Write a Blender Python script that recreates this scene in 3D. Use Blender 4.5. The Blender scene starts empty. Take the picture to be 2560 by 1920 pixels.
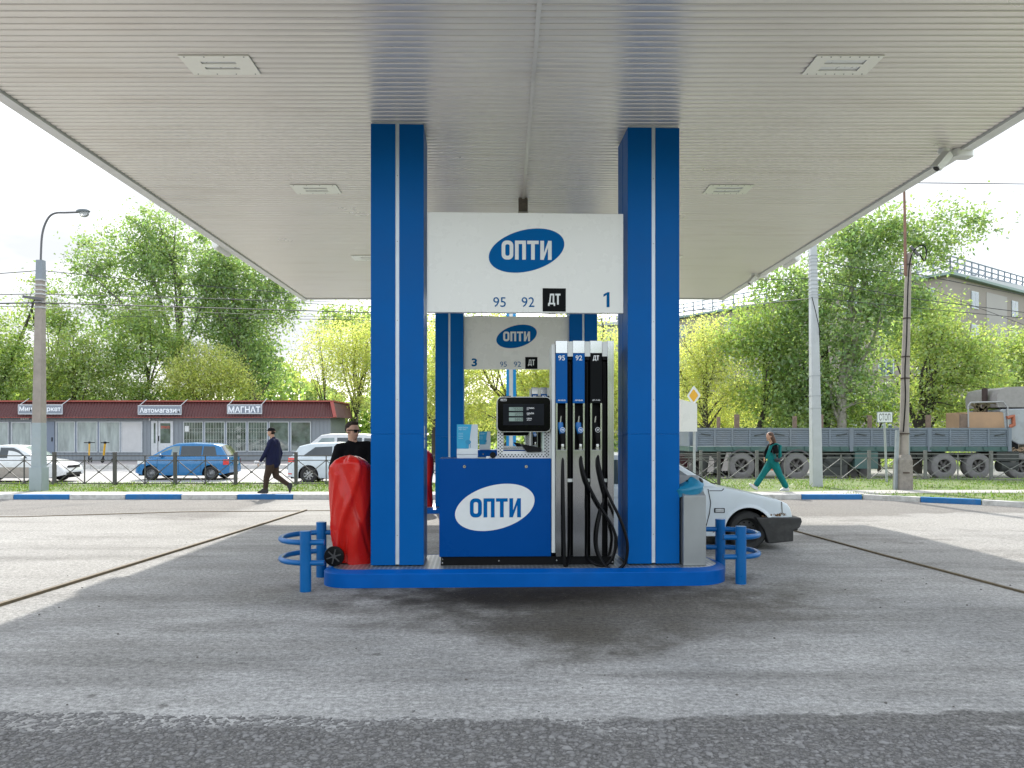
import bpy, bmesh, math, random
import numpy as np
from mathutils import Vector, Matrix, Euler
R = math.radians
sc = bpy.context.scene
col = sc.collection
F, HX, HY, CZ = 1880.0, 1260.0, 1083.0, 1.7      # focal length (px of the 2560 px photo), vanishing point, eye height

# ---------------------------------------------------------------- camera
cd = bpy.data.cameras.new('camera'); cam = bpy.data.objects.new('camera', cd); col.objects.link(cam)
cam.location = (0, 0, CZ); cam.rotation_euler = (R(90), 0, 0)
cd.sensor_width = 36; cd.lens = 36 * F / 2560
cd.shift_x = (1280 - HX) / 2560; cd.shift_y = (HY - 960) / 2560
cd.clip_end = 2000
sc.camera = cam
# ---------------------------------------------------------------- light
SUN = Vector((0.85, -5.85, -5.17)).normalized()   # direction the light travels
elev = math.asin(-SUN.z); az = math.atan2(-SUN.x, -SUN.y)   # azimuth of the sun, clockwise from +Y
w = bpy.data.worlds.new('World'); sc.world = w; w.use_nodes = True
nt = w.node_tree; nt.nodes.clear()
sky = nt.nodes.new('ShaderNodeTexSky'); sky.sky_type = 'NISHITA'; sky.sun_disc = False
sky.sun_elevation = elev; sky.sun_rotation = az; sky.air_density = 1.3; sky.dust_density = 1.6; sky.ozone_density = 1.0
hs = nt.nodes.new('ShaderNodeHueSaturation'); hs.inputs['Saturation'].default_value = 0.36
tc = nt.nodes.new('ShaderNodeTexCoord'); mp = nt.nodes.new('ShaderNodeMapping'); mp.inputs['Scale'].default_value = (1.2, 1.2, 4)
nz = nt.nodes.new('ShaderNodeTexNoise'); nz.inputs['Scale'].default_value = 1.6; nz.inputs['Detail'].default_value = 7
rp = nt.nodes.new('ShaderNodeValToRGB'); rp.color_ramp.elements[0].position = .45; rp.color_ramp.elements[1].position = .7
rp.color_ramp.elements[0].color = (0, 0, 0, 1); rp.color_ramp.elements[1].color = (.55, .55, .55, 1)
mx = nt.nodes.new('ShaderNodeMixRGB'); mx.inputs['Color2'].default_value = (7.6, 8.1, 8.6, 1)
bg = nt.nodes.new('ShaderNodeBackground'); bg.inputs['Strength'].default_value = 0.15
ow = nt.nodes.new('ShaderNodeOutputWorld')
L = nt.links.new
L(sky.outputs[0], hs.inputs['Color']); L(tc.outputs['Generated'], mp.inputs[0]); L(mp.outputs[0], nz.inputs['Vector'])
L(nz.outputs[0], rp.inputs[0]); L(rp.outputs[0], mx.inputs['Fac']); L(hs.outputs[0], mx.inputs['Color1'])
nz2 = nt.nodes.new('ShaderNodeTexNoise'); nz2.inputs['Scale'].default_value = 1.15; nz2.inputs['Detail'].default_value = 6; mp2 = nt.nodes.new('ShaderNodeMapping'); mp2.inputs['Scale'].default_value = (1.1, 1.1, 3); mp2.inputs['Location'].default_value = (3.7, 1.3, .4)
rp2 = nt.nodes.new('ShaderNodeValToRGB'); rp2.color_ramp.elements[0].position = .38; rp2.color_ramp.elements[1].position = .60; rp2.color_ramp.elements[0].color = (0, 0, 0, 1); rp2.color_ramp.elements[1].color = (.95, .95, .95, 1)
mx2 = nt.nodes.new('ShaderNodeMixRGB'); mx2.inputs['Color2'].default_value = (1.80, 1.86, 1.95, 1)
L(tc.outputs['Generated'], mp2.inputs[0]); L(mp2.outputs[0], nz2.inputs['Vector']); L(nz2.outputs[0], rp2.inputs[0]); sxy = nt.nodes.new('ShaderNodeSeparateXYZ'); L(tc.outputs['Generated'], sxy.inputs[0]); mry = nt.nodes.new('ShaderNodeMapRange'); mry.inputs['From Min'].default_value = .35; mry.inputs['From Max'].default_value = .8; L(sxy.outputs[1], mry.inputs[0]); mlt = nt.nodes.new('ShaderNodeMath'); mlt.operation = 'MULTIPLY'; L(mry.outputs[0], mlt.inputs[0]); L(rp2.outputs[0], mlt.inputs[1]); L(mlt.outputs[0], mx2.inputs['Fac']); L(mx.outputs[0], mx2.inputs['Color1'])
L(mx2.outputs[0], bg.inputs['Color']); L(bg.outputs[0], ow.inputs['Surface'])
sd = bpy.data.lights.new('sun', 'SUN'); sd.energy = 2.0; sd.angle = R(.9); sd.color = (1, .955, .88)
so = bpy.data.objects.new('sun', sd); col.objects.link(so); so.rotation_euler = SUN.to_track_quat('-Z', 'Y').to_euler(); so.location = (0, 40, 40)
sc.view_settings.view_transform = 'Standard'; sc.view_settings.look = 'None'; sc.view_settings.gamma = 1
sc.view_settings.exposure = 1.57
sc.cycles.max_bounces = 10; sc.cycles.diffuse_bounces = 5; sc.cycles.glossy_bounces = 4; sc.cycles.transparent_max_bounces = 12
sc.cycles.caustics_reflective = False; sc.cycles.caustics_refractive = False; sc.cycles.sample_clamp_indirect = 6
sc.cycles.use_denoising = True

# ---------------------------------------------------------------- helpers
def P(px, py, Y):                       # point seen at a photo pixel, at distance Y
    return ((px - HX) / F * Y, Y, CZ + (HY - py) / F * Y)
_m = {}
def mat(name, c, rough=.6, metal=0, spec=.5, var=.12, vs=6., bump=0, bs=40., trans=0, coat=0, emit=None, alpha=1, dirt=0, dirtc=(.12,.09,.06), stretch=(1,1,1)):
    if name in _m: return _m[name]
    m = bpy.data.materials.new(name); _m[name] = m; m.use_nodes = True
    n = m.node_tree; b = n.nodes['Principled BSDF']; k = n.links.new
    t = n.nodes.new('ShaderNodeTexCoord'); mp = n.nodes.new('ShaderNodeMapping'); mp.inputs['Scale'].default_value = stretch
    k(t.outputs['Object'], mp.inputs[0])
    z = n.nodes.new('ShaderNodeTexNoise'); z.inputs['Scale'].default_value = vs; z.inputs['Detail'].default_value = 6; z.inputs['Roughness'].default_value = .6
    k(mp.outputs[0], z.inputs['Vector'])
    r = n.nodes.new('ShaderNodeMapRange'); r.inputs['From Min'].default_value = .3; r.inputs['From Max'].default_value = .7
    r.inputs['To Min'].default_value = 1 - var; r.inputs['To Max'].default_value = 1 + var; k(z.outputs[0], r.inputs[0])
    mul = n.nodes.new('ShaderNodeVectorMath'); mul.operation = 'SCALE'; mul.inputs[0].default_value = c[:3]; k(r.outputs[0], mul.inputs['Scale'])
    out = mul.outputs[0]
    if dirt:
        z2 = n.nodes.new('ShaderNodeTexNoise'); z2.inputs['Scale'].default_value = vs * .6; z2.inputs['Detail'].default_value = 9; z2.inputs['Roughness'].default_value = .7
        k(mp.outputs[0], z2.inputs['Vector'])
        r2 = n.nodes.new('ShaderNodeMapRange'); r2.inputs['From Min'].default_value = .5; r2.inputs['From Max'].default_value = .72; r2.inputs['To Max'].default_value = dirt
        k(z2.outputs[0], r2.inputs[0]); m2 = n.nodes.new('ShaderNodeMixRGB'); m2.inputs['Color2'].default_value = (*dirtc, 1)
        k(r2.outputs[0], m2.inputs['Fac']); k(out, m2.inputs['Color1']); out = m2.outputs[0]
    k(out, b.inputs['Base Color'])
    rr = n.nodes.new('ShaderNodeMapRange'); rr.inputs['From Min'].default_value = .3; rr.inputs['From Max'].default_value = .7
    rr.inputs['To Min'].default_value = max(0, rough * .8); rr.inputs['To Max'].default_value = min(1, rough * 1.2); k(z.outputs[0], rr.inputs[0]); k(rr.outputs[0], b.inputs['Roughness'])
    b.inputs['Metallic'].default_value = metal; b.inputs['Specular IOR Level'].default_value = spec
    b.inputs['Coat Weight'].default_value = coat; b.inputs['Transmission Weight'].default_value = trans; b.inputs['Alpha'].default_value = alpha
    if emit: b.inputs['Emission Color'].default_value = (*emit[:3], 1); b.inputs['Emission Strength'].default_value = emit[3]
    if bump:
        zb = n.nodes.new('ShaderNodeTexNoise'); zb.inputs['Scale'].default_value = bs; zb.inputs['Detail'].default_value = 5; k(mp.outputs[0], zb.inputs['Vector'])
        bm_ = n.nodes.new('ShaderNodeBump'); bm_.inputs['Strength'].default_value = bump; bm_.inputs['Distance'].default_value = .02; k(zb.outputs[0], bm_.inputs['Height']); k(bm_.outputs[0], b.inputs['Normal'])
    return m

class MB:
    def __init__(s): s.v = []; s.f = []; s.mi = []; s.cur = 0
    def add(s, vs, fs):
        o = len(s.v); s.v += [tuple(map(float, p)) for p in vs]; s.f += [tuple(o + i for i in f) for f in fs]; s.mi += [s.cur] * len(fs); return s
    def box(s, x0, x1, y0, y1, z0, z1):
        return s.add([(x0,y0,z0),(x1,y0,z0),(x1,y1,z0),(x0,y1,z0),(x0,y0,z1),(x1,y0,z1),(x1,y1,z1),(x0,y1,z1)],
                     [(0,3,2,1),(4,5,6,7),(0,1,5,4),(1,2,6,5),(2,3,7,6),(3,0,4,7)])
    def bar(s, a, b, w, h=None, up=(0,0,1)):
        a = Vector(a); b = Vector(b); d = (b - a).normalized(); h = h or w
        u = Vector(up); 
        if abs(d.dot(u)) > .99: u = Vector((0,1,0))
        x = d.cross(u).normalized(); y = x.cross(d).normalized(); vs = []
        for p in (a, b):
            for i, j in ((-1,-1),(1,-1),(1,1),(-1,1)): vs.append(p + x * (w / 2 * i) + y * (h / 2 * j))
        return s.add(vs, [(3,2,1,0),(4,5,6,7),(0,1,5,4),(1,2,6,5),(2,3,7,6),(3,0,4,7)])
    def tube(s, pts, r, n=8, cap=True):
        pts = [Vector(p) for p in pts]; N = len(pts); rs = r if hasattr(r, '__len__') else [r] * N
        o = []; prev = None
        for i, p in enumerate(pts):
            d = (pts[min(i + 1, N - 1)] - pts[max(i - 1, 0)])
            d = d.normalized() if d.length > 1e-9 else Vector((0,0,1))
            if prev is None:
                x = d.cross(Vector((0,0,1)) if abs(d.z) < .95 else Vector((0,1,0))).normalized()
            else:
                x = prev - d * prev.dot(d); x = x.normalized() if x.length > 1e-6 else d.orthogonal().normalized()
            prev = x; y = d.cross(x)
            for k in range(n):
                a = 2 * math.pi * k / n; o.append(p + (x * math.cos(a) + y * math.sin(a)) * rs[i])
        fs = []
        for i in range(N - 1):
            for k in range(n):
                fs.append((i*n+k, i*n+(k+1)%n, (i+1)*n+(k+1)%n, (i+1)*n+k))
        if cap: fs += [tuple(range(n))[::-1], tuple((N-1)*n + k for k in range(n))]
        return s.add(o, fs)
    def cyl(s, a, b, r, r2=None, n=20): return s.tube([a, b], [r, r if r2 is None else r2], n)
    def prism(s, poly, axis, a, b):      # poly in the two other axes, extruded along axis from a to b
        def q(p, t): return {'x': (t, p[0], p[1]), 'y': (p[0], t, p[1]), 'z': (p[0], p[1], t)}[axis]
        n = len(poly); return s.add([q(p, a) for p in poly] + [q(p, b) for p in poly],
            [tuple(range(n))[::-1], tuple(range(n, 2*n))] + [(i, (i+1) % n, n + (i+1) % n, n + i) for i in range(n)])
    def face(s, pts): return s.add(pts, [tuple(range(len(pts)))])
    def ell(s, c, r, nu=16, nv=10):
        vs = [(c[0], c[1], c[2] - r[2])]
        for j in range(1, nv):
            t = math.pi * j / nv
            for i in range(nu):
                a = 2 * math.pi * i / nu; vs.append((c[0] + r[0]*math.sin(t)*math.cos(a), c[1] + r[1]*math.sin(t)*math.sin(a), c[2] - r[2]*math.cos(t)))
        vs.append((c[0], c[1], c[2] + r[2])); fs = [(0, 1+(i+1) % nu, 1+i) for i in range(nu)]
        for j in range(nv - 2):
            for i in range(nu): fs.append((1+j*nu+i, 1+j*nu+(i+1) % nu, 1+(j+1)*nu+(i+1) % nu, 1+(j+1)*nu+i))
        t = 1+(nv-2)*nu; fs += [(t+i, t+(i+1) % nu, len(vs)-1) for i in range(nu)]
        return s.add(vs, fs)
    def grid(s, rows, close=False):
        n = len(rows[0]); vs = [p for r in rows for p in r]; fs = []
        for j in range(len(rows) - 1):
            for i in range(n if close else n - 1): fs.append((j*n+i, j*n+(i+1) % n, (j+1)*n+(i+1) % n, (j+1)*n+i))
        return s.add(vs, fs)
    def lathe(s, prof, n=24, c=(0,0,0), axis='z'):  # prof [(r,h)]
        rows = []
        for r, h in prof:
            row = []
            for i in range(n):
                a = 2*math.pi*i/n; u, v = r*math.cos(a), r*math.sin(a)
                row.append({'z': (c[0]+u, c[1]+v, c[2]+h), 'y': (c[0]+u, c[1]+h, c[2]+v), 'x': (c[0]+h, c[1]+u, c[2]+v)}[axis])
            rows.append(row)
        return s.grid(rows, True)
    def move(s, M, start=0):
        s.v[start:] = [tuple(M @ Vector(p)) for p in s.v[start:]]; return s
    def build(s, name, m, parent=None, smooth=None, bev=0, seg=2, loc=None):
        me = bpy.data.meshes.new(name); me.from_pydata(s.v, [], s.f)
        ms = m if isinstance(m, (list, tuple)) else [m]
        for q in ms: me.materials.append(q)
        if len(ms) > 1: me.polygons.foreach_set('material_index', s.mi)
        b = bmesh.new(); b.from_mesh(me); bmesh.ops.recalc_face_normals(b, faces=b.faces[:]); b.to_mesh(me); b.free()
        if smooth is not None:
            me.shade_smooth(); me.set_sharp_from_angle(angle=R(smooth))
        o = bpy.data.objects.new(name, me); col.objects.link(o)
        if parent is not None: o.parent = parent
        if loc: o.location = loc
        if bev:
            bv = o.modifiers.new('bevel', 'BEVEL'); bv.width = bev; bv.segments = seg; bv.limit_method = 'ANGLE'; bv.angle_limit = R(40)
        return o
def tag(o, label=None, cat=None, group=None, kind=None):
    if label: o['label'] = label
    if cat: o['category'] = cat
    if group: o['group'] = group
    if kind: o['kind'] = kind
    return o
def thing(name, label, cat, loc=(0,0,0), rz=0, group=None):
    o = bpy.data.objects.new(name, None); col.objects.link(o); o.location = loc; o.rotation_euler = (0,0,rz); o.empty_display_size = .2
    return tag(o, label, cat, group)
def copy_tree(o, parent=None):
    c = o.copy(); col.objects.link(c)
    if parent is not None: c.parent = parent
    for ch in list(o.children): copy_tree(ch, c)
    return c
_tc = {}
def text_poly(s, bold=0.):              # outline mesh of a string, fitted to the unit box
    if (s, bold) in _tc: return _tc[(s, bold)]
    c = bpy.data.curves.new('t', 'FONT'); c.body = s; c.offset = bold; c.resolution_u = 3
    o = bpy.data.objects.new('t', c); col.objects.link(o)
    me = bpy.data.meshes.new_from_object(o.evaluated_get(bpy.context.evaluated_depsgraph_get()))
    vs = [v.co.copy() for v in me.vertices]; fs = [tuple(p.vertices) for p in me.polygons]
    x0 = min(v.x for v in vs); x1 = max(v.x for v in vs); y0 = min(v.y for v in vs); y1 = max(v.y for v in vs)
    r = ([((v.x-x0)/(x1-x0), (v.y-y0)/(y1-y0)) for v in vs], fs)
    bpy.data.objects.remove(o); bpy.data.curves.remove(c); bpy.data.meshes.remove(me)
    _tc[(s, bold)] = r; return r
def add_text(b, s, x0, x1, z0, z1, y, bold=.012):
    v, f = text_poly(s, bold); return b.add([(x0+(x1-x0)*p[0], y, z0+(z1-z0)*p[1]) for p in v], f)
def rrect(w, h, r, n=6):
    o = []
    for cx, cy, a0 in ((w-r, h-r, 0), (r, h-r, 90), (r, r, 180), (w-r, r, 270)):
        for i in range(n + 1):
            a = R(a0 + 90*i/n); o.append((cx + r*math.cos(a), cy + r*math.sin(a)))
    return o
def opti(b, x0, x1, z0, z1, y):         # the four letters of the emblem, in block strokes
    W, H, T = 450., 168., 33.
    def q(p): return (x0+(x1-x0)*p[0]/W, y, z0+(z1-z0)*p[1]/H)
    def fc(*pts): b.face([q(p) for p in pts])
    A = rrect(105, 168, 44); B = [(T+p[0], T+p[1]) for p in rrect(105-2*T, 168-2*T, 17)]; n = len(A)
    b.add([q(p) for p in A] + [q(p) for p in B], [(i, (i+1) % n, n+(i+1) % n, n+i) for i in range(n)])
    fc((120,0),(120+T,0),(120+T,H-30),(120,H-30)); fc((218-T,0),(218,0),(218,H-30),(218-T,H-30)); fc((120,H-30),(218,H-30),(218,H),(120,H))
    fc((230,H-30),(333,H-30),(333,H),(230,H)); fc((265,0),(298,0),(298,H-30),(265,H-30))
    fc((348,0),(348+T,0),(348+T,H),(348,H)); fc((450-T,0),(450,0),(450,H),(450-T,H)); fc((348+T,8),(348+T,62),(450-T,H-8),(450-T,H-62))
def dt(b, x0, x1, z0, z1, y):           # the letters for diesel
    def q(p): return (x0+(x1-x0)*p[0]/112., y, z0+(z1-z0)*p[1]/110.)
    def fc(*pts): b.face([q(p) for p in pts])
    fc((0,0),(14,0),(14,14),(0,14)); fc((50,0),(64,0),(64,14),(50,14)); fc((0,14),(64,14),(64,28),(0,28))
    fc((8,28),(22,28),(28,94),(16,94)); fc((42,28),(56,28),(56,94),(42,94)); fc((16,94),(56,94),(56,110),(17,110))
    fc((66,94),(112,94),(112,110),(66,110)); fc((81,12),(97,12),(97,94),(81,94))
def ellipse(b, cx, cz, a, bb, th, y, n=64):
    t = R(th); b.face([(cx + a*math.cos(u)*math.cos(t) - bb*math.sin(u)*math.sin(t), y, cz + a*math.cos(u)*math.sin(t) + bb*math.sin(u)*math.cos(t)) for u in [2*math.pi*i/n for i in range(n)]])
def spline(pts, n=8):                   # catmull-rom
    pts = [Vector(p) for p in pts]; o = []
    for i in range(len(pts)-1):
        p0, p1, p2, p3 = pts[max(i-1,0)], pts[i], pts[i+1], pts[min(i+2, len(pts)-1)]
        for k in range(n):
            t = k/n; o.append(.5*((2*p1) + (p2-p0)*t + (2*p0-5*p1+4*p2-p3)*t*t + (3*p1-p0-3*p2+p3)*t**3))
    o.append(pts[-1]); return o
# ---------------------------------------------------------------- materials of the setting
def ground_mat():
    m = bpy.data.materials.new('forecourt'); m.use_nodes = True; n = m.node_tree; k = n.links.new; b = n.nodes['Principled BSDF']
    t = n.nodes.new('ShaderNodeTexCoord'); sx = n.nodes.new('ShaderNodeSeparateXYZ')
    def noise(s, d=6, r=.6, v=None, st=None):
        z = n.nodes.new('ShaderNodeTexNoise'); z.inputs['Scale'].default_value = s; z.inputs['Detail'].default_value = d; z.inputs['Roughness'].default_value = r
        src = v or t.outputs['Object']
        if st:
            q = n.nodes.new('ShaderNodeMapping'); q.inputs['Scale'].default_value = st; k(src, q.inputs[0]); src = q.outputs[0]
        k(src, z.inputs['Vector']); return z.outputs[0]
    def mr(x, a, c, lo=0, hi=1, sm=False):
        q = n.nodes.new('ShaderNodeMapRange'); q.inputs['From Min'].default_value = a; q.inputs['From Max'].default_value = c; q.inputs['To Min'].default_value = lo; q.inputs['To Max'].default_value = hi
        if sm: q.interpolation_type = 'SMOOTHSTEP'
        k(x, q.inputs[0]); return q.outputs[0]
    def ma(op, x, y=None):
        q = n.nodes.new('ShaderNodeMath'); q.operation = op
        for i, u in enumerate((x, y)):
            if u is None: continue
            if isinstance(u, (int, float)): q.inputs[i].default_value = u
            else: k(u, q.inputs[i])
        return q.outputs[0]
    def mix(f, c1, c2, ty='MIX'):
        q = n.nodes.new('ShaderNodeMixRGB'); q.blend_type = ty
        for i, u in zip(('Fac', 'Color1', 'Color2'), (f, c1, c2)):
            if isinstance(u, (int, float)): q.inputs[i].default_value = u
            elif isinstance(u, tuple): q.inputs[i].default_value = (*u, 1)
            else: k(u, q.inputs[i])
        return q.outputs[0]
    k(t.outputs['Object'], sx.inputs[0]); X, Y = sx.outputs[0], sx.outputs[1]
    big = noise(.55, 6, .6); mid = noise(2.2, 8, .65); fine = noise(90, 3, .7); fine2 = noise(38, 4, .7); streak = noise(1.4, 7, .65, st=(.35, 1.6, 1))
    # smooth grey concrete
    c = mix(mr(big, .35, .65), (.275, .273, .27), (.415, .408, .397)); c = mix(mr(streak, .42, .66, 0, .55), c, (.22, .212, .20))
    c = mix(mr(mid, .5, .75, 0, .5), c, (.19, .185, .178))
    # coarse asphalt zones: the near strip, and the area by the far kerb at both sides
    wob = ma('MULTIPLY', ma('SUBTRACT', noise(1.1, 5, .6), .5), .9); wob2 = ma('MULTIPLY', ma('SUBTRACT', noise(.25, 5, .6), .5), 5.)
    near = mr(ma('ADD', ma('ADD', Y, ma('MULTIPLY', ma('SUBTRACT', noise(2.6, 8, .7), .5), .42)), ma('MULTIPLY', X, -.05)), 4.40, 4.46, 1, 0)
    patch = mr(noise(1.3, 7, .62), .57, .62, 0, .85); near = ma('MULTIPLY', near, ma('SUBTRACT', 1, patch))
    far = mr(ma('ADD', Y, wob2), 15.2, 15.7); side = mr(ma('ABSOLUTE', ma('ADD', X, 0.5)), 4.5, 5.5)
    far2 = mr(noise(.35, 7, .65, st=(.5, 1, 1)), .53, .57); rough_far = ma('MULTIPLY', ma('MAXIMUM', far, ma('MULTIPLY', far2, .8)), side)
    vor = n.nodes.new('ShaderNodeTexVoronoi'); vor.inputs['Scale'].default_value = 58; k(t.outputs['Object'], vor.inputs['Vector'])
    vorc = n.nodes.new('ShaderNodeRGBToBW'); k(vor.outputs['Color'], vorc.inputs[0])
    agg = mix(mr(vorc.outputs[0], .2, .8), (.10, .096, .092), (.23, .225, .22))
    nn = noise(30, 8, .72); agg = mix(.55, agg, mix(mr(nn, .38, .62), (.085, .082, .078), (.31, .30, .292))); c = mix(near, c, agg)
    c = mix(rough_far, c, mix(mr(fine2, .3, .7), (.12, .113, .106), (.27, .256, .24)))
    # concrete outside the canopy's shadow, colour held down to temper the sun's glare
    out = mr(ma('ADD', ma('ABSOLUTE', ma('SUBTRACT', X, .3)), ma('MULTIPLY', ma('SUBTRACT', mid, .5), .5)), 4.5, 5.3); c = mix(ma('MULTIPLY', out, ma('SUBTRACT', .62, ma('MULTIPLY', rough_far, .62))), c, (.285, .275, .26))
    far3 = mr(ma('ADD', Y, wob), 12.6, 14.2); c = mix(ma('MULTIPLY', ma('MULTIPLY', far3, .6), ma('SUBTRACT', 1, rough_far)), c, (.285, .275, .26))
    # broad worn lanes and darker stretches
    lane = noise(.8, 6, .62, st=(.22, 1.5, 1)); c = mix(mr(lane, .52, .68, 0, .55), c, (.15, .145, .138)); c = mix(mr(noise(.45, 5, .6), .5, .72, 0, .45), c, (.19, .185, .175))
    # oil and tyre stains in front of the pump
    def blot(cx, cy, rx, ry, a, col_, c):
        dx = ma('DIVIDE', ma('SUBTRACT', X, cx), rx); dy = ma('DIVIDE', ma('SUBTRACT', Y, cy), ry)
        d = ma('ADD', ma('SQRT', ma('ADD', ma('MULTIPLY', dx, dx), ma('MULTIPLY', dy, dy))), ma('MULTIPLY', ma('SUBTRACT', mid, .5), 1.3))
        return mix(mr(d, .15, 1.05, a, 0, True), c, col_)
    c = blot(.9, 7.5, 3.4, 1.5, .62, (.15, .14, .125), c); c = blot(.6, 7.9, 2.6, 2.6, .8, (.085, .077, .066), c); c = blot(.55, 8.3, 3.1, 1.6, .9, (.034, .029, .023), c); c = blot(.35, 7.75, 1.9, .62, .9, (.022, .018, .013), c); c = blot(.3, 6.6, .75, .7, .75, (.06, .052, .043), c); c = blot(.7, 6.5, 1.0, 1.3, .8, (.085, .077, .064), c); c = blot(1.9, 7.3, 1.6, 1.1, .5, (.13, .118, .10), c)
    c = blot(-2.4, 7.9, 1.0, .55, .45, (.13, .12, .10), c); c = blot(3.2, 8.2, 1.2, .6, .4, (.14, .13, .11), c); c = blot(3.6, 9.9, .9, .8, .4, (.12, .115, .11), c)
    for y0_, sl, w_, a_ in ((6.75, .05, .20, .42), (5.25, .03, .17, .38), (7.35, -.02, .14, .3), (10.6, .04, .2, .3), (12.4, .02, .2, .25)):
        dd = ma('ABSOLUTE', ma('SUBTRACT', ma('ADD', ma('ADD', Y, ma('MULTIPLY', X, -sl)), ma('MULTIPLY', wob, .35)), y0_)); c = mix(ma('MULTIPLY', mr(dd, 0, w_*1.6, a_, 0, True), mr(streak, .35, .6)), c, (.11, .105, .10))
    v3 = n.nodes.new('ShaderNodeTexVoronoi'); v3.inputs['Scale'].default_value = 1.6; k(t.outputs['Object'], v3.inputs['Vector']); c = mix(mr(ma('ADD', v3.outputs['Distance'], ma('MULTIPLY', ma('SUBTRACT', fine2, .5), .12)), .03, .085, .62, 0, True), c, (.055, .05, .045))
    # fine grain, specks
    c = mix(.75, c, mix(mr(fine, .3, .7), (.30, .30, .30), (.70, .70, .69)), 'OVERLAY'); c = mix(.7, c, mix(mr(noise(14, 8, .75, st=(.6,1.5,1)), .3, .7), (.32, .32, .32), (.66, .66, .66)), 'OVERLAY'); c = mix(.8, c, mix(mr(noise(26, 5, .8), .36, .64), (.26, .26, .26), (.74, .74, .73)), 'OVERLAY'); c = mix(mr(fine2, .64, .68, 0, .8), c, (.08, .075, .07)); c = mix(mr(noise(60, 2, .5), .73, .76, 0, .6), c, (.55, .54, .52))
    # cracks
    v2 = n.nodes.new('ShaderNodeTexVoronoi'); v2.feature = 'DISTANCE_TO_EDGE'; v2.inputs['Scale'].default_value = .22
    wv = n.nodes.new('ShaderNodeMixRGB'); wv.inputs['Fac'].default_value = .12; zc = n.nodes.new('ShaderNodeTexNoise'); zc.inputs['Scale'].default_value = 1.2; zc.inputs['Detail'].default_value = 8
    k(t.outputs['Object'], zc.inputs['Vector']); k(t.outputs['Object'], wv.inputs['Color1']); k(zc.outputs['Color'], wv.inputs['Color2']); k(wv.outputs[0], v2.inputs['Vector'])
    c = mix(mr(v2.outputs['Distance'],   .0006, .002, .0, 0), c, (.09, .085, .08))
    k(c, b.inputs['Base Color']); b.inputs['Specular IOR Level'].default_value = .12
    k(mr(mid, .3, .7, .72, .92), b.inputs['Roughness'])
    hh = ma('ADD', ma('ADD', ma('MULTIPLY', fine, .12), ma('MULTIPLY', fine2, .18)), ma('MULTIPLY', ma('MULTIPLY', near, ma('ADD', ma('MULTIPLY', ma('SUBTRACT', 1, vor.outputs['Distance']), .8), ma('MULTIPLY', nn, 2.2))), 1.0))
    hh = ma('ADD', hh, ma('MULTIPLY', near, -.3)); hh = ma('ADD', hh, ma('MULTIPLY', rough_far, ma('MULTIPLY', fine2, .6)))
    bp = n.nodes.new('ShaderNodeBump'); bp.inputs['Strength'].default_value = .75; bp.inputs['Distance'].default_value = .015; k(hh, bp.inputs['Height']); k(bp.outputs[0], b.inputs['Normal'])
    return m
M_grass = mat('grass_soil', (.10, .145, .035), .9, var=.4, vs=3, bump=.6, bs=25, dirt=.7, dirtc=(.22,.20,.11))
M_field = mat('far_soil', (.10, .14, .05), .95, var=.3, vs=.4, bump=.3, bs=4)
M_road = mat('road_asphalt', (.34, .33, .32), .85, var=.14, vs=1.2, bump=.3, bs=60, dirt=.35, dirtc=(.25,.24,.23), stretch=(.3,1,1))
M_pave = mat('pavement_concrete', (.36, .345, .32), .85, var=.14, vs=3, bump=.3, bs=40, dirt=.4, dirtc=(.3,.28,.25))
M_pave2 = mat('far_pavement', (.27, .25, .245), .85, var=.14, vs=3)
M_kw = mat('kerb_white', (.56, .55, .53), .8, var=.14, vs=9, bump=.4, bs=30, dirt=.75, dirtc=(.25,.24,.22))
M_kb = mat('kerb_blue', (.012, .135, .36), .7, var=.12, vs=9, bump=.3, bs=30, dirt=.2, dirtc=(.2,.26,.35))
def sheet(name, poly, z, m, z1=None):
    b = MB()
    if z1 is None: b.face([(p[0], p[1], z) for p in poly])
    else: b.prism(poly, 'z', z, z1)
    return tag(b.build(name, m), kind='structure')
sheet('ground', [(-400,-300),(400,-300),(400,600),(-400,600)], -.32, M_field)
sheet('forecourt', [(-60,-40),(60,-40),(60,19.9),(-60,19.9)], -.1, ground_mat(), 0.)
sheet('road', [(-120,22.5),(120,22.5),(120,41),(-120,41)], -.3, M_road, -.2)
KP = [(-60,19.3),(7.8,19.3),(9.2,19.25),(10.24,18.5),(11.3,17.8),(12.1,16.9),(13.2,14.4),(14,10),(14.2,-40)]   # kerb line
KPV = [(x + (.08 if x > 9 else 0), y + .08) for x, y in KP]
sheet('verge', KPV + [(60,-40),(60,26.9),(6,26.9),(1,25.6),(-2,24.4),(-60,24.4)], -.28, M_grass, .095)
sheet('pavement', [(-60,19.46),(8.6,19.5),(11,20.1),(60,20.4),(60,21.25),(10,21.0),(8.0,20.45),(-60,20.35)], .03, M_pave, .112)
sheet('far_pavement', [(-120,40.2),(120,40.2),(120,47),(-120,47)], -.28, M_pave2, .0)
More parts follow.
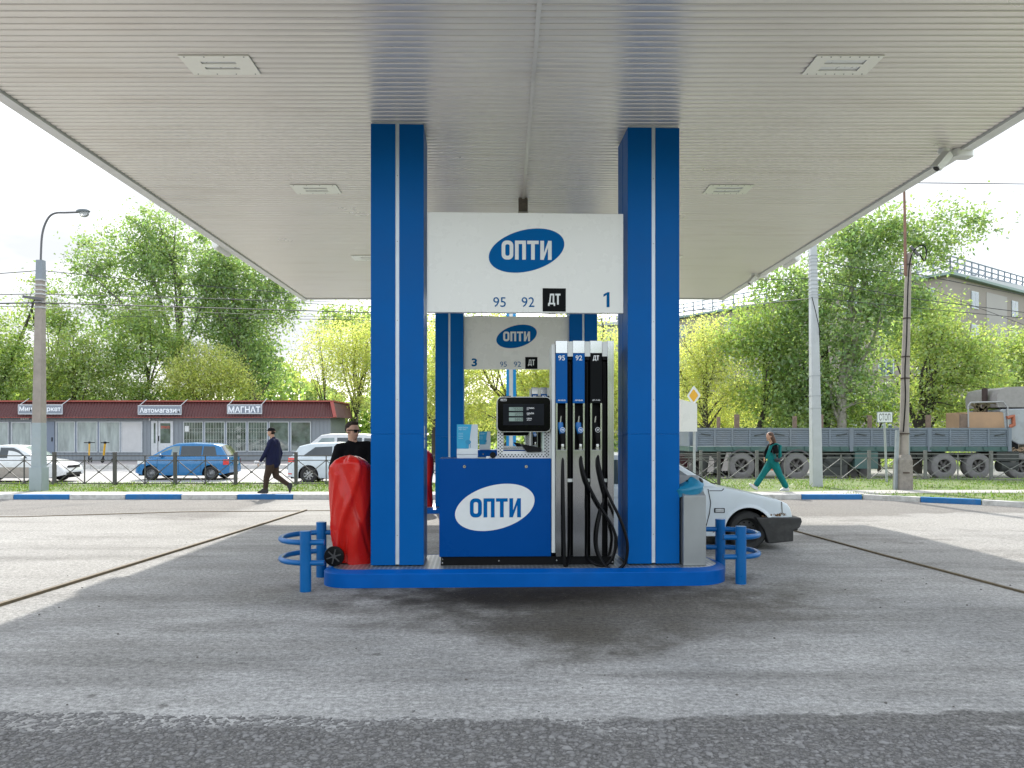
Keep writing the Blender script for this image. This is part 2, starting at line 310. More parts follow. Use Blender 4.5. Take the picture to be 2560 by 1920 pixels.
# kerb blocks painted blue and white by turns
def kerb():
    b = MB(); segs = []
    edges = [-60, -40, -27] + [(-1260 + 33 + 139.9*i)/97.4 for i in range(-6, 9)] + [7.64, 9.2]
    pts = [(x, 19.3) for x in edges] + [(10.24,18.5),(11.3,17.8),(12.1,16.9),(12.8,15.5),(13.3,14.0),(13.7,12.4)]
    blue0 = [i for i, x in enumerate(edges) if abs(x - (-1227/97.4)) < .01][0]
    for i in range(len(pts)-1):
        a, c = Vector((*pts[i], 0)), Vector((*pts[i+1], 0)); d = (c-a).normalized(); nn = Vector((-d.y, d.x, 0))
        if i < len(edges) - 1: bl = (i - blue0) % 2 == 0 and pts[i][0] < -3.9
        else: bl = False
        if abs(pts[i][0]-7.64) < .01: bl = True
        if abs(pts[i][0]-10.24) < .01: bl = True
        b.cur = 1 if bl else 0; g = .006
        q = [a + d*g, c - d*g, c - d*g + nn*.16, a + d*g + nn*.16]
        b.prism([(p.x, p.y) for p in q], 'z', -.05, .125 + .003*((i*7) % 3))
    o = b.build('kerb', [M_kw, M_kb], bev=.012); tag(o, kind='structure')
    b = MB(); b.box(-120,-2.3,24.4,24.55,-.28,.075)
    b.prism([(-2.3,24.4),(1,25.6),(6,26.9),(120,26.9),(120,27.05),(6,27.05),(1,25.75),(-2.3,24.55)], 'z', -.28, .075)
    tag(b.build('road_kerb', M_pave, bev=.01), kind='structure')
    b = MB()
    for i in range(90): b.box(-100+i*2.0, -98.02+i*2.0, 40.03, 40.2, -.28, .012)
    tag(b.build('far_kerb', M_kw, bev=.012), kind='structure')
kerb()
# grass blades on the verge
def grass():
    rng = np.random.default_rng(4); N = 26000
    x = np.concatenate([rng.uniform(-20, 1, N//2), rng.uniform(4, 20, N//2)])
    y = np.where(x < 2, rng.uniform(20.4, 24.3, N), rng.uniform(18.0, 26.6, N))
    keep = np.where(x < 2, True, ((y > 21.3) | ((y < 20.3) & (x > 9.5 + (19.3-y)*1.45) & (y > 16)))) & (np.sin(x*2.1+np.sin(y*3))*.5+rng.uniform(0,1,N) > .15)
    x, y = x[keep], y[keep]; n = len(x); tall = (rng.uniform(0,1,n) < .03) | ((np.abs(y-np.where(x<2,23.3,26.3)) < .25) & (rng.uniform(0,1,n) < .35))
    h = rng.uniform(.03, .075, n)*np.where(tall, 2.6, 1); w_ = rng.uniform(.006, .016, n)*np.where(tall, 1.2, 1.4); a = rng.uniform(0, 6.28, n); lx = rng.normal(0, .35, n)*h; ly = rng.normal(0, .35, n)*h
    v = np.zeros((n, 3, 3)); v[:,0] = np.stack([x-np.cos(a)*w_, y-np.sin(a)*w_, np.full(n,.09)], 1); v[:,1] = np.stack([x+np.cos(a)*w_, y+np.sin(a)*w_, np.full(n,.09)], 1); v[:,2] = np.stack([x+lx, y+ly, .09+h], 1)
    me = bpy.data.meshes.new('grass'); me.from_pydata(v.reshape(-1,3).tolist(), [], np.arange(3*n).reshape(-1,3).tolist())
    me.materials.append(leaf_mat('grass_blade', (.10, .17, .03), .45)); o = bpy.data.objects.new('grass', me); col.objects.link(o); tag(o, 'short spring grass with taller tufts along the fence foot', 'grass', kind='stuff')
def leaf_mat(name, c, tr=.5, hue=.04, val=.35):
    if name in _m: return _m[name]
    m = bpy.data.materials.new(name); _m[name] = m; m.use_nodes = True; n = m.node_tree; k = n.links.new; n.nodes.clear()
    g = n.nodes.new('ShaderNodeNewGeometry'); h = n.nodes.new('ShaderNodeHueSaturation'); h.inputs['Color'].default_value = (*c, 1)
    a = n.nodes.new('ShaderNodeMapRange'); a.inputs['To Min'].default_value = .5-hue; a.inputs['To Max'].default_value = .5+hue*.6; k(g.outputs['Random Per Island'], a.inputs[0]); k(a.outputs[0], h.inputs['Hue'])
    q = n.nodes.new('ShaderNodeMath'); q.operation = 'MULTIPLY'; q.inputs[1].default_value = 7.31; k(g.outputs['Random Per Island'], q.inputs[0]); q2 = n.nodes.new('ShaderNodeMath'); q2.operation = 'FRACT'; k(q.outputs[0], q2.inputs[0])
    e = n.nodes.new('ShaderNodeMapRange'); e.inputs['To Min'].default_value = 1-val; e.inputs['To Max'].default_value = 1+val; k(q2.outputs[0], e.inputs[0]); k(e.outputs[0], h.inputs['Value'])
    d = n.nodes.new('ShaderNodeBsdfDiffuse'); t = n.nodes.new('ShaderNodeBsdfTranslucent'); gl = n.nodes.new('ShaderNodeBsdfGlossy'); gl.inputs['Roughness'].default_value = .45; gl.inputs['Color'].default_value = (.7,.75,.7,1)
    k(h.outputs[0], d.inputs['Color']); tcx = n.nodes.new('ShaderNodeMixRGB'); tcx.blend_type = 'MULTIPLY'; tcx.inputs['Fac'].default_value = 1; tcx.inputs['Color2'].default_value = (1.85, 1.87, .95, 1); k(h.outputs[0], tcx.inputs['Color1']); k(tcx.outputs[0], t.inputs['Color'])
    m1 = n.nodes.new('ShaderNodeMixShader'); m1.inputs[0].default_value = tr; k(d.outputs[0], m1.inputs[1]); k(t.outputs[0], m1.inputs[2])
    m2 = n.nodes.new('ShaderNodeMixShader'); m2.inputs[0].default_value = .06; k(m1.outputs[0], m2.inputs[1]); k(gl.outputs[0], m2.inputs[2])
    o = n.nodes.new('ShaderNodeOutputMaterial'); k(m2.outputs[0], o.inputs[0]); return m
grass()
# the rough near strip: exposed stones in worn binder, pits coloured darker in place of shade
def rough():
    rng = np.random.default_rng(9); x0, x1, y0, y1, h = -3.25, 3.25, 3.55, 4.62, .0068; nx, ny = int((x1-x0)/h), int((y1-y0)/h); Z = np.full((ny, nx), -.004)
    for i in range(10500):
        cx, cy = rng.uniform(0, nx), rng.uniform(0, ny); r = rng.choice([.9, 1.3, 1.8, 2.4, 3.0], p=[.34,.34,.20,.09,.03]); a = rng.uniform(.6, 1.6); hh = rng.uniform(.003, .012)*(.5+r/3); k = int(r*1.6)+1
        ix, iy = int(cx), int(cy); xa, xb, ya, yb = max(0, ix-k), min(nx, ix+k+1), max(0, iy-k), min(ny, iy+k+1); X, Y = np.meshgrid(np.arange(xa, xb)-cx, np.arange(ya, yb)-cy); d = (X/r/a)**2+(Y/r*a)**2; Z[ya:yb, xa:xb] = np.maximum(Z[ya:yb, xa:xb], -.004+hh*np.clip(1-d, 0, 1)**.5)
    X, Y = np.meshgrid(x0+h*np.arange(nx), y0+h*np.arange(ny))
    def n1(s, seed): q = np.random.default_rng(seed); return sum(np.sin(X*q.uniform(.5,2.2)*s+q.uniform(0,6)+Y*q.uniform(-2,2)*s)*.5**(j*.3) for j in range(7))/3
    edge = 4.43-.05*X*.9+.035*n1(3, 1)+.018*n1(11, 2)
    fall = np.clip((Y-edge)/.05, 0, 1)+np.clip((n1(1.5, 5)+.35*n1(8, 6)-.85)/.2, 0, 1)
    tong = np.exp(-((X-1.14-(4.4-Y)*.35)/.085)**2); fall = fall+np.clip(tong*1.8-.8+.12*n1(9, 7), 0, 1)
    Z = Z+.0035-.012*np.clip(fall, 0, 1); V = np.stack([X, Y, Z], -1).reshape(-1, 3); i = np.arange(nx*ny).reshape(ny, nx); Fq = np.stack([i[:-1,:-1], i[:-1,1:], i[1:,1:], i[1:,:-1]], -1).reshape(-1, 4)
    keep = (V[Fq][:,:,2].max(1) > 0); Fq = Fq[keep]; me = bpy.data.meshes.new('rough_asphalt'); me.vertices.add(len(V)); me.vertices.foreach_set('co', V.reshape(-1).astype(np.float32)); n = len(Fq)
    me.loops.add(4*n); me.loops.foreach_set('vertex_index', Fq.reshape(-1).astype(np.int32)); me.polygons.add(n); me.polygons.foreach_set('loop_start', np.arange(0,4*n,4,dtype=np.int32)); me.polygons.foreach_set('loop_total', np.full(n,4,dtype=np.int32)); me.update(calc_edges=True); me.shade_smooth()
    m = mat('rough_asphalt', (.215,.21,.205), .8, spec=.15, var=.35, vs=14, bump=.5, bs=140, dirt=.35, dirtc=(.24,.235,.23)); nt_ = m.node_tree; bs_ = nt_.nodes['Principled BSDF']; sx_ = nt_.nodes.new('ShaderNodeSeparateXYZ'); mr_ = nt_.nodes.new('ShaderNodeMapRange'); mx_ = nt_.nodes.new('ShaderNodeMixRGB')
    mr_.inputs['From Min'].default_value = .0; mr_.inputs['From Max'].default_value = .006; mx_.inputs['Color1'].default_value = (.10,.096,.092,1); nt_.links.new(nt_.nodes['Texture Coordinate'].outputs['Object'], sx_.inputs[0]); nt_.links.new(sx_.outputs[2], mr_.inputs[0]); nt_.links.new(mr_.outputs[0], mx_.inputs['Fac']); nt_.links.new(bs_.inputs['Base Color'].links[0].from_socket, mx_.inputs['Color2']); nt_.links.new(mx_.outputs[0], bs_.inputs['Base Color']); me.materials.append(m); o = bpy.data.objects.new('asphalt_strip', me); col.objects.link(o); tag(o, kind='structure')  # low spots darkened by height so the relief reads under flat light
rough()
# pebbles and bits lying on the concrete
b = MB(); rng = random.Random(3)
for i in range(150):
    yy = rng.uniform(3.9, 9) if i < 110 else rng.uniform(9, 18); xx = rng.uniform(-.68, .7)*yy; r = rng.choice([.006,.008,.01,.014,.02])
    if abs(xx) < 2.9 and 8.1 < yy < 9.9: continue
    r *= .55; b.ell((xx, yy, r*.4), (r, r*rng.uniform(.6,1), r*.6), 6, 4)
tag(b.build('pebbles', mat('pebble', (.12,.11,.10), .8, var=.4, vs=30)), 'small dark pebbles and grit scattered on the concrete', 'pebbles', kind='stuff')
# ---------------------------------------------------------------- canopy
CX0, CX1, CY0, CY1, ZC = -5.18, 5.66, 5.72, 19.7, 5.24
def soffit_mat():
    m = mat('soffit_paint', (.90, .855, .80), .33, metal=.5, spec=.5, var=.02, vs=.6)
    n = m.node_tree; k = n.links.new; b = n.nodes['Principled BSDF']; t = n.nodes['Texture Coordinate']
    mp = n.nodes.new('ShaderNodeMapping'); mp.inputs['Scale'].default_value = (.5, 3.0, 1); k(t.outputs['Object'], mp.inputs[0])
    z = n.nodes.new('ShaderNodeTexNoise'); z.inputs['Scale'].default_value = 1.1; z.inputs['Detail'].default_value = 5; z.inputs['Roughness'].default_value = .5; k(mp.outputs[0], z.inputs['Vector'])
    r = n.nodes.new('ShaderNodeMapRange'); r.inputs['From Min'].default_value = .50; r.inputs['From Max'].default_value = .66; r.inputs['To Max'].default_value = .25; k(z.outputs[0], r.inputs[0])
    z2 = n.nodes.new('ShaderNodeTexNoise'); z2.inputs['Scale'].default_value = .33; z2.inputs['Detail'].default_value = 3; k(t.outputs['Object'], z2.inputs['Vector'])
    r2 = n.nodes.new('ShaderNodeMapRange'); r2.inputs['From Min'].default_value = .38; r2.inputs['From Max'].default_value = .6; k(z2.outputs[0], r2.inputs[0])
    q = n.nodes.new('ShaderNodeMath'); q.operation = 'MULTIPLY'; k(r.outputs[0], q.inputs[0]); k(r2.outputs[0], q.inputs[1])
    old = b.inputs['Base Color'].links[0].from_socket
    mx = n.nodes.new('ShaderNodeMixRGB'); mx.inputs['Color2'].default_value = (.62, .54, .46, 1); k(q.outputs[0], mx.inputs['Fac']); k(old, mx.inputs['Color1']); k(mx.outputs[0], b.inputs['Base Color'])
    return m
M_soff = soffit_mat()
M_white = mat('white_paint', (.84, .84, .82), .45, var=.05, vs=4, dirt=.15, dirtc=(.45,.42,.38))
M_alu = mat('pale_aluminium', (.66, .68, .69), .35, metal=.35, var=.05, vs=5)
M_dark = mat('black_plastic', (.008, .008, .009), .4,spec=.25, var=.2, vs=10)
M_blk = mat('black_paint', (.004, .004, .005), .6, spec=.12, var=.2, vs=10)
M_rubber = mat('black_rubber', (.004, .004, .005), .4, spec=.14, var=.25, vs=12)
M_blue = mat('blue_enamel', (.0, .095, .345), .36, spec=.08, var=.07, vs=1.2, bump=.03, bs=1.5, dirt=.14, dirtc=(.02,.10,.24))
M_blue2 = mat('deep_blue_enamel', (.0, .056, .25), .30, spec=.07, var=.05, vs=1.5)
M_steel = mat('brushed_steel', (.34, .35, .37), .11, metal=1, var=.05, vs=2)
M_chrome = mat('bright_metal', (.34, .34, .34), .25, metal=1, var=.08, vs=20)
M_grey = mat('grey_steel', (.30, .315, .325), .42, metal=.5, var=.1, vs=2, dirt=.15, dirtc=(.3,.3,.3))
M_sign = mat('sign_panel', (.72, .72, .70), .28, spec=.5, var=.015, vs=2)
M_logo = mat('logo_blue', (.0, .100, .32), .6, spec=.06, var=.05); M_logow = mat('logo_white', (.66, .68, .69), .45, var=.04)
M_black = mat('label_black', (.008, .009, .010), .7, spec=.06, var=.1)
cn = thing('canopy', 'large white slatted filling station canopy on blue columns over the pumps', 'canopy', (0,0,ZC))
b = MB(); y = CY0; p = .0985; i = 0
while y < CY1 - .02:                    # slats: shallow trays with a slot between each two
    y1 = min(y + p, CY1); g = .008
    b.prism([(y+g,.012),(y+g+.004,.002),(y+.03,-.0005 - .001*(i % 2)),(y1-.03,-.0005),(y1-g-.004,.002),(y1-g,.012)], 'x', CX0, CX1)
    y = y1; i += 1
b.build('soffit', M_soff, cn)
b = MB(); b.box(CX0-.03,CX1+.03,CY0-.03,CY1+.03,.016,.6); b.build('deck', mat('dark_void', (.06,.058,.055), .9), cn)
b = MB(); E = .155
b.box(CX0-E,CX0-.012,CY0-E,CY1+E,-.03,.85); b.box(CX1+.012,CX1+E,CY0-E,CY1+E,-.03,.85)
b.box(CX0-.012,CX1+.012,CY0-E,CY0-.012,-.03,.85); b.box(CX0-.012,CX1+.012,CY1+.012,CY1+.09,-.03,.85)
b.build('fascia', M_white, cn)
b = MB(); b.box(.27,.31,CY0,11.3,-.016,-.003); b.build('joint_strip', M_soff, cn)
# flush lamps, all off
M_lamp = mat('lamp_plate', (.98, .97, .90), .33, metal=.5, var=.02); M_lens = mat('lamp_lens', (.92, .94, .92), .3, metal=.3, var=.02)
def lamp_led(name, label, x0, x1, y0, y1, led):
    t = thing(name, label, 'ceiling lamp', ((x0+x1)/2, (y0+y1)/2, ZC), 0, 'lamps set flush in the canopy')
    w_, d = (x1-x0)/2, (y1-y0)/2; sx = (.6 if led else .5)*w_; s1, s2 = (.12*d, .58*d) if led else (.16*d, .42*d)
    b = MB(); z0, z1 = -.014, -.004
    b.box(-w_,w_,-d,-s2,z0,z1); b.box(-w_,w_,s2,d,z0,z1); b.box(-w_,w_,-s1,s1,z0,z1)
    for a, c in ((-s2,-s1),(s1,s2)): b.box(-w_,-sx,a,c,z0,z1); b.box(sx,w_,a,c,z0,z1)
    nb0 = len(b.f); M2 = mat('rivet_grey', (.3,.3,.29), .5); b.cur = 1
    for i in range(7 if led else 4):
        for yy in (-d*.9, d*.9): b.cyl((-w_*.85+1.7*w_*i/(6 if led else 3), yy, -.0165), (-w_*.85+1.7*w_*i/(6 if led else 3), yy, -.0142), .007, n=8)
    b.build('plate', [M_lamp, M2], t)
    for a, c in ((-s2,-s1),(s1,s2)):
        q = MB(); q.box(-sx+.002,sx-.002,a+.002,c-.002,-.002,.03); q.build('lens', M_lens, t)
for i, (ya, yb) in enumerate(((7.03,7.40),(10.69,11.09),(14.95,15.38),(18.6,19.05))):
    nm = ['nearest', 'second', 'third', 'farthest'][i]
    lamp_led('canopy_lamp', f'cream canopy lamp with two thin slots, {nm} of the left row', -3.05, -2.39, ya, yb, False)
    lamp_led('canopy_lamp', f'riveted white canopy lamp with two wide lenses, {nm} of the right row', 2.93, 3.56, ya, yb, True)
# security cameras under the edge
def seccam(label, x, y, k=1.):
    t = thing('security_camera', label, 'camera', (x, y, ZC), R(0), 'white cameras under the canopy edge')
    b = MB(); b.cyl((0,0,0),(0,0,-.045*k),.075*k,.06*k); b.cyl((0,0,-.045*k),(-.01,-.02*k,-.11*k),.025*k,n=10); b.build('mount', M_white, t, 40)
    b = MB(); M = Matrix.Translation((-.05*k,-.08*k,-.15*k)) @ Euler((R(25),R(-50),0)).to_matrix().to_4x4(); b.box(-.14*k,.1*k,-.045*k,.045*k,-.045*k,.045*k); b.box(-.16*k,.08*k,-.055*k,.055*k,.046*k,.058*k); b.move(M); b.build('housing', M_white, t, bev=.012)
    b = MB(); b.cyl((-.142*k,0,0),(-.15*k,0,0),.038*k); b.move(M); b.build('lens', M_dark, t)
    b = MB(); b.prism([(q[0]+.1*k,q[1]-.08*k) for q in rrect(.24*k,.16*k,.04*k)], 'z', -.1*k, -.0); b.build('junction_box', M_white, t, bev=.008)
seccam('white bullet camera beside a junction box near the front right canopy corner', 5.5, 9.4)
seccam('small white bullet camera with junction box near the far right canopy corner', 5.55, 16.7, .9)
def flood(label, x, y, s):
    b = MB(); b.prism([(0,0),(.0,-.27),(s*.06,-.31),(s*.12,-.29),(s*.15,-.16),(s*.10,.0)], 'y', -.34, .34); o = b.build('fascia_floodlight', M_white, bev=.03); o.location = (x, y, 5.45); tag(o, label, 'floodlight', 'floodlights on the canopy edge')
flood('pale curved floodlight hung outside the left canopy edge', CX0-E, 14.4, -1); flood('pale curved floodlight hung outside the right canopy edge', CX1+E, 15.4, 1)
# hanging sensor
t = thing('ceiling_loudspeaker', 'small brown weathered horn with slotted grille hanging above the white price board', 'loudspeaker', (.288, 11.35, ZC))
b = MB(); b.box(-.07,.07,-.05,.09,-.2,-.0); b.cyl((0,-.05,-.13),(0,-.09,-.13),.035,.05,12); b.build('housing', mat('weathered_brown', (.17,.14,.115), .7, var=.3, vs=15), t, bev=.01)
b = MB(); b.box(-.075,.075,-.06,.1,-.42,-.21); b.build('grille', mat('grille_beige', (.45,.42,.37), .6), t)
b = MB()
for i in range(5): b.box(-.055+i*.025,-.045+i*.025,-.066,-.058,-.40,-.24)
b.build('slot', mat('slot_brown', (.10,.08,.06), .7), t)
# cable covers on the ground beside the canopy
def strip(name, label, pts, w_, h):
    b = MB()
    for a, c in zip(pts[:-1], pts[1:]): b.bar((*a, h/2), (*c, h/2), w_, h)
    tag(b.build(name, mat('rusty_steel', (.13,.10,.06), .7, var=.3, vs=12)), label, 'drain channel')
strip('drain_channel', 'long brownish steel drain strip across the concrete left of the pumps', [(-5.3,2.0),(-4.96,7.4),(-4.62,12.0),(-4.34,16.5)], .05, .03)
strip('drain_channel', 'thin dark steel drain strip across the concrete right of the pumps', [(6.3,0.5),(5.53,8.0),(5.25,10.6),(5.02,13.2),(4.85,15.5)], .035, .022)
strip('drain_channel', 'faint thin drain strip crossing the sunlit concrete toward the shop', [(-40,15.1),(-9.8,15.25),(-6.9,16.2),(-4.0,16.45),(-.5,16.6)], .035, .014)
# ---------------------------------------------------------------- the pump island; everything in a frame whose y = 0 is the front kerb
class Isl:
    def __init__(s, x, y, z, a): s.o = Vector((x, y, z)); s.a = R(a); s.R = Matrix.Rotation(s.a, 3, 'Z'); s.Ri = s.R.transposed()
    def w(s, x, y, z=0): return tuple(s.o + s.R @ Vector((x, y, z)))
    def p(s, px, py, d):                # photo pixel -> (x, z) on the plane y = d of this frame
        c = s.Ri @ (Vector((0, 0, CZ)) - s.o); r = s.Ri @ Vector(((px-HX)/F, 1, (HY-py)/F)); t = (d - c.y)/r.y; q = c + r*t
        return q.x, q.z
I1 = Isl(0, 8.3, 0, 2.0); I2 = Isl(0, 15.9, -.07, .8)
ZP = .185
def outline(x0, x1, y0, y1, rl, rr, ins=0):
    x0 += ins; x1 -= ins; y0 += ins; y1 -= ins; rl = max(.02, rl-ins); rr = max(.02, rr-ins); o = []
    for cx, cy, r, a0 in ((x1-rr, y1-rr, rr, 0), (x0+rl, y1-rl, rl, 90), (x0+rl, y0+rl, rl, 180), (x1-rr, y0+rr, rr, 270)):
        for i in range(13): a = R(a0+90*i/12); o.append((cx+r*math.cos(a), cy+r*math.sin(a)))
    return o
def plate_mat():
    m = mat('checker_plate', (.40, .42, .43), .38, metal=.8, var=.15, vs=3, dirt=.3, dirtc=(.2,.2,.19)); n = m.node_tree; k = n.links.new; b = n.nodes['Principled BSDF']; t = n.nodes['Texture Coordinate']
    sx = n.nodes.new('ShaderNodeSeparateXYZ'); k(t.outputs['Object'], sx.inputs[0])
    def ma(op, a, c=0.):
        q = n.nodes.new('ShaderNodeMath'); q.operation = op
        for i, u in enumerate((a, c)):
            if isinstance(u, (int, float)): q.inputs[i].default_value = u
            else: k(u, q.inputs[i])
        return q.outputs[0]
    s = 62.
    u = ma('SINE', ma('MULTIPLY', ma('ADD', sx.outputs[0], sx.outputs[1]), s)); v = ma('SINE', ma('MULTIPLY', ma('SUBTRACT', sx.outputs[0], sx.outputs[1]), s))
    h = ma('GREATER_THAN', ma('MULTIPLY', u, v), .42); bp = n.nodes.new('ShaderNodeBump'); bp.inputs['Strength'].default_value = .8; bp.inputs['Distance'].default_value = .004; k(h, bp.inputs['Height']); k(bp.outputs[0], b.inputs['Normal'])
    old = b.inputs['Base Color'].links[0].from_socket; mx = n.nodes.new('ShaderNodeMixRGB'); mx.inputs['Color2'].default_value = (.72,.73,.74,1); k(h, mx.inputs['Fac']); k(old, mx.inputs['Color1']); k(mx.outputs[0], b.inputs['Base Color'])
    return m
M_plate = plate_mat()
def island(I, label):
    t = thing('pump_island', label, 'pump island', tuple(I.o), I.a, 'raised blue pump islands')
    A = (-2.03, 2.60, 0, 1.22, .32, .48); n = 52
    rows = [[(*p, z) for p in outline(*A, ins)] for ins, z in ((.0,-.02),(.0,.148),(.006,.157),(.085,.185),(.10,.187),(.103,.178))]
    b = MB(); b.grid(rows, True); b.build('kerb', mat('kerb_enamel', (.0, .092, .38), .38, spec=.12, var=.1, vs=3, dirt=.12, dirtc=(.03,.10,.22)), t, 25)
    b = MB(); b.face([(*p, ZP-.001) for p in outline(*A, .101)]); b.build('checker_plate', M_plate, t)
    return t
island(I1, 'near pump island with blue kerb and studded steel plate top, carrying pump 1'); island(I2, 'far pump island with blue kerb, mostly hidden behind the near pump')
# columns: four corner cassettes round a pale core
def column(I, x, d, label, h=5.22):
    t = thing('canopy_column', label, 'column', I.w(x, d+.3, ZP), I.a, 'blue clad canopy columns')
    s = .30; c = s-.012; g = .022; b = MB(); b.box(-c,c,-c,c,.02,h-ZP+.02)
    for z in (1.55, 4.42): pass
    b.build('strip', mat('column_strip', (.55,.60,.66), .4, metal=.3, var=.05), t)
    for sx_ in (-1, 1):
        for sy in (-1, 1):
            b = MB()
            for z0, z1 in ((.012, 1.5045), (1.5055, h-ZP)):
                P_ = [(sx_*g, sy*s), (sx_*s, sy*s), (sx_*s, sy*.007), (sx_*(s-.014), sy*.007), (sx_*(s-.014), sy*(s-.014)), (sx_*g, sy*(s-.014))]
                b.prism(P_, 'z', z0, z1)
            b.build('cladding', M_blue, t, bev=.003, seg=1)
    for z in (.35, 1.2, 1.9, 2.8, 3.7, 4.45): b = MB(); b.cyl((0,-c-.004,z),(0,-c+.002,z),.006,n=8); b.build('screw', M_grey, t)
    if x < 0 and d == .30: b = MB(); b.box(s+.0005,s+.002,-.24,-.12,1.46,1.60); b.box(s+.0005,s+.002,-.24,-.12,1.34,1.44); b.build('notice_sticker', M_logow, t)
column(I1, -1.205, .30, 'near left blue canopy column with white centre strip, beside the red covered trolley')
column(I1, 1.735, .30, 'near right blue canopy column with white centre strip, beside the grey waste bin')
column(I2, -1.17, .25, 'far left blue canopy column, seen behind the dispenser cabinet')
column(I2, 1.71, .25, 'far right blue canopy column, seen above the hose tower')
# price boards between the columns
def board(I, d, px0, px1, py0, py1, lc, text_box, nums, dtb, dtt, big, label):
    x0, z1 = I.p(px0, py0, d); x1, _ = I.p(px1, py0, d); _, z0 = I.p(px0, py1, d); xc = (x0+x1)/2
    t = thing('price_board', label, 'price board', I.w(xc, d, z0), I.a, 'white boards between the columns')
    w_, h = (x1-x0)/2, z1-z0
    b = MB(); b.box(-w_,w_,0,.07,0,h); b.build('panel', M_sign, t, bev=.006)
    def q(px, py): a, z = I.p(px, py, d); return a-xc, z-z0
    cx, cz = q(lc[0], lc[1]); k = (q(lc[0]+1, 0)[0] - q(lc[0], 0)[0])
    b = MB(); ellipse(b, cx, cz, lc[2]*k, lc[3]*k, 14.5, -.003); e = b.build('oval_emblem', M_logo, t)
    b = MB(); a0 = q(text_box[0], text_box[3]); a1 = q(text_box[2], text_box[1]); opti(b, a0[0], a1[0], a0[1], a1[1], -.006); b.build('lettering', M_logow, e)
    for s, bx, bold in nums + [big]:
        a0 = q(bx[0], bx[3]); a1 = q(bx[2], bx[1]); b = MB()
        if s == '1':
            w1, h1 = a1[0]-a0[0], a1[1]-a0[1]; b.face([(a0[0]+w1*f, -.003, a0[1]+h1*g) for f, g in ((.52,0),(1,0),(1,1),(.62,1),(.52,.95))]); b.face([(a0[0]+w1*f, -.003, a0[1]+h1*g) for f, g in ((0,.68),(.52,.82),(.52,.95),(.5,.97),(0,.85))])
        else: add_text(b, s, a0[0], a1[0], a0[1], a1[1], -.003, bold)
        b.build('number', mat('number_blue', (.0,.10,.28), .7, spec=.06, var=.04), t)
    a0 = q(dtb[0], dtb[3]); a1 = q(dtb[2], dtb[1]); b = MB(); b.face([(a0[0],-.003,a0[1]),(a1[0],-.003,a0[1]),(a1[0],-.003,a1[1]),(a0[0],-.003,a1[1])]); e = b.build('fuel_square', M_black, t)
    a0 = q(dtt[0], dtt[3]); a1 = q(dtt[2], dtt[1]); b = MB(); dt(b, a0[0], a1[0], a0[1], a1[1], -.006); b.build('lettering', M_logow, e)
board(I1, .34, 1067.5, 1558.5, 529.5, 780.5, (1316.5,626.5,96.7,51.6), (1254,602.5,1379,649), [('95',(1233,743,1264.6,767.5),.0),('92',(1304,743,1336,767.5),.0)],
      (1356.5,721,1414.5,778.8), (1370,734.5,1401,765), ('1',(1508.5,730.5,1523.8,768),.03), 'large white board with blue oval, fuel names and the number 1 between the near columns')
board(I2, .34, 1159, 1423, 791, 923, (1291.5,841,51.8,27.3), (1258,829,1325,853), [('95',(1250,904,1267,917),.0),('92',(1284.5,904,1302.5,917),.0)],
      (1313,892.5,1343.7,922.3), (1320,899,1337,915), ('3',(1179,896,1192.8,916),.03), 'smaller looking far white board with blue oval and the number 3')
# ---------------------------------------------------------------- dispenser
def seg7(b, s, x0, z0, w_, h, y):
    S = {'0':'abcdef','1':'bc','2':'abdeg','3':'abcdg','4':'bcfg','5':'acdfg','6':'acdefg','7':'abc','8':'abcdefg','9':'abcdfg'}; t = h*.11; p = w_*1.0; i = 0
    for ch in s:
        X = x0+i*p; cw = w_*.62
        B = {'a':(0,cw,h-t,h),'g':(0,cw,h/2-t/2,h/2+t/2),'d':(0,cw,0,t),'f':(-t*.2,t*.8,h/2+t*.6,h-t*1.1),'b':(cw-t*.8,cw+t*.2,h/2+t*.6,h-t*1.1),'e':(-t*.2,t*.8,t*1.1,h/2-t*.6),'c':(cw-t*.8,cw+t*.2,t*1.1,h/2-t*.6)}
        for k in S[ch]: a = B[k]; sk = lambda z: (z/h)*t*.9; b.face([(X+a[0]+sk(a[2]),y,z0+a[2]),(X+a[1]+sk(a[2]),y,z0+a[2]),(X+a[1]+sk(a[3]),y,z0+a[3]),(X+a[0]+sk(a[3]),y,z0+a[3])])
        i += 1
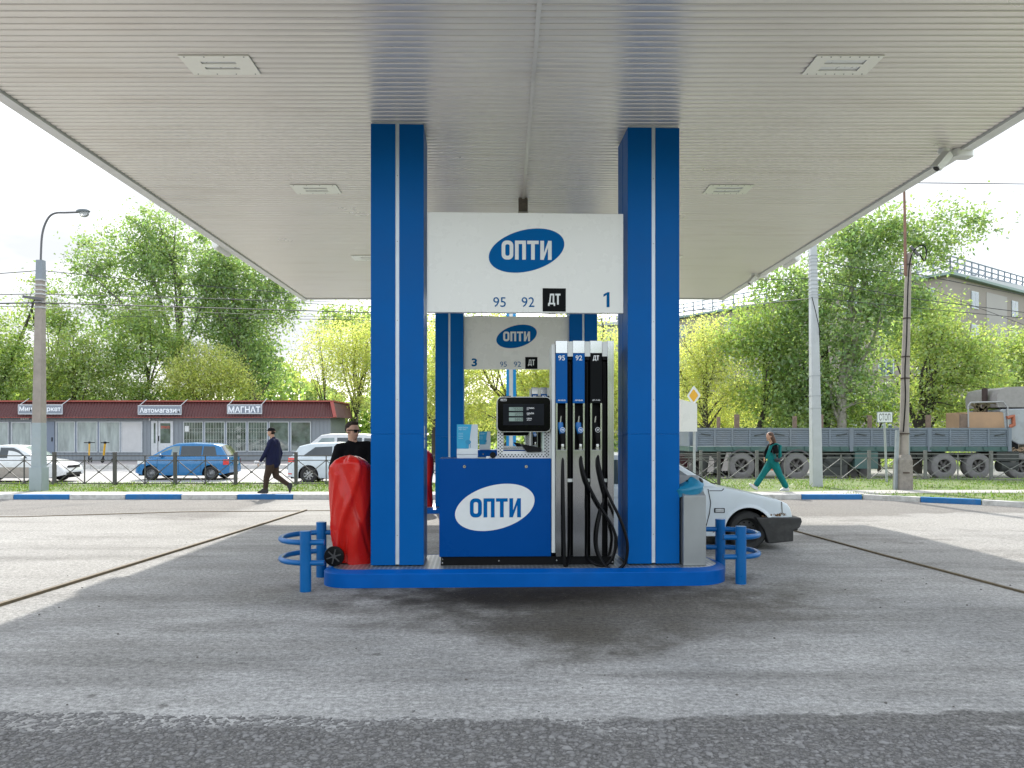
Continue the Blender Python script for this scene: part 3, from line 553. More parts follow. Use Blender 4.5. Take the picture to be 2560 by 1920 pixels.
def dispenser(I, label):
    D = .33; t = thing('fuel_dispenser', label, 'fuel dispenser', I.w(0, D, 0), I.a, 'fuel dispensers')
    def q(px, py, dd=0.): x, z = I.p(px, py, D+dd); return x, z
    def rect(b, px0, py0, px1, py1, dd=0., y=None):
        (a, z1), (c, z0) = q(px0, py0, dd), q(px1, py1, dd); y = dd if y is None else y; b.face([(a,y,z0),(c,y,z0),(c,y,z1),(a,y,z1)])
    def bx(b, px0, py0, px1, py1, y0, y1):
        (a, z1), (c, z0) = q(px0, py0, y0), q(px1, py1, y0); b.box(a, c, y0, y1, z0, z1)
    dep = .52
    b = MB(); bx(b, 1102, 1391.6, 1535, 1413, .02, dep); b.build('plinth', M_blk, t)
    b = MB()
    for px, py in ((1106,1398),(1106,1407),(1247,1401.5),(1391.5,1400.5),(1531,1404)): x, z = q(px, py, .02); b.cyl((x,.022,z),(x,.012,z),.009,n=10)
    b.build('screw', M_chrome, t)
    b = MB(); bx(b, 1098, 1146.5, 1378, 1391, 0, dep); c = b.build('cabinet', M_blue2, t, bev=.006)
    b = MB(); x0, z0 = q(1237.2, 1268.3); k = q(1238.2, 0)[0]-q(1237.2, 0)[0]; ellipse(b, x0, z0, 101.6*k, 55*k, 14.5, -.003); e = b.build('oval_emblem', M_logow, t)
    b = MB(); (a, z1), (cc, z0) = q(1174.7, 1245.8), q(1302.2, 1293); opti(b, a, cc, z0, z1, -.006); b.build('lettering', M_logo, e)
    for px in (1161.2, 1315.6):
        b = MB(); x, z = q(px, 1166.5); b.cyl((x,-.008,z),(x,0,z),.017,.019,16); o = b.build('lock', M_chrome, t, 40)
        b = MB(); b.box(x-.002,x+.002,-.0095,-.008,z-.009,z+.006); b.build('keyhole', M_blk, o)
    # emergency knob
    b = MB(); x, z = q(1232, 1137.3, .08); b.cyl((x,.10,z),(x,.02,z),.033,.036,20); b.build('stop_knob', M_rubber, t, 40)
    b = MB(); bx(b, 1216, 1141, 1243, 1147, .06, .14); b.build('knob_bracket', M_white, t)
    # perforated stand and screen
    Y0 = .10
    b = MB(); HB = [(1243,1078,1258,1145.8),(1360.5,1078,1377,1145.8),(1258,1128,1360.5,1145.8)]
    for r in HB: bx(b, *r, Y0, Y0+.02)
    bx(b, 1243, 1140, 1377, 1145.8, Y0+.02, Y0+.3); bx(b, 1258, 1129, 1360.5, 1131, Y0+.02, Y0+.3)
    pf = b.build('perforated_stand', mat('stand_white', (.62,.63,.63), .45, var=.04), t)
    b = MB(); pc = [(1246.5+4.15*i, 1081+4.0*j, (i+j) % 2 == 0) for i in range(33) for j in range(17)]
    for px, py, par in pc:
        inside = (1245.5 < px < 1256.5 or 1362.5 < px < 1375) and 1079 < py < 1144 or (1258 < px < 1362 and 1133 < py < 1144)
        if par and inside:
            x, z = q(px, py, Y0); r = .0085; b.face([(x+r*math.cos(a), Y0-.0015, z+r*math.sin(a)) for a in [2*math.pi*u/8 for u in range(8)]])
    b.build('perforations', M_blk, pf)
    (a, z1), (cc, z0) = q(1242.5, 991.5, 0), q(1377.5, 1080, 0); w_, h = cc-a, z1-z0
    b = MB(); b.prism([(a+p_[0], z0+p_[1]) for p_ in rrect(w_, h, .055)], 'y', .02, .30); sh = b.build('screen_housing', mat('screen_rim', (.55,.55,.55), .4, metal=.4), t, 30)
    b = MB(); m_ = .008; b.prism([(a+m_+p_[0], z0+m_+p_[1]) for p_ in rrect(w_-2*m_, h-2*m_, .05)], 'y', .0, .02); scn = b.build('screen_glass', mat('screen_black', (.001,.001,.002), .12, spec=.08, var=.1), t, 30, bev=.003)
    ya = -.0015
    b = MB(); rect(b, 1309, 1009.5, 1360, 1063, 0, ya+.0005); rect(b, 1258, 1009.5, 1308.6, 1063, 0, ya+.0005); b.build('display_area', mat('display_grey', (.012,.014,.018), .5, spec=.06, var=.3, vs=4), scn)
    for (py0, py1), s, n_ in (((1018,1027),'175500',6), ((1031,1040),'3000',4), ((1044,1053),'5850',4)):
        b = MB(); rect(b, 1272.5, py0, 1307.3, py1, 0, ya); lc = b.build('readout', mat('lcd_green', (.22,.30,.27), .35, var=.05), scn)
        b = MB(); (xa, zb), (xb, za) = q(1272.5, py0), q(1306.8, py1); dw = .0235; seg7(b, s, xb-dw*len(s)+.004, za+.006, dw, (zb-za)-.013, ya-.0015); b.build('digits', M_blk, lc)
    b = MB(); Mw = mat('print_white', (.75,.76,.78), .5, var=.03)
    for s, r in (('СУММА',(1317,1018.2,1336,1022.2)),('руб',(1317,1023.2,1321.5,1025.4)),('ОБЪЁМ',(1317,1030.6,1334.5,1035.4)),('литр',(1317,1036.2,1323.5,1038.4)),('ЦЕНА',(1317,1044.6,1330,1048.8)),('руб/литр',(1317,1049.6,1328.5,1051.8))):
        (xa, zb), (xb, za) = q(r[0], r[1]), q(r[2], r[3]); add_text(b, s, xa, xb, za, zb, ya-.001, .02)
    b.build('lettering', Mw, scn)
    b = MB(); (xa, zb), (xb, za) = q(1251, 997), q(1266.5, 1002.6); W_, H_ = xb-xa, zb-za; o1 = rrect(W_, H_, .008); o2 = [(.003+u[0], .003+u[1]) for u in rrect(W_-.006, H_-.006, .006)]; n_ = len(o1)
    b.add([(xa+u[0], -.002, za+u[1]) for u in o1+o2], [(i, (i+1) % n_, n_+(i+1) % n_, n_+i) for i in range(n_)]); b.box(xa+.009,xa+.026,-.0025,-.0018,za+.009,za+.018); b.box(xa+.03,xb-.01,-.0025,-.0018,za+.011,za+.016); b.build('maker_plate', Mw, scn)
    for px in (1270.5, 1347.5): b = MB(); bx(b, px-7, 989.6, px+7, 991.6, .05, .11); b.build('lug', M_dark, t)
    # card flap beneath the screen and glass edge
    b = MB(); xa, za = q(1302, 1111, .05); xb, zb = q(1353, 1123, .05); b.prism([(xa,za),(xa+.075,za-.09),(xb,zb-.03),(xb,zb+.015),(xa+.062,za-.004)], 'y', .06, .22); b.build('card_shelf', mat('flap_black', (.006,.006,.008), .3, spec=.12), t)
    b = MB(); (xa, zb), (xb, za) = q(1352, 1081, .05), q(1361, 1129, .05); b.box(xa+.02, xb, .06, .2, za, zb); b.build('receipt_glass', mat('pale_glass', (.55,.62,.60), .15, alpha=.75), t)
    # hose tower
    TY = -.04; tx0 = q(1389.5, 0, TY)[0]; tx1 = q(1535, 0, TY)[0]; zt = q(0, 851.5, TY)[1]; zb_ = q(0, 1390.5, TY)[1]; xr = q(1370.3, 0, .45)[0]
    b = MB(); b.prism([(tx0-.003, TY+.02), (tx0-.003, TY+.14), (tx1-.002, TY+.14), (tx1-.002, .50), (xr+.02, .50), (q(1378.5,0,0)[0]+.002, .1), (q(1378.5,0,0)[0]+.002, TY+.02)], 'z', zb_, zt-.012); b.build('tower_casing', mat('casing_white', (.60,.62,.62), .4, var=.04), t, bev=.004)
    fins = [(1389.5,1418.5,'95'),(1432.5,1461.8,'92'),(1475.8,1505.2,'ДТ'),(1519,1535,None)]
    gaps = [(1418.5,1432.5),(1461.8,1475.8),(1505.2,1519)]
    for g0, g1 in gaps:
        b = MB(); bx(b, g0+.4, 853.5, g1-.4, 891, TY+.005, TY+.1); b.build('gap_cap', _m['casing_white'], t)
        b = MB(); bx(b, g0, 891, g1, 1390.5, TY+.09, TY+.14); g = b.build('hose_recess', M_blk, t)
        b = MB(); bx(b, g0+3.5, 905, g0+6.5, 1270, TY+.07, TY+.09); bx(b, g0+2, 893, g1-2, 899, TY+.03, TY+.09); b.build('guide_rail', M_rubber, g)
        b = MB(); bx(b, g0+.5, 1197, g1-.5, 1205, TY+.05, TY+.09); b.build('bracket', M_alu, g)
    for px0, px1, s in fins:
        b = MB(); bx(b, px0, 851.5, px1, 883 if s else 1390.5, TY, TY+.14); b.build('steel_cap', M_steel, t, bev=.003)
        if not s: continue
        b = MB(); bx(b, px0, 1124.5, px1, 1390.5, TY, TY+.14); b.build('lower_cover', M_steel, t, bev=.003)
        pm = M_black if s == 'ДТ' else mat('panel_blue', (.0,.085,.32), .4, spec=.1, var=.04)
        b = MB(); bx(b, px0+.2, 883, px1-.2, 1008, TY+.001, TY+.14); pn = b.build('fuel_panel', pm, t, bev=.003)
        b = MB(); (xa, zb2), (xb, za) = q(px0+6.2, 888.5, TY), q(px0+23, 901.2, TY)
        if s == 'ДТ': dt(b, xa, xb-.005, za-.005, zb2, TY-.002)
        else: add_text(b, s, xa, xb, za, zb2, TY-.002, .01)
        (xa, zb2), (xb, za) = q(px0+5, 998.7, TY), q(px0+24.5, 1002.6, TY); add_text(b, {'95':'АИ-95-К5','92':'АИ-92-К5','ДТ':'ДТ-Л-К5'}[s], xa, xb, za, zb2, TY-.002, .02); b.build('lettering', Mw, pn)
        b = MB(); bx(b, px0, 1008, px0+4.2, 1124.5, TY, TY+.14); bx(b, px1-4.2, 1008, px1, 1124.5, TY, TY+.14); b.build('holster_edge', M_steel, t)
        b = MB(); bx(b, px0+4.2, 1008, px1-4.2, 1124.5, TY+.1, TY+.14); b.build('holster', M_blk, t)
        # nozzle
        cx = px0+{'95':14.5,'92':16.5,'ДТ':15.5}[s]; yn = TY+.03; lean = -3 if s != 'ДТ' else -4
        nz_ = MB(); pt = [(cx+lean, 1056), (cx+lean, 1068), (cx+lean+3.2, 1078), (cx+2, 1090)]; pts = [(*q(a, c, yn), ) for a, c in pt]; nz_.tube(spline([(a, yn, c) for a, c in pts], 4), [.030,.033,.035,.036,.036,.036,.035,.035,.034,.033,.032,.031,.03][:13], 12)
        nm = M_black if s == 'ДТ' else mat('nozzle_blue', (.004,.12,.38), .45); nzo = nz_.build('nozzle', nm, t, 50)
        b = MB(); p1, p2 = q(cx+lean+.5, 1040, yn), q(cx+lean, 1057, yn); b.tube([(p1[0]+.006,yn-.01,p1[1]),(p2[0],yn,p2[1])], [.009,.014], 12); b.build('spout', M_chrome, nzo, 40)
        x, z = q(cx+1.9, 1074.7, yn); b = MB(); b.cyl((x,yn-.04,z),(x,yn-.034,z),.029,n=24); bd = b.build('badge', Mw, nzo)
        b = MB(); b.cyl((x,yn-.0415,z),(x,yn-.04,z),.0245,n=24); bd2 = b.build('badge_disc', nm, nzo)
        b = MB(); 
        if s == 'ДТ': dt(b, x-.014, x+.014, z-.011, z+.011, yn-.043)
        else: add_text(b, s, x-.016, x+.016, z-.011, z+.011, yn-.043, .02)
        b.build('badge_text', Mw, nzo)
        b = MB(); p1, p2, p3 = q(cx+2, 1083, yn), q(cx+3, 1098, yn), q(cx+2.5, 1110, yn); b.tube([(p1[0],yn,p1[1]),(p2[0],yn,p2[1]),(p3[0],yn,p3[1])], [.036,.033,.026], 12)
        g1, g2 = q(cx+9, 1086, yn), q(cx+9.5, 1106, yn); b.tube([(p1[0]+.02,yn-.01,p1[1]),(g1[0],yn-.02,g1[1]),(g2[0],yn-.02,g2[1]),(p3[0]+.01,yn-.01,p3[1])], .007, 6); b.build('grip', M_rubber, nzo, 50)
        b = MB(); x, z1_ = q(cx+2.5, 1108, yn); _, z2_ = q(cx+2.5, 1136, yn); H = z1_-z2_
        b.lathe([(.0, H),(.021,H),(.024,H*.9),(.024,H*.62),(.030,H*.6),(.030,H*.45),(.022,H*.43),(.024,H*.3),(.028,H*.28),(.028,H*.08),(.02,0),(0,0)], 14, (x,yn,z2_)); b.build('swivel', M_chrome, nzo, 35)
    # hoses
    def hose(path, ys):
        pts = []
        for (px, py), yy in zip(path, ys): x, z = q(px, py, yy); pts.append((x, yy, z))
        b = MB(); b.tube(spline(pts, 9), .0178, 10); b.build('hose', M_rubber, t, 60)
    h0, o_, o2_ = -.01, -.13, -.20
    hose([(1406.5,1134),(1407,1180),(1408.5,1260),(1410.5,1360),(1411,1405),(1414.5,1417.5),(1419.5,1404),(1424,1386),(1426,1340),(1426,1200),(1425.5,910)], [h0,-.06,-.10,-.12,-.13,-.12,-.05,.02,.04,.04,.04])
    hose([(1451.5,1134),(1455,1165),(1468,1205),(1490,1250),(1515,1290),(1533,1322),(1540,1352),(1533,1392),(1515,1412),(1494,1412),(1477,1402),(1467.5,1388),(1468.5,1330),(1468.5,1200),(1468.5,910)], [h0,-.07,-.12,-.15,-.17,-.18,-.18,-.17,-.15,-.12,-.06,.02,.04,.04,.04])
    hose([(1494,1134),(1498,1165),(1511,1212),(1527,1250),(1550,1297),(1566,1345),(1568.5,1378),(1562,1408),(1543,1424.5),(1523,1421),(1505,1403),(1492,1368),(1492,1330),(1500,1285),(1509,1240),(1512,1180),(1512.5,910)], [h0,-.09,-.16,-.20,-.23,-.24,-.24,-.23,-.21,-.18,-.14,-.1,-.1,-.08,.0,.04,.04])
    hose([(1491.5,1134),(1493,1165),(1500,1200),(1507,1235),(1508,1262)], [h0,-.05,-.06,-.03,.04])
    hose([(1449,1134),(1452,1165),(1460,1200),(1468,1222),(1470,1235)], [h0,-.05,-.06,-.02,.04])
    return t
mat('casing_white', (.60,.62,.62), .4, var=.04)
d1 = dispenser(I1, 'near pump 1 with blue cabinet, black screen and three hanging nozzles')
d2 = copy_tree(d1); d2.location = I2.w(0, .38, -.0); d2.rotation_euler.z = I2.a; d2['label'] = 'far fuel dispenser seen through and above the cabinet of the near one'
# leaflet stand on the cabinet
def leaflet(I, dd, label, first=None):
    def q(px, py): return I1.p(px, py, .50)
    x0, z1 = q(1142, 1061); x1, z0 = q(1194.5, 1145.8); xc = (x0+x1)/2
    t = thing('leaflet_holder', label, 'leaflet holder', I1.w(xc, .50, z0+.0), I1.a, 'leaflet holders standing on the pump cabinets'); w_ = (x1-x0)/2
    zm = q(0, 1122.5)[1]-z0; zt = z1-z0
    b = MB(); b.box(-w_,w_,0,.1,0,zm); b.box(-w_,w_,-.012,-.0,zm*.42,zm*.95); b.build('tray', mat('acrylic_white', (.62,.66,.68), .25, var=.04), t, bev=.003)
    b = MB(); b.face([(-w_,-.001,zm),(w_*.12,-.001,zm),(w_*.42,-.001,zt),(-w_,-.001,zt)]); p1 = MB(); p1.box(-w_,w_,.0,.006,zm,zt); ps = p1.build('poster', mat('poster_grey', (.50,.56,.60), .35, var=.05), t)
    b.build('poster_field', mat('poster_turquoise', (.01,.30,.52), .35, var=.08), ps)
    b = MB(); H = zt-zm
    for i, (s, a, c) in enumerate((('ВАШИ БОНУСЫ',.84,.90),('ЖДУТ ВАС',.76,.82))): add_text(b, s, -w_*.84, w_*(.05-.15*i), zm+H*a, zm+H*c, -.003, .01)
    for i in range(4): b.face([(-w_*.84,-.003,zm+H*(.42+.07*i)),(-w_*.4,-.003,zm+H*(.42+.07*i)),(-w_*.4,-.003,zm+H*(.43+.07*i)),(-w_*.84,-.003,zm+H*(.43+.07*i))])
    b.build('lettering', mat('poster_print', (.45,.65,.75), .5), ps)
    b = MB(); b.face([(w_*.08+w_*.27*math.cos(a), -.0035, zm+H*.28+H*.11*math.sin(a)*(1 if math.sin(a) < 0 else .8)) for a in [2*math.pi*i/24 for i in range(24)]])
    for dx in (-.12,.1,.26): b.face([(w_*dx,-.0035,zm+H*.04),(w_*dx+.006,-.0035,zm+H*.04),(w_*dx+.006,-.0035,zm+H*.2),(w_*dx,-.0035,zm+H*.2)])
    b.build('picture', mat('poster_blue', (.005,.22,.42), .4), ps)
    return t
l1 = leaflet(I1, 0, 'turquoise leaflet holder standing on the near blue cabinet')
l2 = copy_tree(l1); l2.location = I2.w(-.41, .55, 1.41); l2.rotation_euler.z = I2.a; l2['label'] = 'small looking turquoise leaflet holder on the far cabinet, right of the near one'
# red covers
def cover(I, x, d, label):
    t = thing('covered_extinguisher', label, 'covered trolley', I.w(x, d, ZP), I.a, 'trolleys under red vinyl covers')
    rng = np.random.default_rng(5); H = 1.26; rows = []; nu = 90; nv = 70
    ph = rng.uniform(0, 6.28, 12); fr = rng.integers(2, 7, 12); fz = rng.uniform(-9, 9, 12); am = rng.uniform(.002, .007, 12)
    def half(z):                        # left, right half widths at height z
        zs = [0,.06,.2,.45,.8,1.05,1.13,1.2,1.24,1.26]; l = [.155,.16,.185,.225,.262,.272,.255,.19,.11,.0]; r = [.27,.275,.275,.275,.275,.27,.255,.20,.13,.0]
        return np.interp(z, zs, l), np.interp(z, zs, r)
    for j in range(nv+1):
        s = j/nv; z = H*(1-(1-s)**1.25) if s > .5 else H*s*(1-.5**1.25)/.5; l, r = half(z); row = []
        for i in range(nu):
            a = 2*math.pi*i/nu; cx = math.cos(a); rx = r if cx > 0 else l; f = 0
            for p, q_, zz, m_ in zip(ph, fr, fz, am): f += m_*(1-2*abs(math.sin((q_*a+zz*z+p)/2)))
            f += .026*max(0, 1-abs((a-4.3)-(z-.3)*1.1)/.22) - .02*max(0, 1-abs((a-4.75)+(z-.9)*1.6)/.2) + .018*max(0, 1-abs((a-3.9)-(z-.75)*1.0)/.15)*(z < 1.05)
            f *= min(1, rx/.12); row.append(((rx*cx + f*cx) - .012*math.sin(z*5), (min(rx, .22)*.95+f)*math.sin(a)*.9, z + .015*math.sin(3*a+1)*(1-s)))
        rows.append(row)
    b = MB(); b.grid(rows, True); b.build('cover', mat('red_vinyl', (.50,.012,.008), .24, spec=.3, var=.06, vs=5, bump=.1, bs=8), t, 70)
    for yy in (-.235, .235):
        wl = MB(); c = (-.135, yy, .112); wl.lathe([(.0,-.028),(.085,-.028),(.112,-.022),(.116,0),(.112,.022),(.085,.028),(0,.028)], 32, c, 'y'); wo = wl.build('wheel', M_rubber, t, 35)
        b = MB()
        for i in range(6):
            a = i*math.pi/3+.3; b.bar((c[0]+.02*math.cos(a), c[1]-.03, c[2]+.02*math.sin(a)), (c[0]+.085*math.cos(a), c[1]-.03, c[2]+.085*math.sin(a)), .014, .008, (0,1,0))
        b.cyl((c[0],c[1]-.036,c[2]),(c[0],c[1]-.026,c[2]),.024,n=14); b.build('hub', mat('hub_grey', (.05,.05,.05), .6), wo)
    b = MB(); b.tube([(-.135,-.2,.112),(-.135,.2,.112)], .012, 8); b.tube([(.12,-.1,.0),(.12,-.1,.2)], .012, 8); b.build('axle', M_dark, t)
    return t
cover(I1, -1.79, .58, 'red vinyl covered wheeled trolley at the left end of the near island')
cover(I2, -1.60-.2, .45, 'dark red covered trolley on the far island, glimpsed between the near left column and cabinet')
# waste bin
t = thing('waste_bin', 'grey steel waste bin beside the near right column', 'bin', I1.w(2.06, .22, ZP), I1.a)
b = MB(); b.prism([(0,0),(.42,0),(.42,.98),(.30,1.02),(.22,.90),(.0,.80)], 'x', 0, .262); b.v = [(p[0], p[1], p[2]) for p in b.v]
b.build('body', M_grey, t, bev=.006)
b = MB(); b.box(.0,.262,-.001,.42,-.0,.03); 
b2 = MB(); rows = []; rng = random.Random(2)
for j in range(9):
    s = j/8; rr = .02+.13*math.sin(min(1, s*1.25)*math.pi*.62); rows.append([(.10+rr*1.2*math.cos(a)+.012*math.sin(5*a+j), .16+rr*math.sin(a), .80+.17*(1-s)**.8+.012*math.sin(4*a+2*j)+(.03*math.cos(a))) for a in [2*math.pi*i/20 for i in range(20)]])
b2.grid(rows, True); lb = b2.build('bin_liner', mat('liner_blue', (.01,.17,.30), .35, var=.15, vs=9), t, 60)
# hoop barriers at both ends
def hoops(I, x, dfr, dre, dirn, label):
    cy = (dfr+dre)/2; t = thing('hoop_barrier', label, 'hoop barrier', I.w(x, cy, 0), I.a + (0 if dirn < 0 else math.pi), 'blue tube barriers at the island ends')
    hy = (dre-dfr)/2; 
    for s in (-1, 1):
        b = MB(); rr = .060 if s*dirn > 0 or True else .055; b.cyl((0, s*hy, -.02), (0, s*hy, .65), rr, n=28); b.build('post', M_blue_b, t, 40, bev=.004)
    for z in (.525, .305):
        pts = [(.20, -hy, z)] + [(-.0, -hy, z)] + [(-(hy*.86)*math.sin(a), -hy*math.cos(a), z) for a in [math.pi*i/20 for i in range(1, 20)]] + [(0, hy, z), (.62, hy, z)]
        if dirn > 0: pts = [(.62,-hy,z),(0,-hy,z)] + pts[2:-1] + [(.2,hy,z)]
        b = MB(); b.tube(pts, .030, 14); b.build('hoop', M_blue_b, t, 60)
M_blue_b = mat('barrier_enamel', (.0, .10, .31), .33, spec=.3, var=.08, vs=5, dirt=.1, dirtc=(.05,.12,.25))
hoops(I1, -2.14, -.14, .68, -1, 'blue tube hoop barrier at the left end of the near island'); hoops(I1, 2.68, .10, .82, 1, 'blue tube hoop barrier at the right end of the near island')
# pylon of the station beyond the canopy
t = thing('price_pylon', 'slim bright blue and white pylon standing far behind the pumps', 'pylon', (P(1277.5,0,21.6)[0], 21.6, .1))
M_cy = mat('pylon_blue', (.004,.26,.62), .4, var=.05)
b = MB(); b.box(-.135,-.058,-.1,.1,0,6.4); b.box(.058,.145,-.1,.1,0,6.4); b.build('blue_panel', M_cy, t)
b = MB(); b.box(-.058,.058,-.085,.085,0,6.4); b.build('white_panel', M_logow, t)
# ---------------------------------------------------------------- vehicles
M_tyre = mat('tyre', (.020,.020,.020), .8, var=.3, vs=12); M_rim = mat('rim_silver', (.42,.43,.44), .35, metal=.7, var=.1); M_rimd = mat('rim_dark', (.04,.04,.04), .5, metal=.4)
M_glass = mat('car_glass', (.035,.045,.05), .06, spec=.8, var=.2, vs=1.5); M_glassl = mat('car_glass_light', (.20,.25,.25), .08, spec=.8, var=.3, vs=2)
M_lampw = mat('headlamp', (.55,.57,.58), .15, spec=.8); M_lampr = mat('tail_lamp', (.55,.02,.015), .2, spec=.8); M_amber = mat('amber', (.7,.25,.03), .3)
def paint(name, c, **k): return mat(name, c, k.pop('rough', .28), spec=.5, var=.04, vs=2, coat=.5, dirt=k.pop('dirt', .15), dirtc=(.22,.20,.17), **k)
def wheel(t, x, y, r, w_, side, rim, spokes, holes=0):
    b = MB(); s = side; h = w_/2
    b.lathe([(r*.60,-h*.75),(r*.66,-h),(r*.9,-h),(r*.985,-h*.75),(r,-h*.4),(r,h*.4),(r*.985,h*.75),(r*.9,h),(r*.66,h),(r*.60,h*.75)], 36, (x,y,r), 'y'); o = b.build('wheel', M_tyre, t, 40)
    b = MB(); f = s*h*.55; b.lathe([(0,f+.0),(r*.15,f),(r*.17,f-s*.01),(r*.5,f-s*.045),(r*.58,f-s*.02),(r*.62,f+s*.01),(r*.64,f+s*.02)], 30, (x,y,r), 'y')
    rimb = b
    b = MB()
    if spokes:
        rimb.build('rim', rim, o, 40)
        for i in range(spokes):
            a = 2*math.pi*(i+.5)/spokes; d = .11; pts = [(x+r*.16*math.cos(a-d*2), y+f+s*.004, r+r*.16*math.sin(a-d*2)), (x+r*.56*math.cos(a-d), y+f+s*.004, r+r*.56*math.sin(a-d)), (x+r*.56*math.cos(a+d), y+f+s*.004, r+r*.56*math.sin(a+d)), (x+r*.16*math.cos(a+2*d), y+f+s*.004, r+r*.16*math.sin(a+2*d))]
            c = MB(); q = [(u[0], u[2]) for u in pts]; b.prism(q, 'y', y+f-s*.02, y+f+s*.012)
        b.lathe([(0,f+s*.02),(r*.16,f+s*.015),(r*.17,f-s*.01)], 16, (x,y,r), 'y'); b.build('spokes', rim, o)
        b = MB(); b.lathe([(r*.17,f-s*.030),(r*.57,f-s*.030)], 24, (x,y,r), 'y'); b.build('brake_shade', M_rimd, o)
    else:
        b = rimb; b.cur = 1
        for i in range(holes or 10):
            a = 2*math.pi*i/(holes or 10); b.cyl((x+r*.42*math.cos(a), y+f-s*.028, r+r*.42*math.sin(a)), (x+r*.42*math.cos(a), y+f-s*.034+s*.012, r+r*.42*math.sin(a)), r*.045, n=8)
        for i in range(4): a = .78+i*math.pi/2; b.cyl((x+r*.2*math.cos(a), y+f-s*.02, r+r*.2*math.sin(a)), (x+r*.2*math.cos(a), y+f+s*.008, r+r*.2*math.sin(a)), r*.03, n=6)
        b.build('rim', [rim, M_blk], o, 40)
    return o
def car(label, cat, loc, rz, s):
    t = thing(s.get('name', 'parked_car'), label, cat, loc, rz, s.get('group')); Lh = s['L']/2; Wd = s['W']/2; wr = s['r']; ra = wr+s.get('gap', .055); xs_ = s['wheels']
    tp = s['top']; px_, pz_ = [p[0] for p in tp], [p[1] for p in tp]; sill = s.get('sill', .2); rs = s.get('rs', .07); tum = s.get('tum', .05); zw = s.get('waist', .55)
    ef = s.get('endf', .2); el = s.get('endl', .45)
    def top(x): return float(np.interp(x, px_, pz_))
    def hw(x):
        u = max(0, (abs(x)-(Lh-el))/el); return Wd*(1-ef*u**2.2)
    def bot(x):
        z = sill + .10*max(0, (abs(x)-(Lh-.5))/.5)**1.5
        for xw in xs_:
            if abs(x-xw) < ra: z = max(z, wr*.98+math.sqrt(ra*ra-(x-xw)**2))
        return z
    def ys(x, z):
        h = hw(x); u = (z-zw)
        return h*(1 - (tum*(u/.4)**2 if u > 0 else .03*(u/.35)**2))
    st = list(np.linspace(-Lh, Lh, int(s['L']/.05)+1))
    for xw in xs_: st += [xw-ra-.001, xw-ra+.002, xw+ra-.002, xw+ra+.001] + [xw+ra*math.cos(a) for a in np.linspace(.12, 3.02, 16)]
    st = sorted(st); rows = []; n1 = 8
    for x in st:
        zb, zt = bot(x), max(top(x), bot(x)+.03); r_ = min(rs, (zt-zb)*.5); row = []
        for i in range(n1+1): z = zb+(zt-r_-zb)*i/n1; row.append((x, ys(x, z), z))
        y0 = ys(x, zt-r_)
        for a in (.4, .8, 1.2, 1.57): row.append((x, y0-r_*(1-math.cos(a)), zt-r_+r_*math.sin(a)))
        y1 = y0-r_
        for f_ in (.75, .5, .25, 0): row.append((x, y1*f_, zt+s.get('crown', .03)*(1-f_*f_)))
        row = row + [(p[0], -p[1], p[2]) for p in row[:-1][::-1]]; rows.append(row)
    pm = s['paint']; b = MB(); b.grid(rows); b.face(rows[0]); b.face(rows[-1][::-1]); b.build('body', pm, t, s.get('sm', 35))
    b = MB()
    segs = [-Lh+.12] + [v for xw in sorted(xs_) for v in (xw-ra+.0, xw+ra-.0)] + [Lh-.12]
    b.box(-Lh+.1, Lh-.1, -Wd*.72, Wd*.72, sill-.03, .46); b.build('underbody', M_blk, t)
    for xw in xs_:
        for sd_ in (-1, 1): wheel(t, xw, sd_*(Wd-.115), wr, .19, sd_, s.get('rim', M_rim), s.get('spokes', 0), s.get('holes', 0))
    # cabin
    gh = s['roof']; gx, gz = [p[0] for p in gh], [p[1] for p in gh]; zb0 = s['belt']; k = s.get('lean', .36); wb = Wd-s.get('inset', .07)
    def yc(x, z):
        xm = (gx[0]+gx[-1])/2; u = abs(x-xm)/((gx[-1]-gx[0])/2); return (wb-k*max(0, z-zb0))*(1-.07*u**3)
    def roof(x): return float(np.interp(x, gx, gz))
    st = sorted(set(list(np.linspace(gx[0], gx[-1], 44)) + gx)); rows = []
    for x in st:
        zt = roof(x); zb = min(zb0-.04, zt-.001); r_ = min(.07, (zt-zb)*.4); row = [(x, yc(x, zb+(zt-r_-zb)*i/5), zb+(zt-r_-zb)*i/5) for i in range(6)]; y0 = row[-1][1]
        for a in (.5, 1.0, 1.57): row.append((x, y0-r_*(1-math.cos(a)), zt-r_+r_*math.sin(a)))
        for f_ in (.66, .33, 0): row.append((x, (y0-r_)*f_, zt+.03*(1-f_*f_)*min(1, (zt-zb)/.3)))
        rows.append(row + [(p[0], -p[1], p[2]) for p in row[:-1][::-1]])
    b = MB(); b.grid(rows); b.build('roof', s.get('roofpaint', pm), t, 40)
    for i, w_ in enumerate(s['win']):
        for sd_ in (-1, 1):
            b = MB(); b.face([(x, sd_*(yc(x, z)+.007), z) for x, z in w_]); b.build('side_window', s.get('glass', M_glass) if i not in s.get('lightwin', ()) else M_glassl, t)
    for nm, (xa, xb) in (('windshield', s['ws']), ('rear_window', s['rw'])):
        rows = []
        for q in np.linspace(.08, .93, 6):
            x = xa+(xb-xa)*q; z = roof(x); dz = roof(xb)-roof(xa); dx = xb-xa; nn = math.hypot(dx, dz); nx, nz_ = abs(dz)/nn*(1 if xa > 0 and nm == 'windshield' or (nm == 'windshield') else -1), abs(dx)/nn
            yv = yc(x, z-.06)-.10; rows.append([(x+nx*.012, yv*f_, z+nz_*.012+.03*(1-f_*f_)) for f_ in np.linspace(-1, 1, 9)])
        b = MB(); b.grid(rows); b.build(nm, s.get('wsglass', M_glassl if nm == 'windshield' else M_glass), t, 60)
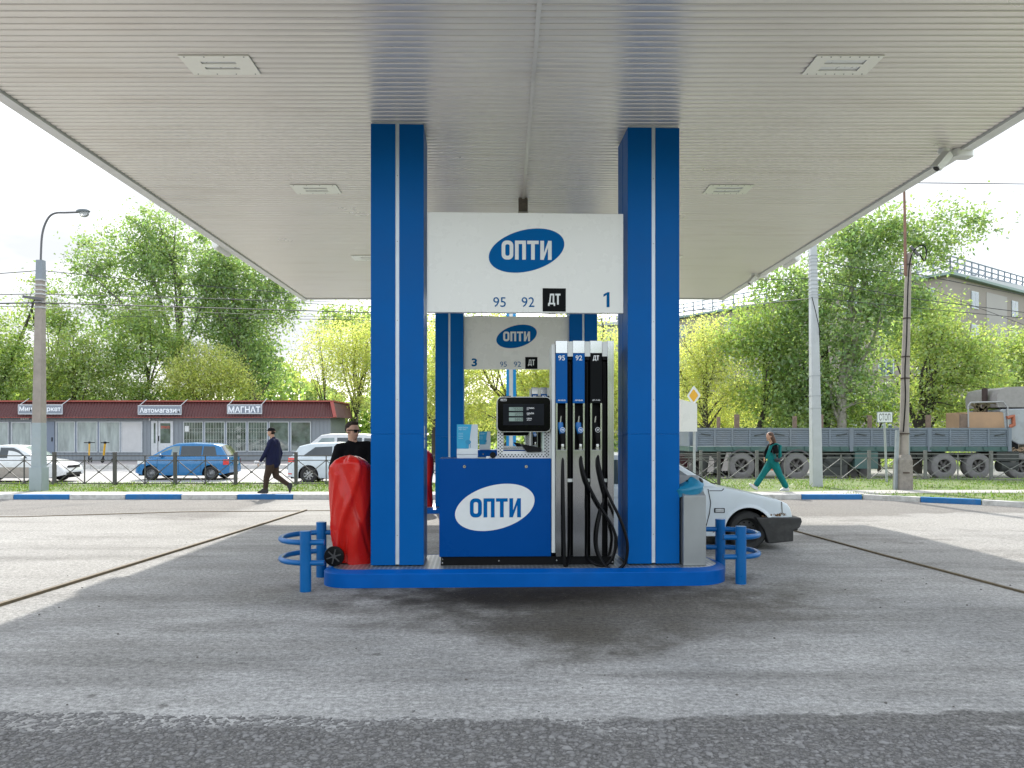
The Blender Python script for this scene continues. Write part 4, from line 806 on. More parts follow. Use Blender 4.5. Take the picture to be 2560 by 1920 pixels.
    def patch(nm, x0, x1, z0, z1, m, off=.009, par=t, sk=0, both=(-1, 1)):
        for sd_ in both:
            rows = [[(x+sk*(z-z0), sd_*(ys(x, z)+off), z) for x in np.linspace(x0, x1, 9)] for z in np.linspace(z0, z1, 4)]
            b = MB(); b.grid(rows); b.build(nm, m, par, 60)
    for q in s.get('patch', []): patch(*q)
    for x, z0, z1 in s.get('seams', []): patch('door_seam', x-.006, x+.006, z0, z1, M_blk, .004)
    for x, z in s.get('handles', []):
        for sd_ in (-1, 1): b = MB(); b.box(x-.08, x+.08, sd_*(ys(x, z)+.0)-.012, sd_*(ys(x, z))+.022, z-.014, z+.014); b.build('door_handle', pm, t, bev=.005)
    if 'mirror' in s:
        x, z = s['mirror']
        for sd_ in (-1, 1): b = MB(); b.ell((x, sd_*(yc(x, z)+.12), z+.02), (.07,.10,.065), 12, 8); b.bar((x, sd_*yc(x, z), z-.02), (x, sd_*(yc(x, z)+.1), z), .03); b.build('mirror', s.get('mirrorpaint', pm), t, 50)
    # front and back faces: grille, plate
    xf = Lh
    for nm, x, z0, z1, yh, m in s.get('ends', []):
        b = MB(); sg = 1 if x > 0 else -1; b.box(min(x, x+sg*.02), max(x, x+sg*.02), -yh, yh, z0, z1); b.build(nm, m, t, bev=.005)
    t['ys'] = 0; del t['ys']
    return t, ys, yc
Wh = paint('paint_white', (.62,.64,.65)); Wh2 = paint('paint_cool_white', (.50,.56,.60)); Bl = paint('paint_blue', (.0,.13,.33), dirt=.08); Gy = paint('paint_grey', (.26,.265,.27)); Dk = paint('paint_maroon', (.07,.02,.025)); Tan = paint('paint_dusty_tan', (.30,.27,.235))
ZR = -.2
def lane(px, Y): return (P(px, 0, Y)[0], Y, ZR)
# white sedan (faces right)
c_, ys, yc = car('white sedan with dusty beige flank parked on the road behind the left lamp post', 'car', lane(46, 29.5), 0, dict(L=4.35, W=1.70, r=.30, wheels=(-1.32,1.28), top=[(-2.17,.62),(-2.10,.92),(-1.6,.98),(-.9,.93),(1.0,.90),(1.5,.84),(1.95,.72),(2.12,.58),(2.17,.42)], belt=.90, sill=.20, paint=Wh,
  roof=[(-1.75,.96),(-1.25,1.25),(-.85,1.39),(-.2,1.44),(.3,1.40),(.75,1.18),(1.12,.92)], ws=(.33,1.05), rw=(-1.65,-.9), win=[[(-1.30,.95),(-.33,.95),(-.33,1.33),(-.75,1.33),(-1.15,1.15)],[(-.27,.95),(.82,.95),(.45,1.24),(.22,1.34),(-.27,1.35)]], seams=[(-.3,.3,.9),(.75,.3,.85)], handles=[(-.85,.78),(.1,.78)], mirror=(.72,.93),
  patch=[('headlight',1.70,2.05,.60,.72,M_lampw),('tail_lamp',-2.14,-1.9,.68,.88,M_lampr),('fog_lamp',1.93,2.1,.30,.36,M_lampw),('lower_flank',-.95,.95,.21,.60,Tan,.005)], ends=[('grille',2.16,.56,.66,.42,M_dark),('bumper_intake',2.165,.28,.38,.5,M_dark)], spokes=6))
# blue hatchback (faces left)
car('bright blue hatchback parked side on in front of the shop', 'car', lane(473, 31.2), math.pi, dict(L=3.82, W=1.67, r=.285, wheels=(-1.20,1.22), top=[(-1.91,.55),(-1.88,.90),(-1.5,.96),(.9,.93),(1.35,.86),(1.72,.72),(1.86,.56),(1.91,.38)], belt=.93, paint=Bl, holes=10, rim=mat('wheel_cover', (.24,.25,.26), .4, metal=.5),
  roof=[(-1.84,.93),(-1.72,1.10),(-1.52,1.38),(-1.2,1.46),(-.4,1.50),(.3,1.47),(.65,1.33),(1.38,.90)], ws=(.60,1.35), rw=(-1.84,-1.5), win=[[(-1.42,1.0),(-.85,.97),(-.85,1.37),(-1.3,1.36)],[(-.80,.97),(.05,.96),(.05,1.38),(-.80,1.38)],[(.11,.96),(1.14,.95),(.62,1.27),(.42,1.36),(.11,1.38)]], lightwin=(2,), seams=[(-.82,.3,.93),(.08,.3,.92),(.95,.35,.88)], handles=[(-.62,.80),(.3,.79)], mirror=(.80,.98),
  patch=[('headlight',1.42,1.78,.66,.78,M_lampw),('tail_lamp',-1.90,-1.70,.62,.84,M_lampr),('bumper_trim',-1.9,-1.55,.34,.42,Bl)], ends=[('grille',1.90,.45,.55,.35,M_dark),('number_plate',-1.93,.62,.74,.26,Wh)], spokes=0, rs=.09))
# pale hatchback facing right, behind the walking man
car('pale blue-white hatchback on the near lane left of the man in black', 'car', lane(870, 29.3), 0, dict(L=4.3, W=1.78, r=.325, wheels=(-1.32,1.34), top=[(-2.15,.48),(-2.13,.75),(-2.02,1.0),(-1.6,1.0),(1.0,.96),(1.5,.90),(1.95,.75),(2.1,.58),(2.15,.4)], belt=.98, paint=Wh2, spokes=8,
  roof=[(-2.02,1.0),(-1.86,1.18),(-1.72,1.40),(-1.3,1.50),(-.3,1.54),(.4,1.48),(1.3,.96)], ws=(.45,1.25), rw=(-2.0,-1.74), win=[[(-1.52,1.06),(-1.0,1.03),(-.45,1.03),(-.45,1.40),(-1.1,1.37)],[(-.40,1.03),(.45,1.02),(.45,1.36),(-.40,1.41)],[(.5,1.02),(1.05,1.0),(.7,1.25),(.5,1.34)]], seams=[(-.42,.35,1.0),(.48,.35,.97)], handles=[(-.75,.84),(.2,.84)], mirror=(.85,1.0),
  patch=[('tail_lamp',-2.13,-1.78,.80,.97,M_lampr),('headlight',1.65,2.0,.72,.84,M_lampw),('bumper_reflector',-2.12,-1.95,.34,.38,M_lampr)], ends=[('rear_glass_trim',-2.16,.55,.70,.5,Wh2)], rs=.1))
# tall grey van behind it, facing left
car('silver grey people carrier parked behind the pale hatchback', 'van', lane(856, 34.0), math.pi, dict(L=4.6, W=1.8, r=.32, wheels=(-1.4,1.45), top=[(-2.3,.55),(-2.28,1.0),(-1.9,1.08),(1.2,1.05),(1.7,.98),(2.1,.82),(2.28,.6),(2.3,.4)], belt=1.05, paint=Gy, roofpaint=paint('paint_silver', (.50,.51,.52)), spokes=5,
  roof=[(-2.26,1.08),(-2.12,1.5),(-2.0,1.78),(-1.0,1.86),(.5,1.86),(.85,1.80),(1.75,1.05)], ws=(.88,1.70), rw=(-2.24,-2.0), win=[[(-1.9,1.12),(-1.1,1.12),(-1.1,1.68),(-1.85,1.66)],[(-1.0,1.12),(.10,1.12),(.10,1.70),(-1.0,1.70)],[(.22,1.12),(1.3,1.12),(.78,1.68),(.22,1.70)]], lightwin=(2,), seams=[(-1.05,.35,1.05),(.16,.35,1.05)], handles=[(-.8,.9),(.4,.9)], mirror=(1.05,1.12), patch=[('headlight',1.9,2.2,.72,.86,M_lampw),('tail_lamp',-2.28,-2.1,.9,1.3,M_lampr)], rs=.08))
# dark red car behind the trailer's tail
car('dark maroon car half hidden behind the tail of the trailer', 'car', lane(1728, 34.5), 0, dict(L=4.2, W=1.7, r=.30, wheels=(-1.3,1.3), top=[(-2.1,.5),(-2.05,.9),(-1.5,.95),(.9,.92),(1.5,.86),(1.95,.7),(2.1,.45)], belt=.9, paint=Dk, spokes=7,
  roof=[(-1.75,.95),(-1.3,1.3),(-.8,1.43),(.2,1.43),(.6,1.25),(1.15,.9)], ws=(.25,1.1), rw=(-1.7,-.9), win=[[(-1.25,.97),(-.3,.97),(-.3,1.34),(-.8,1.34)],[(-.25,.97),(.85,.97),(.4,1.3),(-.25,1.35)]], seams=[(-.3,.3,.9)], patch=[('headlight',1.7,2.03,.62,.74,M_lampw)]))
# the old white wedge hatchback at the pump (faces right)
CXV, CYV = 2.26, 11.72
vz, ys, yc = car('old white wedge-nosed hatchback with rust and black bumper, stopped behind the right column', 'car', (CXV, CYV, 0), 0, dict(name='old_hatchback', L=3.92, W=1.64, r=.283, gap=.062, wheels=(-1.17,1.285), top=[(-1.96,.55),(-1.93,.86),(-1.5,.90),(-.2,.915),(.80,.925),(.95,.905),(1.72,.735),(1.88,.665),(1.94,.56),(1.96,.46)], belt=.915, sill=.205, tum=.035, waist=.60, rs=.035, crown=.018, endf=.10, endl=.25, sm=28,
  paint=mat('old_white_paint', (.60,.66,.70), .33, spec=.5, var=.03, vs=2, coat=.2, dirt=.12, dirtc=(.33,.30,.26)), rim=M_rimd, holes=10,
  roof=[(-1.90,.90),(-1.62,1.12),(-1.38,1.30),(-.9,1.37),(-.2,1.385),(.12,1.36),(.86,.915)], ws=(.14,.82), rw=(-1.85,-1.4), lean=.33, inset=.05, glass=mat('old_glass', (.06,.08,.085), .06, spec=.8),
  win=[[(-1.40,.96),(-.86,.96),(-.86,1.29),(-1.15,1.27)],[(-.80,.96),(-.12,.96),(-.12,1.31),(-.80,1.31)],[(-.06,.96),(.62,.96),(.13,1.28),(-.06,1.31)]],
  seams=[(-.09,.25,.9)], handles=[(-.62,.78),(.10,.78)], mirror=(.55,.98), mirrorpaint=M_dark))
b = MB()       # door line with its kink, and the arm of the mirror
for (x0, z0), (x1, z1) in (((.70,.89),(.735,.70)),((.735,.70),(.72,.55)),((.72,.55),(.66,.30)),((.66,.30),(.60,.26))):
    b.bar((x0,-(ys(x0,z0)+.002),z0),(x1,-(ys(x1,z1)+.002),z1),.010,.010,(0,1,0))
for (x0, z0), (x1, z1) in (((.72,.865),(.90,.865)),((.90,.865),(.93,.895))): b.bar((x0,-(ys(x0,z0)+.002),z0),(x1,-(ys(x1,z1)+.002),z1),.009,.009,(0,1,0))
b.build('door_seam', M_blk, vz)
b = MB(); b.bar((1.765,-(ys(1.75,.71)+.001),.705),(1.775,-(ys(1.76,.5)+.001),.52),.009,.012,(0,1,0)); b.build('nose_seam', mat('seam_grey', (.10,.09,.07), .8), vz)
M_bump = mat('old_bumper', (.018,.018,.019), .5, var=.4, vs=8, dirt=.5, dirtc=(.07,.068,.062))
b = MB()
for sd_ in (-1, 1):
    yo = .845*sd_; P_ = [(1.37,.485),(2.04,.478),(2.055,.42),(2.02,.33),(1.93,.29),(1.93,.135),(1.56,.10),(1.545,.17),(1.50,.30)]
    b.prism(P_, 'y', min(yo, yo-.14*sd_), max(yo, yo-.14*sd_))
b.box(1.90,2.05,-.705,.705,.27,.478); b.box(1.86,1.93,-.705,.705,.12,.27); b.build('front_bumper', M_bump, vz, bev=.018, seg=3)
b = MB(); b.box(-2.04,-1.80,-.82,.82,.30,.49); b.build('rear_bumper', M_bump, vz, bev=.02)
b = MB(); y = -(ys(.86,.58)+.006); b.box(.80,.925,y-.012,y+.01,.552,.607); ind = b.build('side_repeater', mat('repeater_lens', (.45,.47,.48), .3), vz, bev=.012)
b = MB(); b.box(.785,.94,y-.004,y+.012,.545,.614); b.build('repeater_gasket', M_blk, ind, bev=.02)
rng = random.Random(8); b = MB()
for cx, cz, n_, sp in ((1.73,.50,22,.055),(1.50,.495,6,.02),(.72,.262,26,.10),(1.765,.53,10,.02)):
    for i in range(n_):
        x = cx+rng.gauss(0, sp); z = cz+abs(rng.gauss(0, sp*.35)); r_ = rng.uniform(.004,.013); y = -(ys(x, z)+.003); b.face([(x+r_*rng.uniform(.5,1.3)*math.cos(a), y, z+r_*rng.uniform(.5,1.3)*math.sin(a)) for a in [2*math.pi*u/7 for u in range(7)]])
b.build('rust_patches', mat('rust', (.14,.075,.03), .95, var=.5, vs=60), vz)
for sd_ in (-1, 1): b = MB(); b.box(1.86,1.925,sd_*.60-.14,sd_*.60+.12,.50,.60); b.build('headlight', M_lampw, vz, bev=.01)
for y0_ in (-.6, .1): b = MB(); b.tube([(.86,y0_,.945),(.5,y0_+.4,1.165)], .006, 6); b.build('wiper', M_blk, vz)
for hx in (1.285,):                     # moulded lip above the front arch
    rows = []
    for a in np.linspace(.05, 3.09, 24): rows.append([(hx+(.345+d)*math.cos(a), -(ys(hx, .6)+o), .277+(.345+d)*math.sin(a)) for d, o in ((0,-.01),(.0,.012),(.03,.012),(.055,-.004))])
    b = MB(); b.grid(rows); b.build('arch_lip', _m['old_white_paint'], vz, 60)
# ---------------------------------------------------------------- the long trailer with its tractor
TYY = 31.0
tr = thing('articulated_truck', 'long blue-grey dropside trailer truck with white cab passing behind the right fence', 'truck', (0, TYY, ZR))
def tp_(px, py=None): x, _, z = P(px, py or 1083, TYY); return x, z-ZR
M_side = mat('trailer_side', (.145,.175,.205), .6, var=.12, vs=1.2, dirt=.35, dirtc=(.20,.19,.18)); M_gr = mat('trailer_green', (.045,.10,.09), .6, dirt=.4, dirtc=(.15,.15,.13)); M_ch = mat('chassis_grime', (.035,.04,.036), .8, var=.4, vs=3, dirt=.4, dirtc=(.1,.09,.08))
M_tt = mat('dusty_tyre', (.16,.155,.15), .95, var=.2, vs=3); M_hub = mat('hub_grime', (.09,.085,.08), .8, var=.3); M_wood = mat('stake_wood', (.17,.12,.09), .8, var=.3, vs=8)
ztop, zmid, zlow = tp_(0,1071)[1], tp_(0,1116)[1], tp_(0,1128.5)[1]
edges = [1738, 1922, 2127, 2322, 2522]
for a, c in zip(edges[:-1], edges[1:]):
    x0, x1 = tp_(a)[0]+.07, tp_(c)[0]-.07; b = MB(); n = 9; h = (ztop-zmid)/n
    for i in range(n):
        z = zmid+i*h; b.add([(x0,-.03,z),(x1,-.03,z),(x1,-.03,z+h*.6),(x0,-.03,z+h*.6),(x1,-.008,z+h*.8),(x0,-.008,z+h*.8),(x1,-.03,z+h),(x0,-.03,z+h)], [(0,1,2,3),(3,2,4,5),(5,4,6,7)])
    b.box(x0,x1,-.005,.05,zmid,ztop)
    m_ = 4
    for i in range(m_+1): xx = x0+(x1-x0)*i/m_; b.box(max(x0, xx-.035), min(x1, xx+.035), -.055, -.004, zmid, ztop)
    b.box(x0,x1,-.05,-.004,ztop-.05,ztop+.02); b.build('side_board', M_side, tr)
    b = MB(); b.bar((x1-.55,-.07,ztop-.30),(x1-.12,-.07,ztop-.22),.03); b.bar((x0+.15,-.07,ztop-.22),(x0+.55,-.07,ztop-.28),.03); b.build('latch', M_ch, tr)
for a in edges: x = tp_(a)[0]; b = MB(); b.box(x-.07,x+.07,-.075,.1,zlow,ztop+.03); b.build('board_post', M_side, tr)
xl, xr = tp_(1722)[0], tp_(2528)[0]
b = MB(); b.box(xl,xr,-.04,2.45,zlow,zmid-.01); 
for i in range(18): x = xl+.4+i*(xr-xl-.8)/17; b.box(x-.06,x+.06,-.09,-.03,zlow+.06,zlow+.18)
b.build('bed_frame', M_gr, tr)
b = MB(); b.box(xl,xr,2.40,2.45,zmid,ztop); b.box(xl,xl+.05,0,2.4,zmid,ztop); b.build('far_boards', M_side, tr)
b = MB(); b.box(xl+.3,xr-2.5,.4,2.0,zlow-.32,zlow); b.box(xl+.6, tp_(1800)[0], .15, .6, zlow-.9, zlow-.2); b.box(tp_(2060)[0],tp_(2120)[0],.05,.7,zlow-1.0,zlow-.45); b.build('chassis', M_ch, tr)
b = MB(); b.box(tp_(2137)[0],tp_(2195)[0],-.02,.5,zlow-.72,zlow-.02); b.build('tool_locker', M_gr, tr, bev=.02)
def twheel(px, r, y=.25, par=tr):
    x = tp_(px)[0]; b = MB(); b.lathe([(r*.50,-.22),(r*.56,-.25),(r*.85,-.25),(r*.97,-.2),(r,-.12),(r,.12),(r*.97,.2),(r*.85,.25),(r*.56,.25),(r*.5,.2)], 40, (x,y,r), 'y'); o = b.build('wheel', M_tt, par, 40)
    b = MB(); b.lathe([(r*.52,-.21),(r*.46,-.10),(r*.40,.02),(r*.2,.03),(r*.19,-.14),(r*.13,-.2),(0,-.2)], 24, (x,y,r), 'y'); b.build('rim', M_hub, o, 40)
    b = MB()
    for i in range(6): a = i*math.pi/3; b.bar((x+r*.16*math.cos(a), y-.10, r+r*.16*math.sin(a)), (x+r*.5*math.cos(a), y-.14, r+r*.5*math.sin(a)), .09, .05, (0,1,0))
    b.build('spider', M_hub, o)
for px in (1855, 1992): twheel(px, .555)
for px in (2362, 2448): twheel(px, .54)
twheel(2556, .54, .3)
for px in (1779, 1926): twheel(px, .5, 1.9)
for px in (2164, 2190): x = tp_(px)[0]; b = MB(); b.lathe([(0,-.1),(.3,-.1),(.33,0),(.3,.1),(0,.1)], 24, (x,1.2,.34), 'y'); b.build('wheel', M_tt, tr, 40)
for px in (1855, 1992):                 # mudguards
    x = tp_(px)[0]; rows = [[(x+rr*math.cos(a), y, .555+rr*math.sin(a)) for rr, y in ((.62,-.04),(.68,-.06),(.70,.5))] for a in np.linspace(.35, 2.8, 20)]; b = MB(); b.grid(rows); b.build('mudguard', mat('mudguard_grey', (.10,.10,.105), .7), tr, 50)
x = tp_(1822)[0]; b = MB(); b.prism([(x-.32,.35),(x-.05,.35),(x-.02,.85),(x+.10,1.1),(x-.1,1.1)], 'y', -.03, .0); b.build('mud_flap', mat('flap_grey', (.28,.26,.24), .8), tr); b = MB(); x = tp_(1768)[0]; b.prism([(x,.3),(x+.25,.3),(x+.28,.8),(x+.1,1.0)], 'y', -.03, .0); b.build('mud_flap', mat('flap_grey', (.28,.26,.24), .8), tr)
x = tp_(1928)[0]; b = MB(); b.prism([(x-.13,.50),(x+.03,.36),(x+.17,.62),(x+.0,.80)], 'y', -.05, -.03); b.build('reflector_plate', mat('reflector_red', (.85,.06,.02), .4), tr)
x0, x1 = tp_(2065)[0], tp_(2130)[0]; b = MB(); b.tube([(x0,.2,.85),(x0+.3,.2,.62),(x1-.5,.2,.62),(x1,.2,.9)], .2, 12); b.box(x0+.1,x1-.1,.1,.5,.75,.95); b.build('air_tank', M_ch, tr)
b = MB(); rng = random.Random(3)
for i in range(14):
    x = xl+1+i*.85; b.tube([(x,.3,zlow-.1),(x+.25,.28,zlow-.45-rng.random()*.2),(x+.7,.3,zlow-.2)], .02, 5)
b.build('air_hose', M_rubber, tr)
for px, wd, top_ in ((1798,.07,1042),(1844,.10,1036),(1989,.08,1040),(2054,.10,1036),(2177,.08,1038),(2324,.10,1037),(2413,.16,1035)):
    x, z = tp_(px, top_); b = MB(); b.box(x-wd,x+wd,.06,.14,zmid,z); b.build('stake', M_wood, tr)
b = MB(); b.box(tp_(2425)[0], tp_(2520)[0], .12, 1.7, zmid+.3, tp_(0,1030)[1]); b.build('plywood_box', mat('plywood', (.36,.23,.14), .75, var=.14, vs=1.6), tr, bev=.01)
rk = [(2423,1068),(2422,1015),(2428,1006),(2510,1004),(2521,1018),(2523,1068)]
b = MB(); b.tube([(tp_(a)[0], .05, tp_(a, c)[1]) for a, c in rk], .03, 8); b.build('headboard_rail', mat('rail_grey', (.33,.33,.33), .6), tr)
b = MB()
for (a, c), (d, e) in (((2448,1030),(2455,1008)),((2462,1030),(2458,1010)),((2470,1028),(2478,1008)),((2450,1009),(2505,1006)),((2440,1010),(2470,1026)),((2486,1012),(2455,1028))): b.bar((tp_(a)[0],.3,tp_(a,c)[1]),(tp_(d)[0],.3,tp_(d,e)[1]),.09)
b.build('rope_bundle', mat('old_rope', (.11,.09,.05), .9), tr)
b = MB(); x = tp_(2489)[0]; b.cyl((x,.7,.9),(x,.7,tp_(0,968)[1]),.11,n=14); b.build('exhaust_stack', mat('stack_rust', (.045,.028,.026), .8), tr)
b = MB(); x0 = tp_(2497)[0]; z0, z1 = tp_(0,1075)[1], tp_(0,1022)[1]
b.prism([(x0+.35,z0-.3),(x0+.25,z0+.7),(x0+.1,z1-.1),(x0+.2,z1),(x0+3.0,z1+.05),(x0+3.0,z0-.6),(x0+.9,z0-.6)], 'y', .1, 2.4); b.build('cab', paint('cab_white', (.30,.32,.35), dirt=.5), tr, bev=.05)
b = MB(); zs, zt = tp_(0,1018)[1], tp_(0,970)[1]; rows = []
for y in (.15, .8, 1.6, 2.3): rows.append([(x0+.05,y,zs),(x0+.03,y,zs+(zt-zs)*.6),(x0+.15,y,zt-.05),(x0+.5,y,zt+.05),(x0+1.6,y,zt+.10),(x0+2.4,y,zt-.2),(x0+2.8,y,zs)])
b.grid(rows); b.face(rows[0]); b.face(rows[-1][::-1]); b.build('roof_spoiler', mat('spoiler_grey', (.26,.245,.24), .5, var=.12), tr, 40)
b = MB(); b.tube([(tp_(a)[0], .08, tp_(a, c)[1]) for a, c in ((2520,1045),(2536,1040),(2537,1062),(2524,1068))], .09, 10); b.build('orange_hose', mat('hose_orange', (.32,.09,.04), .5), tr, 50)
b = MB(); b.box(tp_(2530)[0], tp_(2552)[0], .15, 2.2, zlow-.2, z0-.35); b.build('cab_rear_gap', M_blk, tr)
b = MB(); b.box(tp_(2330)[0], tp_(2600)[0], .6, 1.8, .75, 1.05); b.box(tp_(2492)[0],tp_(2548)[0],.0,.5,.75,1.15); b.cyl((tp_(2505)[0],.25,.55),(tp_(2548)[0],.25,.55),.25,n=20); b.build('tractor_frame', M_ch, tr, bev=.02)
rng = random.Random(5); b = MB()
for i in range(16): x = tp_(2480)[0]+rng.random()*1.2; b.tube(spline([(x,rng.random()*.3+.1,1.25),(x+.15,.1,1.12+rng.random()*.2),(x+.35,.2,1.3),(x+.5,.1,1.15)], 4), .018, 5)
b.build('cable_coils', mat('coil_tan', (.28,.20,.13), .8), tr)
# ---------------------------------------------------------------- the row of shops
YS = 46.0
def sp(px, py=1083): x, _, z = P(px, py, YS); return x, z
M_wall = mat('shop_cladding', (.225,.25,.28), .6, var=.05, vs=1, dirt=.15, dirtc=(.2,.2,.2)); M_wall2 = mat('shop_panel_blue', (.17,.205,.27), .5, var=.05, vs=1); M_roof = mat('maroon_roof', (.085,.022,.021), .5, var=.06, vs=1.5); M_trim = mat('roof_trim_red', (.30,.06,.045), .5)
M_fr = mat('window_frame_white', (.50,.53,.56), .5); M_pane = mat('shop_glass', (.09,.115,.11), .04, spec=1.0, var=.75, vs=1.6); M_curt = mat('curtain', (.34,.38,.385), .12, spec=.8, var=.30, vs=1.1, stretch=(3,1,.6)); M_sheet = mat('banner_sheet', (.52,.52,.53), .6, var=.06, vs=2.5, bump=.4, bs=3)
XR = sp(826)[0]; XL = -34.0; zb0, zt0 = -.2, sp(0,1043)[1]
sh = thing('shop_row', 'low grey-blue shop building with ribbed maroon roof band across the road', 'building', (0, YS, 0))
b = MB(); b.box(XL, XR, 0, 4.4, zb0, zt0+.3)
n = int((XR-XL)/.24)
for i in range(n):
    x = XL+i*.24; b.box(x, x+.15, -.018, -.002, zb0, zt0)
for i in range(18): y = i*.24; b.box(XR+.002, XR+.018, y, y+.15, zb0, zt0)
b.build('wall', M_wall, sh)
ztt, zrb = sp(0,1004)[1], sp(0,1043.5)[1]; XE = sp(843)[0]
b = MB(); yo, yi = -.55, .10; rows = [[], []]; n = int((XE-XL)/.09)
for i in range(n+1):
    x = XL+(XE-XL)*i/n; o_ = .035*(1 if i % 2 else -1); tx = x if x < XR-.3 else x - (x-(XR-.3))*.5
    rows[0].append((x, yo+o_, zrb)); rows[1].append((tx, yi+o_, ztt))
b.grid(rows)
rows = [[], []]; n2 = 26
for i in range(n2+1):
    y = yo+.05+i*.19; o_ = .035*(1 if i % 2 else -1); rows[0].append((XE+o_+.0, y, zrb)); rows[1].append((XR+.15+o_, yi+(y-yo)*.99, ztt))
b.grid(rows); b.box(XL,XR+.1,yi+.05,4.7,ztt-.1,ztt-.02); rf = b.build('roof', M_roof, sh)
b = MB(); b.bar((XL,yi-.06,ztt+.03),(XR+.1,yi-.06,ztt+.03),.16,.09); b.bar((XR+.15,yi-.05,ztt+.03),(XR+.15,4.6,ztt+.03),.16,.09); b.bar((XR+.08,yi-.08,ztt),(XE,yo-.03,zrb),.20,.07,(0,-1,.3)); b.box(XL,XE,yo+.0,.0,zrb-.03,zrb+.01); b.build('trim', M_trim, rf)
def win(px0, px1, py0, py1, m, grid_=0, deco=False, label=None):
    x0, z1 = sp(px0, py0); x1, z0 = sp(px1, py1); f = .05; b = MB()
    b.box(x0-f,x0,-.07,-.01,z0-f,z1+f); b.box(x1,x1+f,-.07,-.01,z0-f,z1+f); b.box(x0,x1,-.07,-.01,z1,z1+f); b.box(x0,x1,-.07,-.01,z0-f,z0); fo = b.build('window', M_fr, sh)
    b = MB(); b.box(x0,x1,-.035,-.012,z0,z1); b.build('pane', m, fo)
    if grid_:
        b = MB(); nb = 7
        for i in range(1, nb): x = x0+(x1-x0)*i/nb; b.bar((x,-.042,z0),(x,-.042,z1),.022,.01,(0,1,0))
        for zz in (.33, .72):
            for i in range(nb):
                cx = x0+(x1-x0)*(i+.5)/nb; cz = z0+(z1-z0)*zz; pts = [(cx+.085*math.cos(a), -.044, cz+.12*math.sin(a)) for a in [2*math.pi*u/10 for u in range(11)]]; b.tube(pts, .01, 4)
        if deco:
            cx = x0+(x1-x0)*.62
            for cz, r_ in ((z0+.35,.18),(z0+.85,.14),(z0+1.35,.2)):
                for u in range(10): a = u*math.pi/5; b.bar((cx,-.046,cz),(cx+r_*math.cos(a),-.046,cz+r_*math.sin(a)),.03,.008,(0,1,0))
        b.build('grille', mat('grille_grey', (.40,.42,.40), .6), fo)
    return fo
for a, c in ((-54,-32),(-20,21),(32,78)): win(a, c, 1057, 1118, M_curt)
for a, c, m in ((143,187,M_curt),(195,243,M_curt),(251,299,M_curt),(305,355,M_sheet)): win(a, c, 1056, 1129, m)
for a, c, g, d in ((461,507,1,0),(514,561,1,0),(568,615,1,1),(622,668,1,0),(675,721,0,0),(729,776,0,0)): win(a, c, 1056, 1127, M_pane, g, d)
for a, c in ((141,146),(188,194),(244,250),(300,304)): x0, x1 = sp(a)[0], sp(c)[0]; b = MB(); b.box(x0+.03,x1-.03,-.05,-.02,sp(0,1129)[1],sp(0,1056)[1]); b.build('mullion', M_wall2, sh)
for a, c in ((508,513),(562,567),(616,621),(669,674),(722,728)): x0, x1 = sp(a)[0], sp(c)[0]; b = MB(); b.box(x0+.03,x1-.03,-.05,-.02,sp(0,1127)[1],sp(0,1056)[1]); b.build('mullion', M_wall2, sh)
x0, x1 = sp(111)[0], sp(137)[0]; b = MB(); b.box(x0,x1,-.06,-.02,zb0+.1,sp(0,1054)[1]); dr = b.build('steel_door', M_wall2, sh, bev=.01); b = MB(); b.box(x1-.15,x1-.1,-.1,-.06,1.2,1.45); b.build('handle', M_dark, dr)
x0, x1 = sp(379)[0], sp(433.5)[0]; z1 = sp(0,1052.5)[1]; b = MB(); b.box(x0,x1,-.06,-.02,zb0+.15,z1); dr = b.build('glazed_door', mat('door_white', (.55,.57,.60), .45), sh, bev=.01)
for a, c, y0_, y1_ in ((385.5,390,1058,1108),(402,427,1058,1108)): xx0, zz1 = sp(a, y0_); xx1, zz0 = sp(c, y1_); b = MB(); b.box(xx0,xx1,-.066,-.058,zz0,zz1); b.build('pane', M_pane, dr)
xx0, zz1 = sp(402,1065); xx1, zz0 = sp(427,1071.5); b = MB(); add_text(b, 'ОТКРЫТО', xx0+.04, xx1-.04, zz0, zz1, -.07, .02); b.build('lettering', mat('letter_red', (.60,.06,.03), .5), dr)
b = MB(); xx, zz = sp(398, 1098); b.box(xx-.02,xx+.02,-.1,-.06,zz-.12,zz+.2); b.bar((sp(396)[0],-.07,z1),(sp(396)[0],-.07,zb0+.2),.03,.01); b.build('handle', M_dark, dr)
b = MB(); x0, z1 = sp(463,1065); x1, z0 = sp(473,1079); b.box(x0,x1,-.055,-.046,z0,z1); b.build('paper_notice', M_logow, sh)
b = MB(); x0, z1 = sp(54,1043.5); x1, z0 = sp(76,1049)
for i in range(4): w_ = (x1-x0)/4; b.box(x0+i*w_+.03, x0+(i+1)*w_-.03, -.14, -.06, z0, z1)
b.build('wall_lamp', M_logow, sh)
b = MB(); x0, z1 = sp(372,1044); b.ell((x0+.1,-.1,z1-.1),(.05,.06,.1),10,6); b.build('door_camera', M_logow, sh)
M_sb = mat('signboard_grey', (.20,.225,.275), .5, var=.04); M_sl = mat('signboard_letters', (.80,.83,.88), .5, var=.03)
